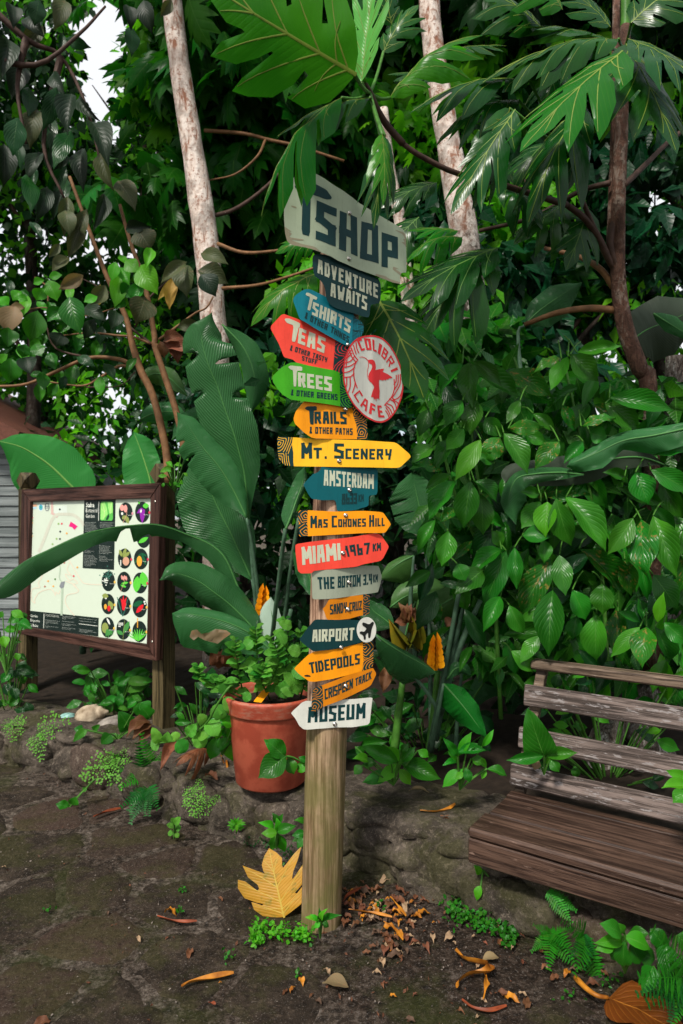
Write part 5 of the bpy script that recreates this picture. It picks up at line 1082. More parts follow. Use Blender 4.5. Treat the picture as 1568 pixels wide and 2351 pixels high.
paddle([(1026, 1560, 3.45), (1045, 1535, 3.45), (1065, 1535, 3.45), (1082, 1553, 3.45)], [5, 16, 16, 4], [5, 22, 22, 4], 'paddle', hr, 20, 30, n=20, seed=25)
paddle([(905, 1440, 3.8), (880, 1420, 3.8), (855, 1400, 3.8), (845, 1375, 3.8)], [6, 40, 36, 5], [6, 30, 30, 5], 'paddle', hr, 20, 20, n=20, seed=26)
paddle([(895, 1395, 3.9), (930, 1370, 3.9), (985, 1352, 3.9), (1030, 1350, 3.9)], [6, 36, 40, 5], [6, 30, 30, 5], 'paddle_yel', hr, 20, 20, n=20, seed=27)
paddle([(975, 1230, 4.0), (966, 1180, 4.0), (955, 1130, 4.0), (945, 1085, 4.0)], [30, 62, 66, 20], [20, 50, 50, 16], 'paddle', hr, 10, 10, seed=28, tears=((.4, -1, .8), (.6, -1, .7), (.5, 1, .6)), petiole=[(985, 1400, 4.0), (990, 1700, 3.7)])
paddle([(955, 1380, 3.75), (935, 1440, 3.75), (922, 1510, 3.75), (925, 1580, 3.75)], [6, 30, 30, 6], [6, 20, 22, 6], 'under_dark', hr, 20, 20, n=20, seed=29)
for a, r_ in (([(1055, 1351, 3.4), (1026, 1511, 3.45), (1010, 1600, 3.5), (985, 1725, 3.6)], .014), ([(1103, 1378, 3.5), (1070, 1450, 3.5), (1040, 1530, 3.5), (1010, 1640, 3.55)], .016), ([(1075, 1330, 3.7), (1040, 1450, 3.7), (1000, 1700, 3.65)], .013), ([(980, 1330, 3.8), (965, 1400, 3.8), (950, 1500, 3.8)], .010), ([(925, 1560, 3.6), (915, 1640, 3.6), (905, 1730, 3.6)], .020), ([(1060, 1545, 3.6), (1050, 1640, 3.6), (1046, 1740, 3.6)], .010), ([(1005, 1790 - 250, 3.6), (995, 1640, 3.6), (985, 1735, 3.6)], .018)):
    mm = M3(); tube(mm, [U(*q) for q in a], [r_ * .8, r_, r_ * 1.2], 8); mm.obj('stalk', MT['stalk' if r_ < .017 else 'stalk_g'], hr)
MT['bractg'] = plain('yellow_green_bract', (.10, .22, .02), .4, 7, .3, .1, c2=(.45, .28, .02))
bm_ = leafmesh('bract', 'ovate', MT['bractg'], 8, 3, .03, .75, .0)
for i, (x, y) in enumerate(((935, 1478), (915, 1452), (952, 1450), (908, 1428), (955, 1424), (940, 1415))):
    place(bm_, U(938, 1482 - i * 6, 3.65), U(x + (x - 935) * .6, y - 8, 3.55), Vector(((x - 935) * .02, -1, .1)), .075, hr, 'flower_bract')
for i in range(7):
    rg = random.Random(i); x = 905 + i * 10; pleaf(deadl[i % 3], (935, 1430), (x, 1385 + rg.uniform(-5, 16) + (30 if i == 0 else 0)), 3.6, 24, hr, name='dry_bract', dD=-.1)
bract_spike(hr, (997, 1540), (999, 1446), 3.38, 34, 'flower', 10)
for b, t in (((1000, 1490), (985, 1555)), ((885, 1530), (880, 1590)), ((1040, 1420), (1025, 1440))): pleaf(deadl[0], b, t, 3.5, 30, hr, name='dry_leaf')

# ================================================================== big banana leaf at the right
rb = top('banana_plant', 'banana plant at the right whose wide grey-green leaf bends over the shrub', 'banana plant', U(1480, 1500, 3.7))
paddle([(1640, 965, 3.0), (1568, 985, 3.02), (1500, 1000, 3.05), (1430, 1012, 3.08), (1370, 1040, 3.1), (1318, 1062, 3.12), (1300, 1072, 3.13)], [20, 40, 46, 22, 40, 26, 3], [10, 20, 26, 26, 22, 12, 3], 'paddle_lit', rb, 25, 25, n=60, nw=5, seed=31, ruff=.02, droopk=.3, petiole=[(1700, 1100, 3.2), (1720, 1500, 3.6)])
paddle([(1535, 1070, 3.25), (1470, 1050, 3.22), (1400, 1055, 3.2), (1340, 1075, 3.2), (1250, 1085, 3.2), (1175, 1090, 3.2), (1160, 1110, 3.2)], [4, 22, 32, 34, 30, 20, 4], [4, 20, 40, 40, 36, 26, 4], 'under_dark', rb, 8, 8, n=50, seed=32)
paddle([(1340, 1090, 3.15), (1290, 1085, 3.15), (1230, 1088, 3.15), (1185, 1100, 3.15), (1168, 1150, 3.15), (1185, 1205, 3.15)], [4, 16, 22, 34, 44, 5], [4, 14, 16, 14, 20, 5], 'paddle', rb, 15, 15, n=50, seed=33)
paddle([(1205, 745, 3.9), (1240, 712, 3.9), (1285, 680, 3.9), (1335, 648, 3.9)], [6, 34, 38, 4], [6, 46, 50, 10], 'paddle', rb, 20, 20, seed=34, petiole=[(1190, 800, 3.9), (1240, 1200, 3.8)])
paddle([(1430, 800, 4.1), (1480, 760, 4.1), (1540, 735, 4.1), (1620, 700, 4.1)], [6, 60, 70, 20], [6, 80, 80, 20], 'under_dark', rb, 10, 20, seed=35)
paddle([(1500, 720, 3.9), (1540, 745, 3.9), (1600, 780, 3.9)], [6, 24, 10], [6, 20, 10], 'paddle', rb, 20, 20, n=20, seed=36)
paddle([(1120, 1560, 3.9), (1180, 1500, 3.9), (1240, 1440, 3.9), (1260, 1380, 3.9)], [6, 60, 60, 6], [6, 50, 50, 6], 'under_dark', rb, 20, 20, seed=37)
paddle([(1060, 1640, 3.95), (1120, 1560, 3.9), (1200, 1530, 3.9), (1290, 1540, 3.9)], [6, 30, 34, 6], [6, 50, 60, 6], 'paddle', rb, 20, 20, seed=38)

# ================================================================== three-leaved shrub filling the right
sh = top('glossy_leaved_shrub', 'large shrub of drooping glossy three-part leaves between the signpost and the bench', 'shrub', U(1300, 1560, 3.6))
ZR = lambda x, y: (784 + .5 * x, 784 + .5 * y)
HL = [(590, 95, 600, 305, 110), (605, 90, 735, 205, 80), (555, 100, 450, 240, 90), (1050, 60, 1180, 185, 120), (1040, 70, 960, 225, 90), (1010, 80, 875, 150, 60), (1080, 50, 1290, 20, 70), (1230, 260, 1525, 320, 115), (1210, 285, 1370, 410, 120), (1100, 390, 1260, 350, 60), (1015, 295, 1070, 415, 60), (820, 270, 755, 380, 60), (765, 400, 935, 390, 80), (745, 420, 855, 610, 115), (880, 330, 985, 420, 60), (1000, 460, 885, 590, 100), (640, 450, 520, 640, 100), (730, 440, 650, 560, 110), (620, 270, 590, 430, 110), (555, 270, 480, 390, 110), (500, 450, 430, 600, 80), (592, 640, 560, 860, 125), (610, 640, 715, 740, 90), (640, 700, 650, 890, 115), (520, 640, 400, 820, 110), (500, 610, 385, 680, 60), (520, 770, 455, 830, 60), (490, 870, 460, 1035, 105), (430, 820, 350, 970, 70), (915, 735, 825, 860, 105), (945, 735, 935, 900, 115), (985, 720, 1055, 940, 130), (1030, 715, 1215, 965, 140), (910, 700, 820, 690, 60), (735, 955, 580, 1080, 90), (756, 960, 655, 1225, 120), (795, 945, 805, 1140, 80), (830, 890, 960, 900, 100), (930, 910, 930, 1020, 70), (960, 1000, 820, 1270, 140), (970, 1140, 950, 1450, 145), (1000, 980, 1030, 1170, 105), (1090, 950, 1290, 1155, 125), (1340, 810, 1220, 980, 110), (1375, 815, 1410, 1092, 155), (1430, 800, 1540, 1085, 135), (1300, 1000, 1330, 1170, 95), (1430, 1070, 1545, 1230, 130), (1200, 1110, 1200, 1255, 115), (1060, 1140, 1120, 1280, 110), (1170, 1250, 1170, 1470, 130), (1400, 1310, 1380, 1500, 125), (1440, 1310, 1505, 1485, 95), (1370, 1310, 1235, 1450, 80), (1480, 1290, 1600, 1390, 90), (1270, 1240, 1370, 1290, 50), (770, 1210, 840, 1345, 90), (1080, 1260, 1060, 1370, 80), (730, 1170, 650, 1335, 90), (910, 1350, 820, 1480, 80), (1440, 520, 1600, 490, 80), (1420, 590, 1600, 690, 110), (1350, 600, 1410, 750, 130), (1300, 620, 1200, 600, 60), (700, 560, 620, 520, 70), (460, 600, 330, 560, 70), (420, 480, 320, 560, 90), (400, 310, 355, 440, 80), (850, 430, 940, 470, 70), (1110, 460, 1020, 560, 70), (660, 350, 740, 440, 90), (560, 400, 480, 500, 90), (1140, 420, 1220, 440, 90), (1450, 1290, 1480, 1150, 60), (780, 1420, 880, 1520, 90), (690, 870, 740, 940, 70), (1040, 860, 1130, 900, 70), (530, 1020, 570, 1100, 90), (650, 1050, 520, 1160, 120)]
rg = random.Random(12); nodes = {}
for i, (a, b, c, d, w) in enumerate(HL):
    me = (ovl if rg.random() < .07 else (ovp if rg.random() < .16 else ovs))
    pleaf(me[i % len(me)], ZR(a, b), ZR(c, d), 3.05 + rg.uniform(-.12, .14) + (.12 if d < 500 else 0), w * .46, sh, rg=rg)
mm = M3()
for i, (a, b, c, d, w) in enumerate(HL):
    p0 = U(*ZR(a, b), 3.1); q = U(*ZR(a + rg.uniform(-60, 60), b - rg.uniform(20, 90)), 3.3); tube(mm, [p0, (p0 + q) / 2 + Vector((0, 0, .01)), q], .0035, 5, n=4, cap=False)
o = mm.obj('petioles', MT['stalk_g'], sh); o['kind'] = 'stuff'
# layers behind, each leaf its own
cnt = 0
while cnt < 225:
    x = rg.uniform(930, 1640); y = rg.uniform(850, 1560)
    lim = 1000 + max(0, (950 - y)) * .6 if y < 1300 else 1000 + (y - 1300) * .7
    if x < lim - 60 * math.sin(y * .01): continue
    D = rg.uniform(3.3, 3.75); a = rg.gauss(math.pi / 2, .75); L = rg.uniform(60, 135)
    me = ovp if rg.random() < .1 else ovs if rg.random() < .6 else (ovd if rg.random() < .8 else ovl)
    pleaf(me[rg.randrange(len(me))], (x, y), (x + math.cos(a) * L, y + math.sin(a) * L), D, L * rg.uniform(.26, .48), sh, rg=rg); cnt += 1
for a in ([(1150, 1650, 3.5), (1130, 1300, 3.45), (1090, 1050, 3.4), (1080, 850, 3.4)], [(1400, 1650, 3.5), (1380, 1300, 3.5), (1330, 1000, 3.45), (1300, 850, 3.5)], [(1280, 1600, 3.6), (1240, 1200, 3.6), (1200, 900, 3.6), (1180, 820, 3.6)], [(1130, 1300, 3.45), (1050, 1150, 3.4), (1010, 1000, 3.35)]):
    mm = M3(); tube(mm, [U(*q) for q in a], [.012, .006], 7); mm.obj('stem', MT['stalk_g'], sh)


INNER = (rg.random(),)
# ================================================================== pale trunks and the breadfruit tree
def trunk_tree(label, spine, r_, mat, branches=(), name='tree', cat='tree', nseg=18, rough=.10):
    t = top(name, label, cat, U(*spine[0])); mm = M3(); tube(mm, [U(*q) for q in spine], r_, nseg, n=40, rough=rough, rough_scale=5); mm.obj('trunk', MT[mat], t)
    for b, br, bm in branches: mm = M3(); tube(mm, [U(*q) for q in b], br, 8, n=16, rough=.1); mm.obj('branch', MT[bm], t)
    return t
tl = trunk_tree('pale pinkish trunk on the left, leaning behind the tall heliconia leaf', [(500, 1560, 5.5), (498, 900, 5.5), (487, 690, 5.5), (468, 520, 5.5), (440, 330, 5.5), (412, 150, 5.5), (396, 0, 5.5), (385, -160, 5.5)], [.125, .105, .10, .098, .088, .082, .078, .075], 'white_bark',
    [([(465, 500, 5.5), (540, 480, 5.6), (620, 420, 5.7), (700, 330, 5.9)], [.02, .01], 'twig_dk'), ([(470, 300, 5.9), (560, 307, 5.8), (620, 322, 5.8), (680, 335, 5.8), (790, 370, 5.8)], [.016, .012], 'twig'), ([(610, 320, 5.8), (590, 360, 5.7), (540, 400, 5.7), (475, 415, 5.6)], [.012, .006], 'twig'),
     ([(500, 560, 5.3), (560, 580, 5.2), (640, 575, 5.1), (720, 560, 5.0)], [.016, .008], 'twig'), ([(510, 662, 5.3), (590, 655, 5.2), (660, 636, 5.0), (730, 612, 4.9)], [.014, .009], 'twig')])
tr = trunk_tree('stout pale trunk with orange flakes, rising behind the signpost on the right', [(1110, 1500, 5.0), (1100, 900, 5.0), (1085, 720, 5.0), (1070, 580, 5.0), (1045, 420, 5.0), (1018, 260, 5.0), (995, 110, 5.0), (985, 0, 5.0), (980, -160, 5.0)], [.13, .115, .112, .108, .094, .084, .078, .075, .07], 'white_bark_lichen')
ts = trunk_tree('thin pale trunk seen between the big drooping leaves above the signpost', [(945, 760, 5.8), (920, 520, 5.8), (905, 440, 5.8), (893, 380, 5.8), (880, 250, 5.8)], [.06, .052, .05, .048, .04], 'white_bark')
bf = trunk_tree('breadfruit tree with a slim brown trunk and big lobed dark leaves at the upper right', [(1500, 1560, 3.5), (1490, 920, 3.5), (1470, 850, 3.5), (1440, 770, 3.5), (1424, 690, 3.48), (1418, 600, 3.45), (1420, 450, 3.42), (1426, 300, 3.4), (1432, 120, 3.38), (1436, 60, 3.38)], [.047, .044, .042, .042, .038, .036, .034, .032, .028, .024], 'brown_bark',
    [([(1418, 620, 3.46), (1400, 600, 3.44), (1370, 540, 3.4), (1340, 500, 3.35), (1300, 470, 3.3)], [.02, .014], 'twig_dk'), ([(1300, 470, 3.3), (1220, 445, 3.1), (1120, 415, 2.95), (1040, 395, 2.85), (960, 355, 2.78), (925, 330, 2.75)], [.016, .012, .010], 'twig_dk'),
     ([(1408, 660, 3.5), (1380, 620, 3.5), (1330, 590, 3.6), (1250, 570, 3.7)], [.018, .012], 'twig'), ([(1412, 712, 3.5), (1350, 708, 3.5), (1280, 718, 3.5), (1205, 745, 3.6)], [.020, .014], 'twig'), ([(1425, 470, 3.43), (1400, 560, 3.43), (1430, 640, 3.45)], [.02, .02], 'twig_dk'),
     ([(1430, 428, 3.4), (1480, 380, 3.5), (1530, 330, 3.6), (1580, 290, 3.7)], [.016, .012], 'twig_dk'), ([(1370, 540, 3.4), (1330, 440, 3.3), (1310, 350, 3.2)], [.013, .009], 'twig_dk'), ([(1400, 590, 3.45), (1410, 330, 3.45), (1415, 0, 3.45)], [.022, .018], 'brown_bark'),
     ([(1400, 420, 3.4), (1330, 440, 3.5), (1220, 500, 3.6), (1100, 530, 3.7)], [.014, .010], 'twig_dk'), ([(925, 330, 2.75), (890, 290, 2.7), (868, 255, 2.65), (850, 215, 2.6), (832, 185, 2.55)], [.014, .013, .012, .010], 'twig_dk')])
# green growing tips
mm = M3(); tube(mm, [U(1434, 100, 3.38), U(1436, 40, 3.38), U(1436, -20, 3.38)], [.024, .022], 10); mm.obj('shoot', MT['stalk_g'], bf)
mm = M3(); tube(mm, [U(835, 190, 2.55), U(826, 120, 2.55), U(808, 60, 2.55)], [.012, .010, .004], 10); mm.obj('shoot', MT['lime'], bf)
BL_ = [ # base, tip, depth, half-set, width scale, dD, hint
 ((812, 168), (470, -40), 2.15, 'l', 330, .10, (0, -.6, -.5)), ((830, 188), (858, -40), 2.5, 'y', 110, .1, (-.4, -1, .2)), ((822, 150), (790, 10), 2.52, 'y', 60, .1, (.6, -1, .2)),
 ((850, 225), (632, 315), 2.45, 'd', 44, -.25, (-.5, -.6, .7)), ((785, 225), (592, 500), 2.4, 'l', 20, -.3, (-.6, -.6, .6)), 
 ((882, 312), (858, 525), 2.2, 'd', 80, -.15, (.1, -.9, .4)), ((878, 310), (880, 470), 2.16, 'l', 70, -.2, (.5, -.8, .2)), ((895, 225), (1105, 75), 2.75, 'l', 110, -.1, (.1, -.7, .8)), ((880, 330), (905, 450), 2.45, 'd', 60, -.2, (.6, -.8, .2)),
 ((1045, 110), (1165, 105), 3.1, 'd', 90, 0, (0, -.6, .8)), ((1400, 95), (1180, 60), 3.2, 'd', 160, -.2, (0, -.5, .9)), ((1400, 110), (1100, 190), 3.0, 'd', 150, -.2, (0, -.6, .8)),
 ((1425, 120), (1195, 345), 2.7, 'l', 210, -.3, (-.35, -.75, .55)), ((1420, 90), (1180, 150), 2.95, 'd', 100, -.2, (0, -.5, .9)),
 ((1440, 105), (1555, 350), 2.9, 'd', 240, -.3, (.3, -.8, .5)), ((1445, 90), (1620, 200), 2.8, 'd', 200, -.2, (.2, -.8, .6)), ((1450, 50), (1580, -30), 3.0, 'd', 170, -.1, (0, -.8, .5)),
 ((1340, 250), (1210, 515), 2.95, 'd', 150, -.2, (-.3, -.8, .4)), ((1345, 245), (1300, 440), 3.0, 'd', 130, -.2, (.4, -.8, .4)), ((1180, 255), (1035, 490), 2.8, 'd', 130, -.1, (-.4, -.8, .3)), ((1170, 250), (1085, 480), 2.85, 'd', 110, -.1, (.5, -.8, .2)),
 ((1215, 185), (940, 255), 3.0, 'd', 130, -.2, (0, -.6, .8)), ((1190, 230), (1000, 330), 3.05, 'd', 110, -.2, (-.1, -.6, .8)), ((870, 690), (975, 918), 2.85, 'd', 230, -.1, (.1, -1, .25)),
 ((1140, 570), (920, 690), 3.0, 'm', 170, -.2, (-.2, -.7, .6)), ((1130, 590), (960, 790), 3.05, 'm', 170, -.2, (-.3, -.8, .5)), ((1060, 545), (930, 600), 3.2, 'l', 90, -.1, (0, -.7, .8)), ((1050, 530), (935, 530), 3.25, 'l', 80, -.1, (0, -.7, .8)),
 ((722, 630), (575, 745), 3.3, 'l', 130, -.1, (-.2, -.9, .5)), ((720, 560), (632, 580), 3.2, 'l', 80, 0, (0, -1, .3)), ((1000, 420), (860, 480), 3.6, 'm', 90, -.1, (0, -.8, .5)), ((880, 120), (960, 10), 3.0, 'd', 90, 0, (0, -.8, .5)), ((900, 60), (850, -60), 3.0, 'd', 100, 0, (0, -.8, .5)),
 ((1240, 60), (1090, -20), 3.2, 'd', 170, -.1, (0, -.8, .5)), ((1290, 20), (1180, -60), 3.1, 'l', 140, -.1, (0, -.8, .5)), ((1400, 60), (1290, -30), 3.2, 'd', 120, -.1, (0, -.8, .5)), ((1440, 200), (1560, 260), 3.4, 'm', 120, -.1, (0, -.8, .5)), ((860, 680), (740, 720), 3.1, 'm', 120, -.1, (-.2, -.8, .5)),
 ((1300, 470), (1180, 560), 3.4, 'm', 130, -.1, (-.2, -.8, .5)), ((1350, 480), (1300, 620), 3.4, 'm', 130, -.1, (.2, -.8, .4)), ((1150, 420), (1260, 540), 3.4, 'm', 120, -.1, (.2, -.8, .4)), ((1100, 300), (1180, 420), 3.5, 'm', 120, -.1, (.2, -.8, .4)),
 ((1010, 180), (890, 170), 3.3, 'm', 90, 0, (0, -.7, .7)), ((1250, 330), (1180, 430), 3.3, 'm', 110, -.1, (0, -.7, .6)), ((1290, 150), (1240, 260), 3.4, 'm', 110, -.1, (0, -.7, .6)), ((960, 500), (860, 610), 3.3, 'm', 110, -.1, (0, -.7, .6)),
]
for i, (b, t, D, k, w, dD, h) in enumerate(BL_):
    me = {'d': bfd, 'l': bfl, 'y': bfy, 'm': bfm}[k]; me = me[i % len(me)]; L = math.dist(b, t) / F * D
    B = U(b[0], b[1], D); T = U(t[0], t[1], D + dD * L); T = B + (T - B) * .87
    place(me, B, T, Vector(h).normalized() if k != 'x' else Vector(h), w / F * D / .84 * 1.05, bf, thick=L * .75)
mm = M3()
for i, (b, t, D, k, w, dD, h) in enumerate(BL_):
    if D > 3.15: continue
    P0 = U(b[0], b[1], D); Q = (U(850, 215, 2.6) if b[0] < 900 and b[1] < 340 else (U(1434, 110, 3.38) if b[0] > 1330 else (U(1310, 350, 3.2) if b[0] > 1150 else None)))
    if Q is None or (P0 - Q).length > .6: continue
    tube(mm, [P0, (P0 + Q) / 2 + Vector((0, 0, -.012)), Q], .0065, 6, n=5)
o = mm.obj('petioles', MT['stalk_g'], bf); o['kind'] = 'stuff'

# ================================================================== shrub with bronze leaves at the left
ls = top('bronze_leaved_shrub', 'shrub at the left with orange brown stems and tan, grey and bright green leaves', 'shrub', U(380, 1560, 4.3))
ZL = lambda x, y: (.32 * x, 501.8 + .32 * y)
for a, r_, m_ in (([(1210, 1900), (1190, 1650), (1100, 1280), (1010, 1090), (950, 900), (900, 700), (760, 400), (610, 0), (500, -300)], [.034, .03, .028, .026, .02, .016, .012], 'twig'), ([(1330, 1700), (1270, 1400), (1120, 940), (1110, 850), (1040, 480), (930, 150), (860, -100)], [.03, .026, .024, .022, .016, .012], 'twig'),
              ([(960, 1055), (850, 1010), (640, 1000), (400, 1100), (200, 1185), (0, 1203), (-150, 1180)], [.018, .014, .008], 'twig'), ([(950, 1065), (850, 1060), (720, 1140), (590, 1200), (340, 1170)], [.014, .010, .006], 'twig'), ([(1140, 870), (1250, 790), (1400, 680), (1480, 640), (1530, 560)], [.012, .009, .006], 'twig'), ([(1090, 900), (960, 850), (850, 840), (650, 820), (450, 840)], [.012, .009, .005], 'twig'),
              ([(640, 1000), (400, 930), (330, 760)], [.01, .006], 'twig_dk'), ([(1020, 640), (1100, 540), (1240, 420), (1340, 340)], [.009, .006], 'twig_dk'), ([(1100, 910), (970, 810), (900, 740), (880, 640)], [.012, .008], 'twig_dk'), ([(970, 780), (1050, 620), (1080, 560)], [.009, .007], 'twig_dk'), ([(340, 660), (340, 500), (250, 420)], [.007, .004], 'twig'), ([(170, 660), (340, 640), (600, 700), (830, 640)], [.006, .005], 'twig'), ([(840, 560), (590, 430)], [.006, .004], 'twig_dk'), ([(620, 1210), (860, 1200), (970, 1100)], [.006, .004], 'twig_dk')):
    mm = M3(); tube(mm, [U(*ZL(*q), 4.2) for q in a], [k_ * .78 for k_ in r_], 9, rough=.08); mm.obj('branch', MT[m_], ls)
SL = [(tanl, [(100, 620, 60, 830, 170), (600, 405, 420, 510, 95), (180, 640, 60, 640, 60)]), (yell, [(1250, 420, 1215, 655, 90), (1260, 410, 1130, 590, 50), (720, 470, 700, 640, 60)]),
      (olil, [(760, 480, 650, 620, 110), (1040, 560, 975, 755, 190), (1330, 330, 1340, 565, 155), (1420, 370, 1640, 470, 150), (1340, 310, 1150, 470, 90), (1440, 250, 1640, 330, 110), (580, 40, 490, 290, 110), (500, 280, 370, 390, 90), (990, 80, 1080, 230, 180), (430, 180, 350, 280, 60), (1450, 770, 1260, 780, 90), (470, -60, 500, 130, 120)]),
      (slal, [(1440, 400, 1550, 560, 150), (830, 660, 800, 800, 110), (680, 720, 600, 870, 90), (190, 990, 220, 1120, 130), (440, 820, 400, 920, 130), (600, 640, 760, 740, 115), (900, 80, 1090, 60, 90)]),
      (ovs, [(500, 560, 580, 835, 175), (270, 660, 215, 885, 155), (60, 780, 60, 925, 120), (80, 1000, 60, 1185, 140), (300, 1100, 320, 1230, 90), (180, 900, 160, 1000, 100), (960, 400, 1090, 480, 100), (880, 560, 820, 650, 90), (440, 640, 340, 740, 100), (420, 690, 480, 780, 80), (250, 900, 300, 990, 100), (360, 960, 400, 1090, 90), (980, 1000, 910, 1110, 60), (950, 480, 870, 560, 120), (1010, 460, 960, 620, 100)]),
      (ovl, [(350, 440, 410, 595, 115), (350, 420, 450, 405, 60), (310, 500, 260, 590, 100), (150, 520, 90, 590, 80), (870, 380, 820, 645, 120), (900, 300, 995, 390, 110), (1085, 210, 1050, 355, 80), (1010, 330, 1130, 545, 170), (830, 310, 800, 450, 80), (860, 260, 900, 330, 60), (240, 470, 320, 440, 60), (200, 590, 120, 560, 60), (60, 620, 0, 560, 80), (700, 560, 600, 600, 70), (860, 350, 930, 480, 90)])]
i = 0
for me, L in SL:
    for (a, b, c, d, w) in L: pleaf(me[i % len(me)], ZL(a, b), ZL(c, d), 4.0 + rg.uniform(-.12, .12), w * .34, ls, rg=rg, tiltup=.2); i += 1
for b, t in (((1150, 880), (1180, 1000)), ((1180, 890), (1390, 960)), ((1230, 900), (1280, 1040)), ((1170, 880), (1340, 870))): pleaf(deadl[i % 3], ZL(*b), ZL(*t), 4.05, 32, ls, rg=rg, name='dry_leaf'); i += 1
for i in range(34):
    x = rg.uniform(0, 250); y = rg.uniform(640, 880); a = rg.gauss(math.pi / 2, .6); L = rg.uniform(30, 60); me = (ovs, ovl, ovd, ovs)[i % 4]; pleaf(me[i % 4], (x, y), (x + L * math.cos(a), y + L * math.sin(a)), rg.uniform(4.1, 4.5), L * .55, ls, rg=rg)
# dark hanging leaves overhead, left
od = top('overhanging_tree_branch', 'dark grey-green drooping leaves of a branch hanging into the upper left corner', 'tree branch', U(-60, -60, 3.9))
for a in ([(-80, -40, 3.9), (60, 90, 4.0), (140, 130, 4.1), (200, 250, 4.1), (240, 420, 4.1)], [(-60, 120, 3.9), (80, 150, 4.0), (180, 80, 4.1), (242, 15, 4.2)], [(60, 90, 4.0), (40, 200, 4.0), (60, 330, 4.0)], [(140, 130, 4.1), (100, 330, 4.1), (150, 460, 4.1)]):
    mm = M3(); tube(mm, [U(*q) for q in a], [.022, .012, .007], 8); mm.obj('branch', MT['twig_dk'], od)
OL = [(165, 215, 165, 300, 58), (210, 280, 245, 370, 66), (270, 415, 300, 475, 60), (65, 200, 60, 260, 46), (25, 10, 20, 55, 46), (120, 170, 145, 210, 42), (155, 450, 155, 535, 42), (165, 300, 120, 380, 50), (100, 350, 65, 405, 44), (20, 90, 10, 170, 60), (100, 60, 60, 110, 44), (150, 90, 215, 100, 34), (180, 225, 235, 270, 34), (60, 40, 95, 75, 50), (85, 250, 80, 330, 60), (40, 270, 30, 350, 60), (120, 300, 130, 380, 50), (190, 340, 190, 430, 50), (230, 350, 260, 430, 44), (60, 400, 60, 480, 50), (110, 430, 90, 500, 44), (240, 445, 225, 520, 40), (200, 480, 170, 560, 44), (130, 200, 110, 290, 50), (10, 330, 0, 420, 60), (55, 150, 30, 220, 60), (150, 0, 130, 60, 50), (90, 0, 70, 50, 50), (290, 10, 300, 60, 40), (330, 0, 350, 70, 50), (395, 0, 380, 30, 30), (300, 60, 310, 120, 44)]
for i, (a, b, c, d, w) in enumerate(OL): me = (slal, slal, olil, ovd)[i % 4]; pleaf(me[i % len(me)], (a, b), (c + rg.uniform(-12, 12), d + 10), 4.0 + rg.uniform(-.2, .2), w * .82, od, rg=rg, tiltup=.1)
for i in range(24):
    x = rg.uniform(-40, 165); y = rg.uniform(-20, 520); a = rg.gauss(math.pi / 2, .5); L = rg.uniform(45, 85); me = (slal, ovd, ovd)[i % 3]
    if x + y * .1 > 200: continue
    pleaf(me[i % 3], (x, y), (x + math.cos(a) * L, y + math.sin(a) * L), rg.uniform(4.3, 4.8), L * .4, od, rg=rg, tiltup=.1)
# ================================================================== woods behind: crowns of many small leaves
def tmpl(kind):
    if kind == 'leaf':
        v = [(0, 0, 0), (-.24, .42, .06), (0, .45, 0), (.24, .42, .06), (0, 1, -.10)]
        f = [(0, 2, 1), (0, 3, 2), (1, 2, 4), (2, 3, 4)]
    elif kind == 'round':
        v = [(0, 0, 0), (-.30, .3, .05), (-.32, .62, .06), (0, .5, 0), (.30, .3, .05), (.32, .62, .06), (0, 1, -.06)]
        f = [(0, 3, 1), (1, 3, 2), (2, 3, 6), (0, 4, 3), (4, 5, 3), (5, 6, 3)]
    else:   # lobed
        R_ = [(.03, 0), (.20, .08), (.33, .27), (.17, .29), (.30, .40), (.43, .64), (.19, .57), (.28, .68), (.33, .97), (.14, .84), (0, 1.1)]
        out = R_ + [(-x, y) for x, y in R_[:-1][::-1]]; V, T = region([out], pts=[(0, y) for y in (.2, .4, .6, .8)])
        v = [(a.x, a.y, -.35 * (a.y - .2) ** 2 - 1.0 * a.x * a.x) for a in V]; f = []
        for t in T: f.append(tuple(t))
    tris = []
    for q in f: tris += [q] if len(q) == 3 else [(q[0], q[1], q[2]), (q[0], q[2], q[3])]
    return np.array(v, dtype=np.float32), np.array(tris, dtype=np.int32)
TM = {k: tmpl(k) for k in ('leaf', 'round', 'lobed')}
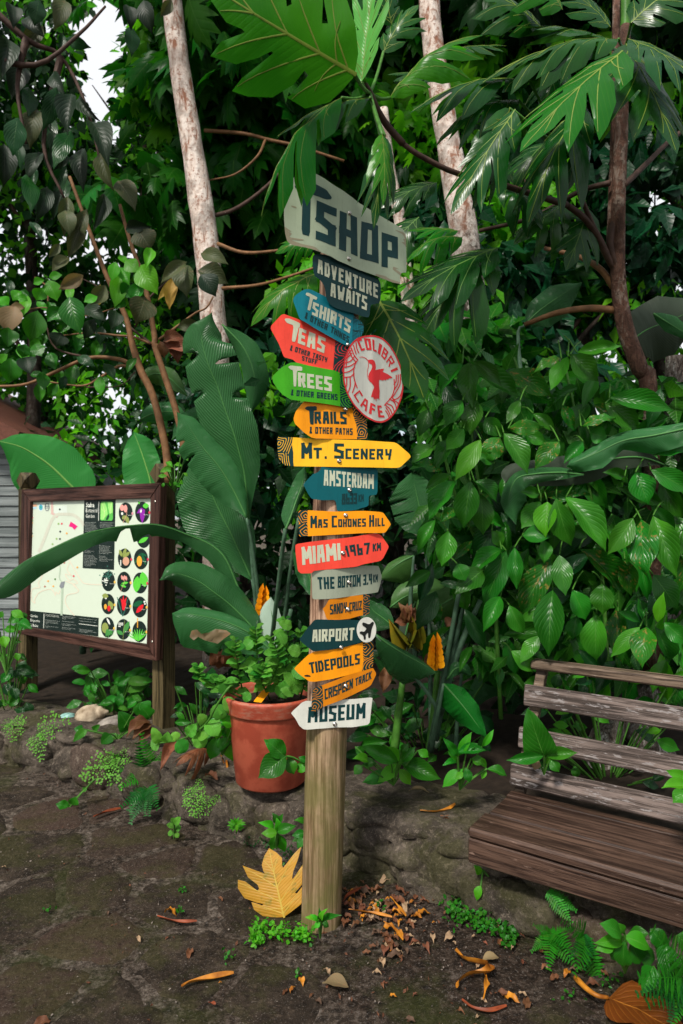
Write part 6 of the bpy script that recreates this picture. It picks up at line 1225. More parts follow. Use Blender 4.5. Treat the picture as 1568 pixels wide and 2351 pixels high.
def cloud(name, kind, pos, size, mat, p, seed=0, droop=.6, face=(0, -1, .6), spread=.8):
    "one mesh of many leaves: pos (N,3), size (N,)"
    r_ = np.random.RandomState(seed); N = len(pos); V, T = TM[kind]
    y = r_.normal(0, spread, (N, 3)); y[:, 2] -= droop; y /= np.linalg.norm(y, axis=1)[:, None]
    h = r_.normal(0, .6, (N, 3)) + np.array(face); z = h - y * (h * y).sum(1)[:, None]; z /= np.linalg.norm(z, axis=1)[:, None] + 1e-6; x = np.cross(y, z)
    w = r_.uniform(.75, 1.25, (N, 1, 1))
    co = pos[:, None, :] + size[:, None, None] * (V[None, :, 0:1] * w * x[:, None, :] + V[None, :, 1:2] * y[:, None, :] + V[None, :, 2:3] * z[:, None, :])
    co = co.reshape(-1, 3); nv = len(V); tri = (T[None] + (np.arange(N) * nv)[:, None, None]).reshape(-1, 3)
    me = bpy.data.meshes.new(name); me.vertices.add(len(co)); me.vertices.foreach_set('co', co.astype(np.float32).ravel())
    me.loops.add(tri.size); me.loops.foreach_set('vertex_index', tri.astype(np.int32).ravel()); me.polygons.add(len(tri))
    me.polygons.foreach_set('loop_start', np.arange(0, tri.size, 3, dtype=np.int32)); me.polygons.foreach_set('loop_total', np.full(len(tri), 3, dtype=np.int32)); me.polygons.foreach_set('use_smooth', np.ones(len(tri), dtype=bool))
    uv = np.tile(np.stack([V[:, 0] * .9 + .5, V[:, 1]], 1), (N, 1)); ul = me.uv_layers.new(name='UVMap'); ul.data.foreach_set('uv', uv[tri.ravel()].astype(np.float32).ravel())
    me.materials.append(MT[mat]); me.update(); me.validate(); o = obj(name, me, p); o['kind'] = 'stuff'; return o
GAPS = [(232, 150, 52, 140), (255, 40, 52, 70), (195, 70, 30, 44), (1510, 425, 50, 52), (250, 290, 26, 60), (70, 790, 36, 16), (20, 930, 30, 26)]
def keep(P):
    "leave the real openings among the crowns, where the white sky shows"
    px = 784 + F * P[:, 0] / P[:, 1]; py = 1175.5 - F * (P[:, 2] - CH) / P[:, 1]; ok = P[:, 1] > 1.0
    wob = 1 + .35 * np.sin(px * .13) * np.cos(py * .11)
    for cx, cy, rx, ry in GAPS: ok &= ((px - cx) / rx) ** 2 + ((py - cy) / ry) ** 2 > wob
    return ok
def blob(seed, N, c, r_, clumps=14, cr=.32):
    "leaf positions in clumps on the shell and inside of an ellipsoid"
    g = np.random.RandomState(seed); d = g.normal(0, 1, (clumps, 3)); d /= np.linalg.norm(d, axis=1)[:, None]; cc = d * g.uniform(.35, 1, (clumps, 1)) * np.array(r_)
    k = g.randint(0, clumps, N); q = g.normal(0, 1, (N, 3)); q /= np.linalg.norm(q, axis=1)[:, None]; q *= g.uniform(.3, 1, (N, 1)) ** .5 * cr * max(r_)
    P = cc[k] + q * np.array([1, 1, .65]) + np.array(c); P = P[keep(P)]; P = P[P[:, 2] > .05]; return P
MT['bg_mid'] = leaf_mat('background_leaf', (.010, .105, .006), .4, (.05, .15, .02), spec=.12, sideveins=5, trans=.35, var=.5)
MT['bg_lit'] = leaf_mat('sunlit_tone_background_leaf', (.075, .33, .010), .45, (.1, .25, .03), spec=.12, sideveins=5, trans=.5, var=.5)  # backlit and sunlit brightness put into the leaf colour
MT['bg_dark'] = leaf_mat('dark_background_leaf', (.004, .034, .006), .45, (.02, .05, .02), spec=.12, sideveins=5, trans=.15, var=.5)  # near-black shade of the wood put into this leaf colour
MT['bg_blue'] = leaf_mat('cool_dark_background_leaf', (.004, .040, .014), .38, (.02, .05, .03), spec=.12, sideveins=5, trans=.12, var=.5)  # cool shaded copy, the shade being part of its leaf colour
TREES = [ # px, py, D, radii, N, kind, mat, size, trunk px, label
 (620, 150, 7.0, (1.7, 1.2, 2.3), 2600, 'lobed', 'bg_mid', .34, 700, 'breadfruit tree behind the left pale trunk, light from above put into its leaf colours'),
 (330, 420, 8.5, (1.9, 1.4, 2.2), 4200, 'leaf', 'bg_mid', .20, 350, 'leafy tree behind the bronze-leaved shrub, open to the sky on its left'),
 (60, 300, 8.0, (1.2, 1.2, 2.6), 4200, 'round', 'bg_dark', .15, 40, 'dark fine-leaved tree at the left border under the white sky'),
 (70, 820, 9.0, (1.3, 1.0, 1.7), 3600, 'round', 'bg_mid', .12, 110, 'small-leaved tree above the house roof with sky dots between its leaves'),
 (320, 60, 9.5, (1.2, 1.4, 1.9), 1900, 'leaf', 'bg_lit', .20, 380, 'bright yellow-green crown touching the sky gap at the upper left'),
 (760, 600, 7.6, (1.6, 1.1, 1.6), 3200, 'lobed', 'bg_dark', .30, 800, 'dark lobed-leaf tree behind the top boards of the signpost'),
 (1000, 300, 7.2, (1.6, 1.1, 2.4), 3000, 'lobed', 'bg_mid', .30, 1010, 'lobed-leaf tree behind the right pale trunk'),
 (1290, 160, 6.8, (1.6, 1.0, 2.1), 2400, 'lobed', 'bg_dark', .32, 1330, 'dark lobed-leaf tree behind the slim breadfruit trunk'),
 (1480, 620, 8.0, (1.5, 1.2, 1.9), 2300, 'leaf', 'bg_lit', .17, 1540, 'bushy tree in painted sunlit green at the right border below the small sky gap'),
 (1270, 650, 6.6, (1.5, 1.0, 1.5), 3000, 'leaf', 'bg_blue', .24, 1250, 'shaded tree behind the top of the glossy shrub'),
 (480, 900, 7.5, (1.9, 1.0, 1.5), 4200, 'leaf', 'bg_dark', .17, 420, 'shaded small-leaved tree behind the upright heliconia leaves'),
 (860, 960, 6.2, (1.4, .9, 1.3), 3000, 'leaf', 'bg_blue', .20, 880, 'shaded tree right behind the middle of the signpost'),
 (1560, 60, 7.6, (1.2, 1.2, 1.9), 2200, 'lobed', 'bg_dark', .30, 1600, 'dark crown filling the upper right corner'),
 (540, 560, 9.6, (1.6, 1.2, 1.9), 2600, 'round', 'bg_lit', .13, 560, 'light green tree far behind the left pale trunk'),
]
g0 = np.random.RandomState(1)
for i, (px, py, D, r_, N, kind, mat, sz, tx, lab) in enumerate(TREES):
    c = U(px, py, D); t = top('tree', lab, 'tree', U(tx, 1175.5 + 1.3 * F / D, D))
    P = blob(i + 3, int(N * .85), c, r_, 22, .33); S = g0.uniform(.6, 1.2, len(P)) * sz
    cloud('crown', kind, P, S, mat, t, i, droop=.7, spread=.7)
    if mat != 'bg_lit': P = blob(i + 60, int(N * .38), c + Vector((0, .1, .3)), r_, 9, .30); cloud('lit_foliage', kind, P, g0.uniform(.5, 1.0, len(P)) * sz, 'bg_lit', t, i + 30, droop=.5, spread=.7)  # raised brighter blob, light from above put into its leaf colour
    b = U(tx, 1175.5 + 1.5 * F / D, D); mm = M3(); tube(mm, [b, b.lerp(c, .5) + Vector((.15, 0, .1)), c, c + Vector((.1, .1, r_[2] * .7))], [.10, .08, .055, .02], 9, n=16, rough=.15); mm.obj('trunk', MT['dark_bark'], t)
    rg2 = random.Random(i)
    for k in range(5):
        s = b.lerp(c, rg2.uniform(.55, 1.0)); e = c + Vector((rg2.uniform(-1, 1) * r_[0], rg2.uniform(-.5, .5), rg2.uniform(-.7, .8) * r_[2])); mm = M3()
        tube(mm, [s, (s + e) / 2 + Vector((0, 0, rg2.uniform(-.15, .3))), e], [.03, .018, .006], 6, n=10, rough=.1); mm.obj('branch', MT['dark_bark' if k % 2 else 'twig_dk'], t)
# wood closing the view; its unseen ring round the camera added to block light
r2 = np.random.RandomState(9); N = 34000; ang = r2.uniform(-math.pi, math.pi, N); rad = r2.uniform(11.5, 17, N); z = r2.uniform(0, 1, N) ** .8 * 13
P = np.stack([rad * np.sin(ang), rad * np.cos(ang), z], 1); P = P + np.array([noise.noise_vector(Vector(q * .5)) for q in P]) * .9
den = np.array([noise.noise(Vector(q * .55)) for q in P]); q_ = (np.abs(ang) < 1.0) | (z < 11); P = P[(den > -.12) & q_]; P = P[keep(P)]; px_ = 784 + F * P[:, 0] / P[:, 1]; thin = (P[:, 1] > 0) & (px_ < 480) & (px_ > -200) & (P[:, 2] > 2.2); P = P[~thin | (r2.uniform(0, 1, len(P)) < .16)]; hi = (P[:, 1] > 0) & (np.abs(P[:, 0]) < P[:, 1]) & (P[:, 2] > np.where(P[:, 0] > .5, 5.5, 3.2)); P = P[~hi | (r2.uniform(0, 1, len(P)) < .36)]
o = cloud('far_woods', 'leaf', P, r2.uniform(.35, .75, len(P)), 'bg_mid', None, 77, droop=.4, spread=.9); tag(o, 'mass of green and dark tropical woods closing the view behind the nearer trees, with an unseen ring added round the camera to block light', 'woods')
N = 15000; P = np.stack([r2.uniform(-9, 9, N), r2.uniform(4.0, 12, N), r2.uniform(6.6, 9.5, N)], 1); den = np.array([noise.noise(Vector(q * .5)) for q in P]); P = P[(den > -.2) & (P[:, 2] > 4.0 + .62 * P[:, 1])]; P = P[keep(P)]; P = P[(784 + F * P[:, 0] / P[:, 1] > 420) | (P[:, 2] > 2.2 + .85 * P[:, 1])]  # unseen leaf layer above the frame, added to block the zenith sky
o = cloud('added_canopy', 'leaf', P, r2.uniform(.22, .45, len(P)), 'bg_mid', None, 78, droop=.2, spread=.9, face=(0, 0, 1)); tag(o, 'unseen high leaf layer added over the garden to block sky light', 'added_canopy')
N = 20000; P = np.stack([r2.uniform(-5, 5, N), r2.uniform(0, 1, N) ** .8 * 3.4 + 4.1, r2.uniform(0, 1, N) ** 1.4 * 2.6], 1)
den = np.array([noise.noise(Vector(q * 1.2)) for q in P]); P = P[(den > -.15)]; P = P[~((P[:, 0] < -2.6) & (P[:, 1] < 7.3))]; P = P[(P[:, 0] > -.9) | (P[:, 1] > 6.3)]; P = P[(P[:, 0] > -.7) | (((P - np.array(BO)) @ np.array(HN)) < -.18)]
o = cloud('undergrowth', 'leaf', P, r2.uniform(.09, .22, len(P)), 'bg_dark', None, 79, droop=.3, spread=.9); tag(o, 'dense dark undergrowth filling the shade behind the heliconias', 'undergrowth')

gs = np.random.RandomState(15); N = 2300; X = gs.uniform(930, 1620, N); Y = gs.uniform(860, 1560, N); kk = X > 1010 + 40 * np.sin(Y * .02) + np.maximum(0, Y - 1300) * .6; X = X[kk]; Y = Y[kk]; DD = gs.uniform(3.45, 4.0, len(X))
P = np.stack([(X - 784) / F * DD, DD, CH - (Y - 1175.5) / F * DD], 1); cloud('inner_foliage', 'leaf', P, gs.uniform(.10, .2, len(P)), 'shrub', sh, 21, droop=.9, face=(0, -1.2, .5), spread=.6)
N = 500; X = gs.uniform(985, 1190, N); Y = gs.uniform(720, 1000, N); DD = gs.uniform(4.2, 4.8, N); P = np.stack([(X - 784) / F * DD, DD, CH - (Y - 1175.5) / F * DD], 1)
t = top('leafy_shrub', 'dark leafy shrub hiding the lower part of the stout pale trunk', 'shrub', U(1090, 1560, 4.5)); cloud('foliage', 'leaf', P, gs.uniform(.14, .28, N), 'bg_mid', t, 22, droop=.7, face=(0, -1, .6), spread=.7)
# loose branches arching through the shade
for pts_, r_, lab in (([(1240, 575, 4.6), (1320, 580, 4.5), (1400, 640, 4.3)], .016, 'arching bare brown branch in the shade left of the slim brown trunk'),):
    pass
tk = top('cut_tree_stump', 'cut-off brown tree stem with lichen at the right border', 'tree stump', U(1545, 1560, 3.7))
mm = M3(); tube(mm, [U(1530, 1560, 3.7), U(1535, 1250, 3.7), U(1542, 1000, 3.7), U(1552, 905, 3.7), U(1556, 820, 3.7)], [.07, .065, .062, .060, .062], 16, n=24, rough=.12); mm.obj('stem', MT['lichen_bark'], tk)
for i, (a, D, w, lab) in enumerate((([(1090, 590), (1085, 700), (1100, 760)], 4.95, .1, ''),)): pass
# pale roots behind the bench
rt = top('exposed_root', 'pale grey tree root and trunk base behind the bench back', 'tree root', U(1420, 1800, 3.6))
for a, r_ in (([(1540, 1560, 3.7), (1480, 1600, 3.65), (1400, 1680, 3.6), (1370, 1790, 3.55)], [.09, .07, .08]), ([(1420, 1640, 3.7), (1500, 1720, 3.7), (1600, 1800, 3.7)], [.07, .06])):
    mm = M3(); tube(mm, [U(*q) for q in a], r_, 12, n=14, rough=.3); mm.obj('root', MT['lichen_bark'], rt)

# ================================================================== potted herb and its trailing stem
ph = top('potted_herb', 'soft light green round-leaved herb growing out of the red pot', 'herb plant', U(622, 1605, DP)); rg = random.Random(31)
stems = [((560, 1605), (545, 1520), (540, 1470)), ((590, 1605), (590, 1500), (588, 1445)), ((600, 1605), (640, 1520), (622, 1465)), ((640, 1605), (660, 1500), (655, 1420)), ((670, 1600), (690, 1520), (690, 1450)), ((570, 1605), (520, 1570), (500, 1560)), ((650, 1605), (640, 1560), (650, 1520)), ((620, 1605), (600, 1560), (610, 1530)), ((560, 1605), (470, 1560), (455, 1530)), ((690, 1600), (700, 1560), (698, 1530))]
for st in stems:
    D = DP + rg.uniform(-.15, .12); mm = M3(); Q = [U(st[0][0], st[0][1], DP), U(st[1][0], st[1][1], D), U(st[2][0], st[2][1], D)]; tube(mm, Q, [.005, .0035], 6, n=8); mm.obj('stem', MT['stalk_g'], ph)
    C = catmull(Q, 12)
    for k in range(3, 13):
        for s in (-1, 1):
            if rg.random() < .06: continue
            a = rg.uniform(-.5, .5) + (0 if s > 0 else math.pi); L = rg.uniform(18, 35) * (1.0 if k < 10 else .75) / F * D; d = Vector((math.cos(a) * .9, -.5 + rg.uniform(-.5, .3), .30 * (k / 8) + rg.uniform(-.3, .3))).normalized()
            me = herb if rg.random() < .7 else herbd; place(me[rg.randrange(len(me))], C[k], C[k] + d * L, Vector((rg.uniform(-.4, .4), -.7, .8)), L * rg.uniform(.62, .8), ph)
for (b, t, w) in (((650, 1565), (672, 1600), 34), ((690, 1590), (650, 1545), 40), ((640, 1600), (665, 1560), 42), ((575, 1590), (560, 1610), 26), ((600, 1560), (570, 1540), 30), ((640, 1450), (655, 1480), 28), ((580, 1470), (560, 1490), 30), ((560, 1520), (590, 1545), 32), ((610, 1510), (640, 1530), 30), ((670, 1440), (640, 1430), 28), ((690, 1500), (660, 1490), 34), ((675, 1530), (700, 1560), 34)):
    pleaf(herb[rg.randrange(5)], b, t, DP - .12, w, ph, rg=rg)
vine = [(540, 1590, DP - .14), (529, 1575, DP - .2), (497, 1620, DP - .2), (478, 1655, DP - .15), (446, 1684, DP - .1), (409, 1699, DP), (366, 1706, DP + .05)]
mm = M3(); tube(mm, [U(*q) for q in vine], [.006, .005, .004], 6); mm.obj('stem', MT['stalk_g'], ph)
for b, t, w in (((500, 1615), (492, 1650), 30), ((495, 1618), (515, 1650), 36), ((478, 1655), (500, 1690), 44), ((470, 1660), (455, 1640), 26), ((446, 1684), (470, 1715), 42), ((430, 1690), (450, 1662), 30), ((409, 1699), (425, 1728), 36), ((409, 1699), (395, 1682), 26), ((380, 1705), (385, 1680), 26), ((366, 1706), (345, 1712), 36), ((366, 1706), (350, 1670), 26), ((520, 1590), (505, 1570), 30), ((455, 1690), (480, 1690), 30), ((515, 1600), (535, 1640), 34)):
    pleaf((herb + herbd)[rg.randrange(8)], b, t, DP - .12, w, ph, rg=rg)
for st in ([(372, 1600), (462, 1560), (450, 1530)],): pass

# ================================================================== small plants
def plant(name, label, cat, base, D, leaves, sets, sc=1.0, stem='stalk_g', thin=.004, dr=.08, group=None):
    p = top(name, label, cat, U(base[0], base[1], D), group); rg = random.Random(int(base[0])); mm = M3()
    for i, (b, t, w) in enumerate(leaves):
        Dl = D + rg.uniform(-dr, dr * .4); me = sets[i % len(sets)]; pleaf(me[i % len(me)], b, t, Dl, w * sc, p, rg=rg)
        tube(mm, [U(base[0], base[1], D), U((b[0] + base[0]) / 2, (b[1] + base[1]) / 2 - 3, (D + Dl) / 2), U(b[0], b[1], Dl)], thin, 5, n=4, cap=False)
    if leaves: mm.obj('stem', MT[stem], p)
    return p
Z5 = lambda x, y: (815.3 + .2667 * x, 1191.6 + .2667 * y)
def conv(L, f, s): return [(f(a, b), f(c, d), w * s) for a, b, c, d, w in L]
plant('leafy_ground_plant', 'broad glossy leaved plant on the ledge directly right of the signpost', 'leafy plant', Z5(330, 2290), 3.15, conv([(370, 2090, 45, 1950, 140), (385, 2080, 215, 1965, 140), (400, 2090, 520, 1960, 100), (395, 2100, 740, 2240, 170), (380, 2110, 190, 2270, 110), (300, 2200, 60, 2270, 120), (0, 1960, 80, 2030, 80), (540, 1990, 635, 2050, 80), (400, 2010, 460, 1930, 70), (300, 2000, 420, 2100, 130), (120, 2080, -20, 2060, 90), (60, 2120, -10, 2200, 90), (180, 2100, 60, 2110, 90), (380, 2150, 480, 2290, 100)], Z5, .2667), [ovs, ovl, ovs], 1.0)
plant('leafy_ground_plant', 'pointed leaved seedling plant between the signpost plants and the bench', 'leafy plant', Z5(900, 2330), 3.0, conv([(880, 2040, 755, 1880, 80), (885, 2040, 1005, 1830, 85), (870, 2010, 1130, 1990, 100), (1090, 1960, 1195, 1810, 60), (880, 2100, 750, 2120, 60), (930, 2150, 750, 2310, 110), (950, 2140, 990, 2270, 80), (1130, 2140, 1045, 2040, 60), (1135, 2150, 1305, 2210, 90), (1125, 2150, 1090, 2240, 50), (1000, 2060, 1100, 2110, 90), (880, 2080, 800, 2000, 60), (960, 1990, 1060, 1930, 60), (930, 2180, 860, 2240, 60)], Z5, .2667), [ovs, ovl], 1.0)
Z2 = lambda x, y: (784 + .5 * x, 1568 + .5 * y)
plant('arrowhead_vine', 'large arrow-shaped leaf with two side leaves pushing between the bench slats', 'vine', Z2(930, 420), 2.86, conv([(930, 335, 855, 118, 150), (930, 335, 755, 355, 55), (935, 335, 1085, 320, 60), (900, 350, 885, 400, 40), (960, 350, 1000, 410, 50)], Z2, .5), [hearts, ovs, ovs, tanl, ovs])
plant('arrowhead_vine', 'bright leaves reaching over the bench back at the right border', 'vine', Z2(1620, 480), 2.4, conv([(1600, 440, 1488, 400, 50), (1570, 420, 1560, 510, 50), (1590, 470, 1470, 480, 60), (1590, 500, 1520, 550, 70)], Z2, .5), [ovl, ovs])
plant('hanging_leaf_plant', 'pale lime leaves hanging from under the left end of the bench', 'leafy plant', Z2(650, 860), 2.72, conv([(690, 915, 718, 1072, 50), (715, 950, 762, 1022, 55), (610, 840, 640, 880, 36), (650, 890, 605, 935, 40), (670, 890, 640, 920, 30), (640, 930, 620, 1000, 40)], Z2, .5), [ovl, lancl], dr=.03)
plant('hanging_leaf_plant', 'single dark heart-shaped leaf hanging below the bench apron', 'leafy plant', Z2(830, 890), 2.68, conv([(835, 900, 848, 1022, 85)], Z2, .5), [hearts], dr=.02)
plant('obovate_leaf_plant', 'bright green rosette plant beneath the bench at the lower right', 'leafy plant', Z2(1300, 1330), 2.25, conv([(1290, 1165, 1190, 1105, 80), (1300, 1165, 1420, 1225, 80), (1300, 1180, 1290, 1300, 80), (1310, 1160, 1410, 1150, 60), (1290, 1180, 1160, 1195, 60), (1290, 1190, 1240, 1270, 70), (1330, 1200, 1370, 1290, 80), (1250, 1200, 1165, 1225, 60), (1300, 1150, 1260, 1100, 50), (1350, 1230, 1440, 1270, 80)], Z2, .5), [obov, lancl, obov])
plant('heart_leaf_plant', 'smooth heart-leaved plant in the lower right corner', 'leafy plant', Z2(1500, 1420), 2.15, conv([(1490, 1200, 1500, 1385, 85), (1430, 1300, 1385, 1425, 90), (1560, 1250, 1600, 1330, 100), (1420, 1130, 1500, 1230, 80), (1540, 1160, 1620, 1240, 90), (1560, 1400, 1620, 1480, 90), (1470, 1330, 1540, 1480, 80)], Z2, .5), [hearts])
ZG = lambda x, y: (.5 * x, 1568 + .5 * y)
plant('pot_side_plant', 'three-leaved green sprig hanging before the red pot', 'sprig', ZG(1380, 360), 3.02, conv([(1310, 340, 1212, 258, 85), (1315, 335, 1185, 437, 115), (1320, 345, 1350, 420, 60), (1410, 370, 1365, 410, 50), (1410, 360, 1370, 340, 30)], ZG, .5), [ovs, ovs, ovs, ovl], dr=.03)
plant('pot_side_plant', 'bright pointed leaves on the ledge left of the red pot', 'leafy plant', ZG(1020, 330), 3.4, conv([(1000, 240, 965, 355, 70), (1010, 250, 1000, 200, 60), (1060, 250, 1000, 320, 50), (1060, 270, 1070, 360, 80), (1030, 200, 1060, 250, 60), (1070, 200, 1010, 150, 60), (1040, 190, 960, 170, 60), (1075, 260, 1040, 200, 50)], ZG, .5), [ovs, lancl])
plant('seedling', 'star-shaped light green seedling at the ledge foot between pot and post', 'seedling', ZG(1270, 760), 3.0, conv([(1272, 690, 1200, 690, 44), (1272, 685, 1360, 655, 50), (1275, 680, 1270, 615, 40), (1272, 695, 1245, 768, 46), (1280, 695, 1310, 775, 52), (1270, 640, 1250, 595, 34), (1260, 660, 1185, 640, 34), (1285, 640, 1300, 600, 30)], ZG, .5), [lancl, lanc])
plant('seedling', 'small spiky bright green seedling left of the star-shaped one', 'seedling', ZG(1085, 690), 3.2, conv([(1085, 650, 1085 + 45 * math.cos(a), 650 + 36 * math.sin(a), 16) for a in np.linspace(0, 6, 13)], ZG, .5), [lancl])
plant('seedling', 'small round-leaved seedling at the ledge foot below the dry leaf', 'seedling', ZG(800, 715), 3.3, conv([(800, 650, 830, 615, 36), (800, 660, 765, 650, 30), (805, 670, 832, 660, 36), (795, 690, 770, 690, 30), (805, 690, 820, 710, 24), (800, 640, 785, 620, 26)], ZG, .5), [herb])
plant('seedling', 'green seedling growing against the foot of the signpost', 'seedling', ZG(1470, 1170), 2.42, conv([(1468, 1090, 1400, 1075, 30), (1470, 1085, 1465, 1030, 26), (1475, 1090, 1502, 1035, 30), (1475, 1100, 1568, 1065, 34), (1470, 1100, 1440, 1125, 26), (1478, 1100, 1510, 1120, 30), (1460, 1095, 1425, 1060, 22)], ZG, .5), [lancl, lanc])
plant('seedling', 'leaves half hidden behind the left side of the signpost foot', 'seedling', ZG(1390, 760), 2.85, conv([(1400, 690, 1340, 700, 40), (1400, 640, 1350, 630, 30), (1395, 710, 1365, 760, 40), (1405, 700, 1340, 730, 40)], ZG, .5), [lanc])
plant('heart_leaf_vine', 'smooth heart-shaped leaves trailing over the ledge below the shells', 'vine', ZG(540, 260), 4.0, conv([(600, 210, 545, 130, 90), (510, 235, 465, 280, 60), (530, 230, 520, 280, 70), (440, 290, 365, 345, 90), (400, 215, 335, 270, 46), (430, 220, 460, 190, 34), (380, 215, 340, 210, 40), (640, 90, 670, 160, 90), (690, 160, 640, 100, 70)], ZG, .5), [hearts])
plant('trailing_sprout', 'lone sprout trailing down the ledge onto the paving at the left', 'sprout', ZG(440, 440), 3.7, conv([(320, 570, 255, 555, 46), (330, 560, 350, 520, 50), (310, 575, 315, 598, 30), (400, 480, 380, 500, 24)], ZG, .5), [ovs])
rg = random.Random(77)
def fillp(name, label, cat, x0, x1, y0, y1, D, n, sets, L0, L1, w=.5, up=False):
    ls_ = []
    for _ in range(n):
        x, y = rg.uniform(x0, x1), rg.uniform(y0, y1); a = rg.uniform(-.9, .9) + (-math.pi / 2 if up else math.pi / 2) + rg.choice((-1, 0, 1)) * .9; L = rg.uniform(L0, L1)
        ls_.append(((x, y), (x + L * math.cos(a), y + L * math.sin(a) * .7), L * w))
    return plant(name, label, cat, ((x0 + x1) / 2, y1 + 20), D, ls_, sets, dr=.25)
fillp('low_shrub', 'green shrub under and behind the map board', 'shrub', 185, 345, 1535, 1640, 4.7, 60, [ovs, herbd, ovs], 26, 52, .5)
fillp('low_shrub', 'dark leafy shrub between the left board leg and the house', 'shrub', -20, 70, 1500, 1650, 4.9, 36, [ovs, ovd], 26, 50, .5)
fillp('low_shrub', 'bright climbing leaves beside the left edge of the map board', 'shrub', -30, 60, 1400, 1530, 4.6, 16, [ovl, ovs], 22, 44, .55)
fillp('low_shrub', 'shaded leaves in the gap between the right board leg and the pot', 'shrub', 400, 520, 1560, 1720, 4.0, 30, [ovd, ovs], 26, 56, .4)
fillp('low_shrub', 'shaded leaves behind the stalks right of the post', 'shrub', 820, 1150, 1560, 1760, 4.0, 60, [ovd, ovd, ovs], 34, 70, .45)
fillp('low_shrub', 'leaves growing up behind the bench back', 'shrub', 1220, 1568, 1530, 1800, 3.45, 46, [ovs, ovl, ovd], 34, 66, .5)
fillp('low_shrub', 'pale thin climbing vine beside the top of the right board post', 'vine', 375, 430, 1040, 1110, 3.95, 14, [ovl], 14, 26, .5)
# ferns
def frondmesh(name, mat, n=15, w=.34, seed=0, roundl=False):
    m = M3(); rg = random.Random(seed)
    sp = [(.05 * math.sin(t * 2 + seed), t, .55 * t * (1 - t) - .15 * t * t) for t in np.linspace(0, 1, n + 1)]
    for i, (x, y, z) in enumerate(sp):
        t = i / n; L = w * math.sin(math.pi * (.12 + .88 * t) ** .8) ** .8 * (.9 + .2 * rg.random()) if i < n else .1
        for s in (-1, 1):
            if i == 0: continue
            b = Vector((x, y, z)); d = Vector((s * .95, .35, rg.uniform(-.25, .1))).normalized(); q = b + d * L; h = Vector((-d.y * s, d.x * s, 0)).normalized() * (.42 / n * (1.5 if roundl else 1))
            if roundl:
                for k in range(4):
                    if rg.random() < .2: continue
                    c = b + d * L * (.25 + .25 * k) + Vector((rg.gauss(0, .018), rg.gauss(0, .018), rg.gauss(0, .02))); r_ = rg.uniform(.018, .040); m.add([c + Vector((r_ * math.cos(a), r_ * math.sin(a), .01 * math.sin(a * 2))) for a in np.linspace(0, 6.283, 7)[:-1]], [(0, 1, 2, 3, 4, 5)], 0, [(.5, .5)] * 6)
            else: m.add([b - h * .7, b + d * L * .5 - h, q, b + d * L * .5 + h, b + h * .7], [(0, 1, 3, 4), (1, 2, 3)], 0, [(.4, 0), (.3, .5), (.5, 1), (.7, .5), (.6, 0)])
    tube(m, [Vector(q) for q in sp[::3]], [.008, .003], 4, n=8, mi=0); return m.mesh(name, MT[mat])
fr = [frondmesh('frond', 'fern', 15, .30, s) for s in range(3)]; frd = [frondmesh('frond', 'fern_dk', 14, .30, s + 5) for s in range(3)]; frm = [frondmesh('frond', 'lime', 9, .40, s + 9, True) for s in range(3)]
def fern(label, base, D, tips, sets, w=.55, name='fern'):
    p = top(name, label, 'fern', U(base[0], base[1], D)); rg = random.Random(int(base[0] + base[1]))
    for i, t in enumerate(tips):
        B, T = U(base[0], base[1], D), U(t[0], t[1], D - rg.uniform(.02, .16)); L = (T - B).length; place(sets[i % len(sets)], B, T, Vector((rg.uniform(-.4, .4), -1, .5)), L * w * 1.6, p, 'frond', thick=L * .8)
    return p
fern('bright green fern with upright fronds on the ledge left of the dry brown leaf', ZG(700, 420), 3.75, [ZG(*q) for q in ((640, 250), (560, 400), (740, 330), (620, 300), (600, 580), (680, 600), (745, 400), (560, 470), (690, 500), (640, 620))], fr + frd)
fern('pale maidenhair fern spilling down the ledge at the left', ZG(540, 330), 3.85, [ZG(*q) for q in ((370, 430), (450, 450), (480, 360), (560, 470), (430, 380), (510, 480), (580, 360), (520, 300))], frm)
fern('dark hanging fern low on the ledge under the bright fern', ZG(680, 480), 3.55, [ZG(*q) for q in ((570, 560), (600, 640), (660, 600), (720, 560), (690, 600))], frd)
fern('small maidenhair fern on the bare ledge face left of the pot', ZG(890, 470), 3.4, [ZG(*q) for q in ((845, 560), (890, 570), (930, 480), (870, 590))], frm)
fern('yellowish maidenhair sprig under the pot', ZG(980, 520), 3.3, [ZG(*q) for q in ((890, 610), (1010, 540), (920, 570))], frm)
fern('tiny maidenhair clump by the left board leg', ZG(60, 170), 4.3, [ZG(*q) for q in ((20, 230), (90, 220), (60, 250), (110, 180), (10, 190))], frm)
fern('maidenhair fern beside the turquoise stone', ZG(170, 230), 4.2, [ZG(*q) for q in ((150, 300), (220, 290), (240, 200), (180, 340), (300, 180))], frm)
fern('fern frond hanging below the bench apron', Z2(940, 950), 2.5, [Z2(*q) for q in ((1060, 1090), (1080, 1040))], fr)
fern('green fern on the ground under the bench', Z2(960, 1150), 2.5, [Z2(*q) for q in ((890, 1120), (880, 1230), (950, 1290), (1060, 1200), (1040, 1130), (1010, 1260), (1080, 1290))], fr)
fern('fern with narrow fronds beside the rosette plant', Z2(1110, 1150), 2.4, [Z2(*q) for q in ((1060, 1260), (1130, 1300), (1160, 1230), (1100, 1330), (1200, 1400), (1040, 1100))], frd + fr)
fern('fern at the lower right corner', Z2(1560, 1350), 2.1, [Z2(*q) for q in ((1450, 1480), (1520, 1560), (1560, 1500), (1420, 1380), (1480, 1170), (1540, 1560), (1380, 1440), (1600, 1420))], frd + fr)
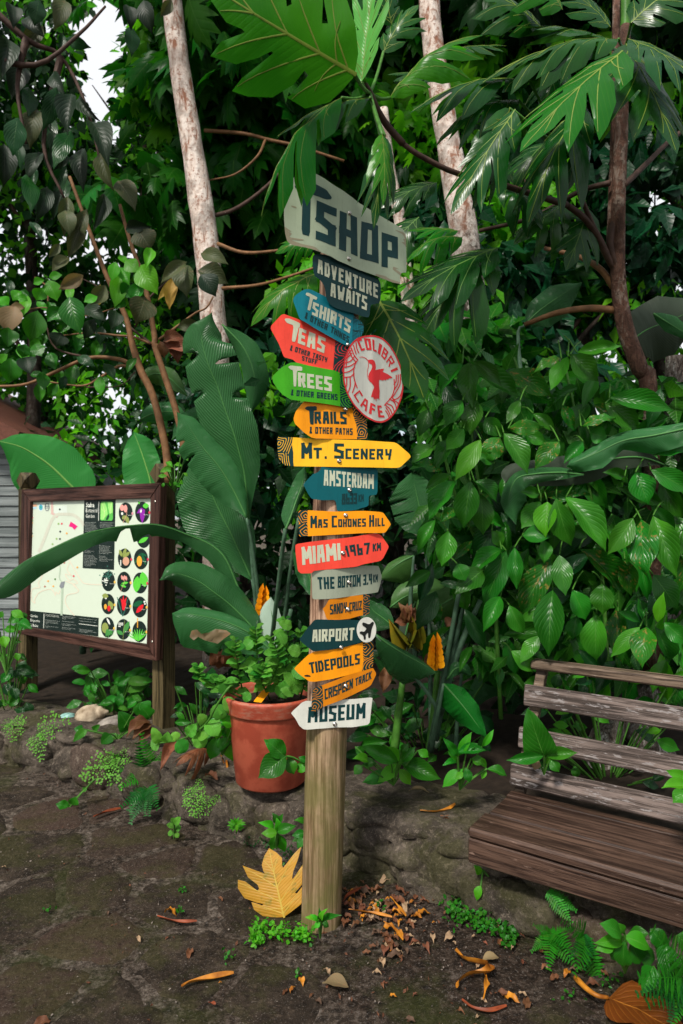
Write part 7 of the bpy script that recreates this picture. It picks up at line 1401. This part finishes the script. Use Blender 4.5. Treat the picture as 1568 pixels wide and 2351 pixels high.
# ground cover
def cover(label, pts, N, sz, mat, z=.015, name='ground_cover'):
    g = np.random.RandomState(int(pts[0][0])); P = []
    for _ in range(N):
        c = pts[g.randint(len(pts))]; q = G(c[0] + g.normal() * c[2], c[1] + g.normal() * c[3], z); P.append((q.x, q.y, z + abs(g.normal()) * .012))
    o = cloud(name, 'round', np.array(P), g.uniform(.6, 1.3, N) * sz, mat, None, 5, droop=-.1, face=(0, -.2, 1.5), spread=.8); tag(o, label, 'ground cover'); return o
cover('bright small-leaved creeping weed on the paving before the golden leaf', [(600, 2135, 14, 10), (640, 2145, 20, 10), (690, 2150, 12, 6), (590, 2160, 8, 6)], 300, .018, 'lime')
cover('creeping round-leaved weed along the ledge foot left of the bench shade', [(1045, 2090, 14, 14), (1075, 2110, 18, 14), (1110, 2120, 18, 12), (1150, 2135, 18, 10), (1060, 2070, 10, 10), (1020, 2060, 8, 5), (1170, 2160, 10, 8)], 520, .019, 'shrub')
cover('tiny weeds sprouting in the paving joints', [(682, 2245, 5, 5), (520, 2200, 8, 6), (718, 2170, 4, 6), (412, 2100, 4, 3), (420, 2045, 4, 3), (115, 2093, 8, 2), (1300, 2290, 14, 8), (870, 2080, 6, 4), (1400, 2260, 16, 8), (640, 1990, 8, 8)], 110, .016, 'shrub')
cover('moss and seedlings in the corner at the ledge foot by the post', [(580, 1925, 16, 10), (620, 1935, 18, 8), (660, 1960, 8, 8), (560, 1905, 10, 6)], 300, .012, 'fern_dk')

# ================================================================== fallen things
def ground_leaf(name, label, cat, me, b, t, w, z=.02, hint=(0, -.2, 1), group=None, lift=0.0, child='leaf'):
    B, T = G(b[0], b[1], z), G(t[0], t[1], z + lift); p = top(name, label, cat, B, group); L = (T - B).length
    place(me, B, T, Vector(hint).normalized(), w / F * B.y, p, child, thick=L * .6); return p
gold = breadmesh('leaf', 'golden', 'vein_gold', .12, .3, 60, -.02, cup=.05, shallow=1.45)
p = top('fallen_leaf', 'large golden yellow lobed leaf leaning on the foot of the signpost', 'fallen leaf', G(652, 2104)); B = G(652, 2104, .005); T = U(622, 1968, B.y + .10); place(gold, B, T, Vector((-.15, -1, .35)), .40, p, 'leaf', thick=.22)
brown = breadmesh('leaf', 'dead', 'rust', 1.6, 2.5, 61, .4)
p = top('fallen_leaf', 'curled dry brown lobed leaf lying on the ledge left of the red pot', 'fallen leaf', U(440, 1740, 3.6)); place(brown, U(480, 1722, 3.62), U(415, 1752, 3.45), Vector((.1, -.6, .8)), .17, p, thick=.09)
p = top('fallen_leaf', 'dry brown leaf rolled up at the foot of the right board leg', 'fallen leaf', U(325, 1690, 3.85)); [place(deadl[k], U(345 + k * 4, 1655 + k * 8, 3.9), U(290 + k * 14, 1690 + k * 6, 3.8), Vector((.1, -.6, .8)), .08, p) for k in range(3)]
p = top('fallen_leaf', 'narrow brown leaf hanging off the ledge beside the fern', 'fallen leaf', U(380, 1730, 3.6)); place(deadl[1], U(405, 1700, 3.65), U(368, 1768, 3.5), Vector((.1, -.8, .5)), .06, p)
MT['orangeleaf'] = leaf_mat('orange_brown_fallen_leaf', (.17, .045, .008), .35, (.35, .13, .02), sideveins=9, trans=.1, blotch=(.12, .03, .006))
big = leafmesh('leaf', 'heart', MT['orangeleaf'], 14, 4, .08, .12, .05)
p = ground_leaf('fallen_leaf', 'big orange brown leaf cut off by the lower right corner', 'fallen leaf', big, (1396, 2290), (1600, 2400), 130, .02, (0, -.2, 1), lift=.01)
mm = M3(); tube(mm, [G(1396, 2290, .035), G(1370, 2285, .04), G(1345, 2268, .04), G(1322, 2245, .03)], [.006, .010], 8); mm.obj('leaf_stalk', MT['petal'], p)
def strip(name, label, cat, pts, w, mat, zs=.015, curl=.5, group=None):
    P = catmull([G(q[0], q[1], q[2] if len(q) > 2 else zs) for q in pts], 16); m = M3(); vs = []
    for i, c in enumerate(P):
        t = (P[min(i + 1, 16)] - P[max(i - 1, 0)]).normalized(); s = t.cross(Vector((0, 0, 1))).normalized(); ww = w / F * c.y / 2 * (math.sin(math.pi * (i + 1.2) / 18.4) ** .5); an = curl * math.sin(i * .35)
        up = Vector((0, 0, 1))
        for j in (-1, -.5, 0, .5, 1): vs.append(c + s * ww * j * math.cos(an) + up * (ww * j * math.sin(an) + ww * .9 * j * j + .003))
    m.add(vs, [(i * 5 + j, i * 5 + j + 1, (i + 1) * 5 + j + 1, (i + 1) * 5 + j) for i in range(16) for j in range(4)])
    o = m.obj(name, MT[mat]); tag(o, label, cat, group)
strip('fallen_bract', 'orange brown dried flower strip on the paving nearest the lower edge', 'fallen bract', [(417, 2268), (440, 2258), (490, 2248), (537, 2237)], 15, 'petal')
strip('fallen_bract', 'thin rusty red strip on the paving left of the golden leaf', 'fallen bract', [(360, 2105), (390, 2115), (420, 2120), (452, 2117)], 9, 'rust')
strip('fallen_bract', 'reddish strip lying in the shade below the ledge at the left', 'fallen bract', [(215, 1877), (240, 1868), (277, 1858)], 9, 'rust')
strip('fallen_bract', 'orange strip lying on top of the ledge left of the bench', 'fallen bract', [(964, 1863, .27), (1000, 1866, .27), (1030, 1860, .27), (1046, 1847, .28)], 9, 'petal', .27)
strip('fallen_bract', 'large curled orange bract lying in front of the bench', 'fallen bract', [(1044, 2182), (1065, 2205), (1100, 2215), (1127, 2222), (1118, 2235, .03), (1080, 2240), (1052, 2258), (1050, 2270)], 20, 'petal', .02, 1.0)
strip('fallen_bract', 'short upright-curled orange bract beside the large curled one', 'fallen bract', [(1112, 2236), (1118, 2262), (1110, 2296)], 14, 'petal', .02, 1.1)
strip('fallen_pod', 'dark brown curved pod on the ground at the bottom edge', 'seed pod', [(1059, 2297), (1085, 2318), (1125, 2325), (1164, 2312)], 12, 'rust', .01, .3)
strip('fallen_bract', 'orange curl on the ledge beside the red pot', 'fallen bract', [(508, 1738, .24), (515, 1750, .24), (522, 1765, .23)], 12, 'petal', .24, 1.0)
for i, P_ in enumerate(([(925, 2000), (965, 2020), (995, 2040)], [(985, 2022), (998, 2045)], [(895, 2060), (915, 2085), (932, 2105)], [(830, 2040), (800, 2058), (788, 2072)], [(800, 2090), (850, 2098), (900, 2108)], [(478, 2304), (495, 2308)], [(880, 2118), (905, 2135), (925, 2160)])):
    strip('dried_strip', ('rust-orange dried strip among the leaf litter by the post', 'rust-orange dried strip among the leaf litter by the post')[0], 'dried strip', P_, 8, 'rust' if i % 2 else 'petal', .02, .7, 'dried strips in the leaf litter')
rg = random.Random(9); litm = [MT['dead'], plain('pale_dry_leaf', (.26, .17, .10), .7, 30, .3), MT['petal'], plain('dark_dry_leaf', (.07, .04, .025), .7, 30, .3), MT['yellowleaf'], MT['rust']]
litme = []
for k in range(10): litme.append(leafmesh('leaf_scrap', 'ovate', litm[(0, 1, 0, 3, 0, 2, 0, 3, 1, 0)[k]], 8, 2, .10 * (k % 3), .18, .10, seed=k, lobe=.12))
LP_ = []
for cx, cy, sx, sy, n in ((870, 2095, 50, 28, 80), (950, 2060, 34, 22, 50), (905, 2165, 30, 22, 34), (820, 2060, 24, 18, 16), (1130, 2160, 60, 30, 18), (1000, 2300, 180, 40, 16), (1300, 2220, 70, 30, 14), (480, 2000, 240, 90, 12), (600, 2250, 260, 60, 8), (690, 2290, 40, 30, 6)):
    for _ in range(n): LP_.append((rg.gauss(cx, sx), rg.gauss(cy, sy)))
i = 0
for x, y in LP_:
    if y < 1960 or y > 2345: continue
    q = G(x, y, .01)
    if (q.x - BASE.x) ** 2 + (q.y - BASE.y) ** 2 < .009 or q.y > ledge_at(q.x) - .03: continue
    a = rg.uniform(0, 6.28); L = rg.uniform(.018, .065) * (1 if rg.random() < .6 else .6); T = q + Vector((math.cos(a) * L, math.sin(a) * L, rg.uniform(-.002, .008))); me = litme[rg.randrange(10)]
    y_ = (T - q).normalized(); zz = Vector((rg.uniform(-.3, .3), rg.uniform(-.3, .2), 1)); zz = (zz - y_ * zz.dot(y_)).normalized(); xx = y_.cross(zz); M = Matrix.Identity(4); w = L * rg.uniform(.35, .6)
    for k in range(3): M[k][0] = xx[k] * w; M[k][1] = y_[k] * L; M[k][2] = zz[k] * L; M[k][3] = q[k]
    o = obj('dry_leaf_scrap', me, None, M); tag(o, 'small dry brown leaf scrap lying on the ground around the post and bench', 'fallen leaf', 'dry leaf scraps on the ground'); i += 1
    if i > 285: break
for (x, y, z, t, w, lab) in ((1145, 2198, .02, (1105, 2205), 26, 'tan dry leaf lying above the large curled bract'), (800, 2265, .02, (740, 2255), 40, 'pale brown dry leaf on the paving at the bottom middle'), (1040, 1885, .26, (1000, 1883), 12, 'small red-brown leaf on the ledge top'), (500, 1790, .24, (470, 1780), 20, 'small dark leaf on the ledge edge'), (938, 1815, .27, (985, 1818), 14, 'tan dry leaf under the plants on the ledge')):
    ground_leaf('fallen_leaf', lab, 'fallen leaf', deadl[0] if 'pale' not in lab and 'tan' not in lab else tanl[1], (x, y), t, w, z, (0, -.1, 1))
# pebbles, shells
MT['shell'] = plain('weathered_shell', (.34, .24, .15), .7, 16, .5, .5, c2=(.55, .45, .33)); MT['shell2'] = plain('grey_shell', (.17, .14, .12), .8, 20, .5, .5, c2=(.34, .3, .26)); MT['turq'] = plain('turquoise_stone', (.10, .30, .28), .6, 40, .4, .3, c2=(.35, .55, .50))
def conch(label, b, t, D, w, mat):
    B, T = U(b[0], b[1], D), U(t[0], t[1], D); ax = (T - B); L = ax.length; ax.normalize(); m = M3(); vs = []; n = 20; a0 = ax.cross(Vector((0, -1, .2))).normalized(); b0 = ax.cross(a0)
    for i in range(n + 1):
        t_ = i / n; r_ = w / F * D * (.5 * math.sin(math.pi * min(1, t_ * .92 + .06) ** .75) ** .8) * (1 + .13 * math.sin(t_ * 34) * (t_ > .55))
        for j in range(18): an = j / 18 * 6.2832; k = 1 + .22 * max(0, math.cos(an * 1 + 1)) ** 3 * (t_ < .6) + .08 * math.cos(an * 7) * (.4 < t_ < .7); vs.append(B + ax * L * t_ + (a0 * math.cos(an) + b0 * math.sin(an)) * r_ * k)
    m.add(vs, [(i * 18 + j, i * 18 + (j + 1) % 18, (i + 1) * 18 + (j + 1) % 18, (i + 1) * 18 + j) for i in range(n) for j in range(18)]); o = m.obj('conch_shell', MT[mat]); tag(o, label, 'shell')
conch('large cream conch shell on the ledge under the map board', (176, 1648), (250, 1632), 4.45, 46, 'shell'); conch('grey conch shell half behind a heart-shaped leaf, right of the cream one', (224, 1672), (300, 1648), 4.3, 34, 'shell2')
bm = bmesh.new(); bmesh.ops.create_icosphere(bm, subdivisions=3, radius=1)
c = U(156, 1646, 4.5)
for v in bm.verts: v.co = Vector((v.co.x * .056, v.co.y * .045, v.co.z * .026)) * (1 + .1 * noise.noise(v.co * 3)) + c
me = bpy.data.meshes.new('painted_stone'); bm.to_mesh(me); bm.free(); me.materials.append(MT['turq']); [setattr(q, 'use_smooth', True) for q in me.polygons]; o = obj('painted_stone', me); tag(o, 'flat turquoise stone on the ledge left of the shells', 'stone')

# grit and crumbs of mortar and bark on the paving, too small to count
g = np.random.RandomState(4); N = 5200; P = np.stack([g.uniform(-2.4, 1.7, N), g.uniform(1.7, 4.2, N), np.full(N, .008)], 1); den = np.array([noise.noise(Vector(q * 2.2)) for q in P]); la = np.array([ledge_at(q[0]) for q in P])
k_ = (den > -.05) | (g.uniform(0, 1, N) < .25); P = P[k_ & (P[:, 1] < la + .02)]; P[:, 2] += np.array([ground_h(q[0], q[1]) for q in P])
MT['grit'] = plain('grit', (.10, .08, .065), .9, 300, .6, .3, c2=(.24, .20, .17)); MT['bark_crumb'] = plain('bark_crumb', (.09, .035, .018), .8, 300, .5, .3)
h = len(P) // 2
o = cloud('grit', 'round', P[:h], g.uniform(.5, 1.6, h) * .007, 'grit', None, 6, droop=0, face=(0, 0, 1.2), spread=.8); tag(o, 'grit and mortar crumbs scattered over the paving', 'grit')
near = P[h:]; near = near[(near[:, 0] > -.3) | (g.uniform(0, 1, len(near)) < .25)]; o = cloud('bark_crumbs', 'leaf', near, g.uniform(.5, 1.8, len(near)) * .011, 'bark_crumb', None, 7, droop=0, face=(0, 0, 1.2), spread=.9); tag(o, 'reddish bark and leaf crumbs scattered over the earth by the post', 'leaf litter')
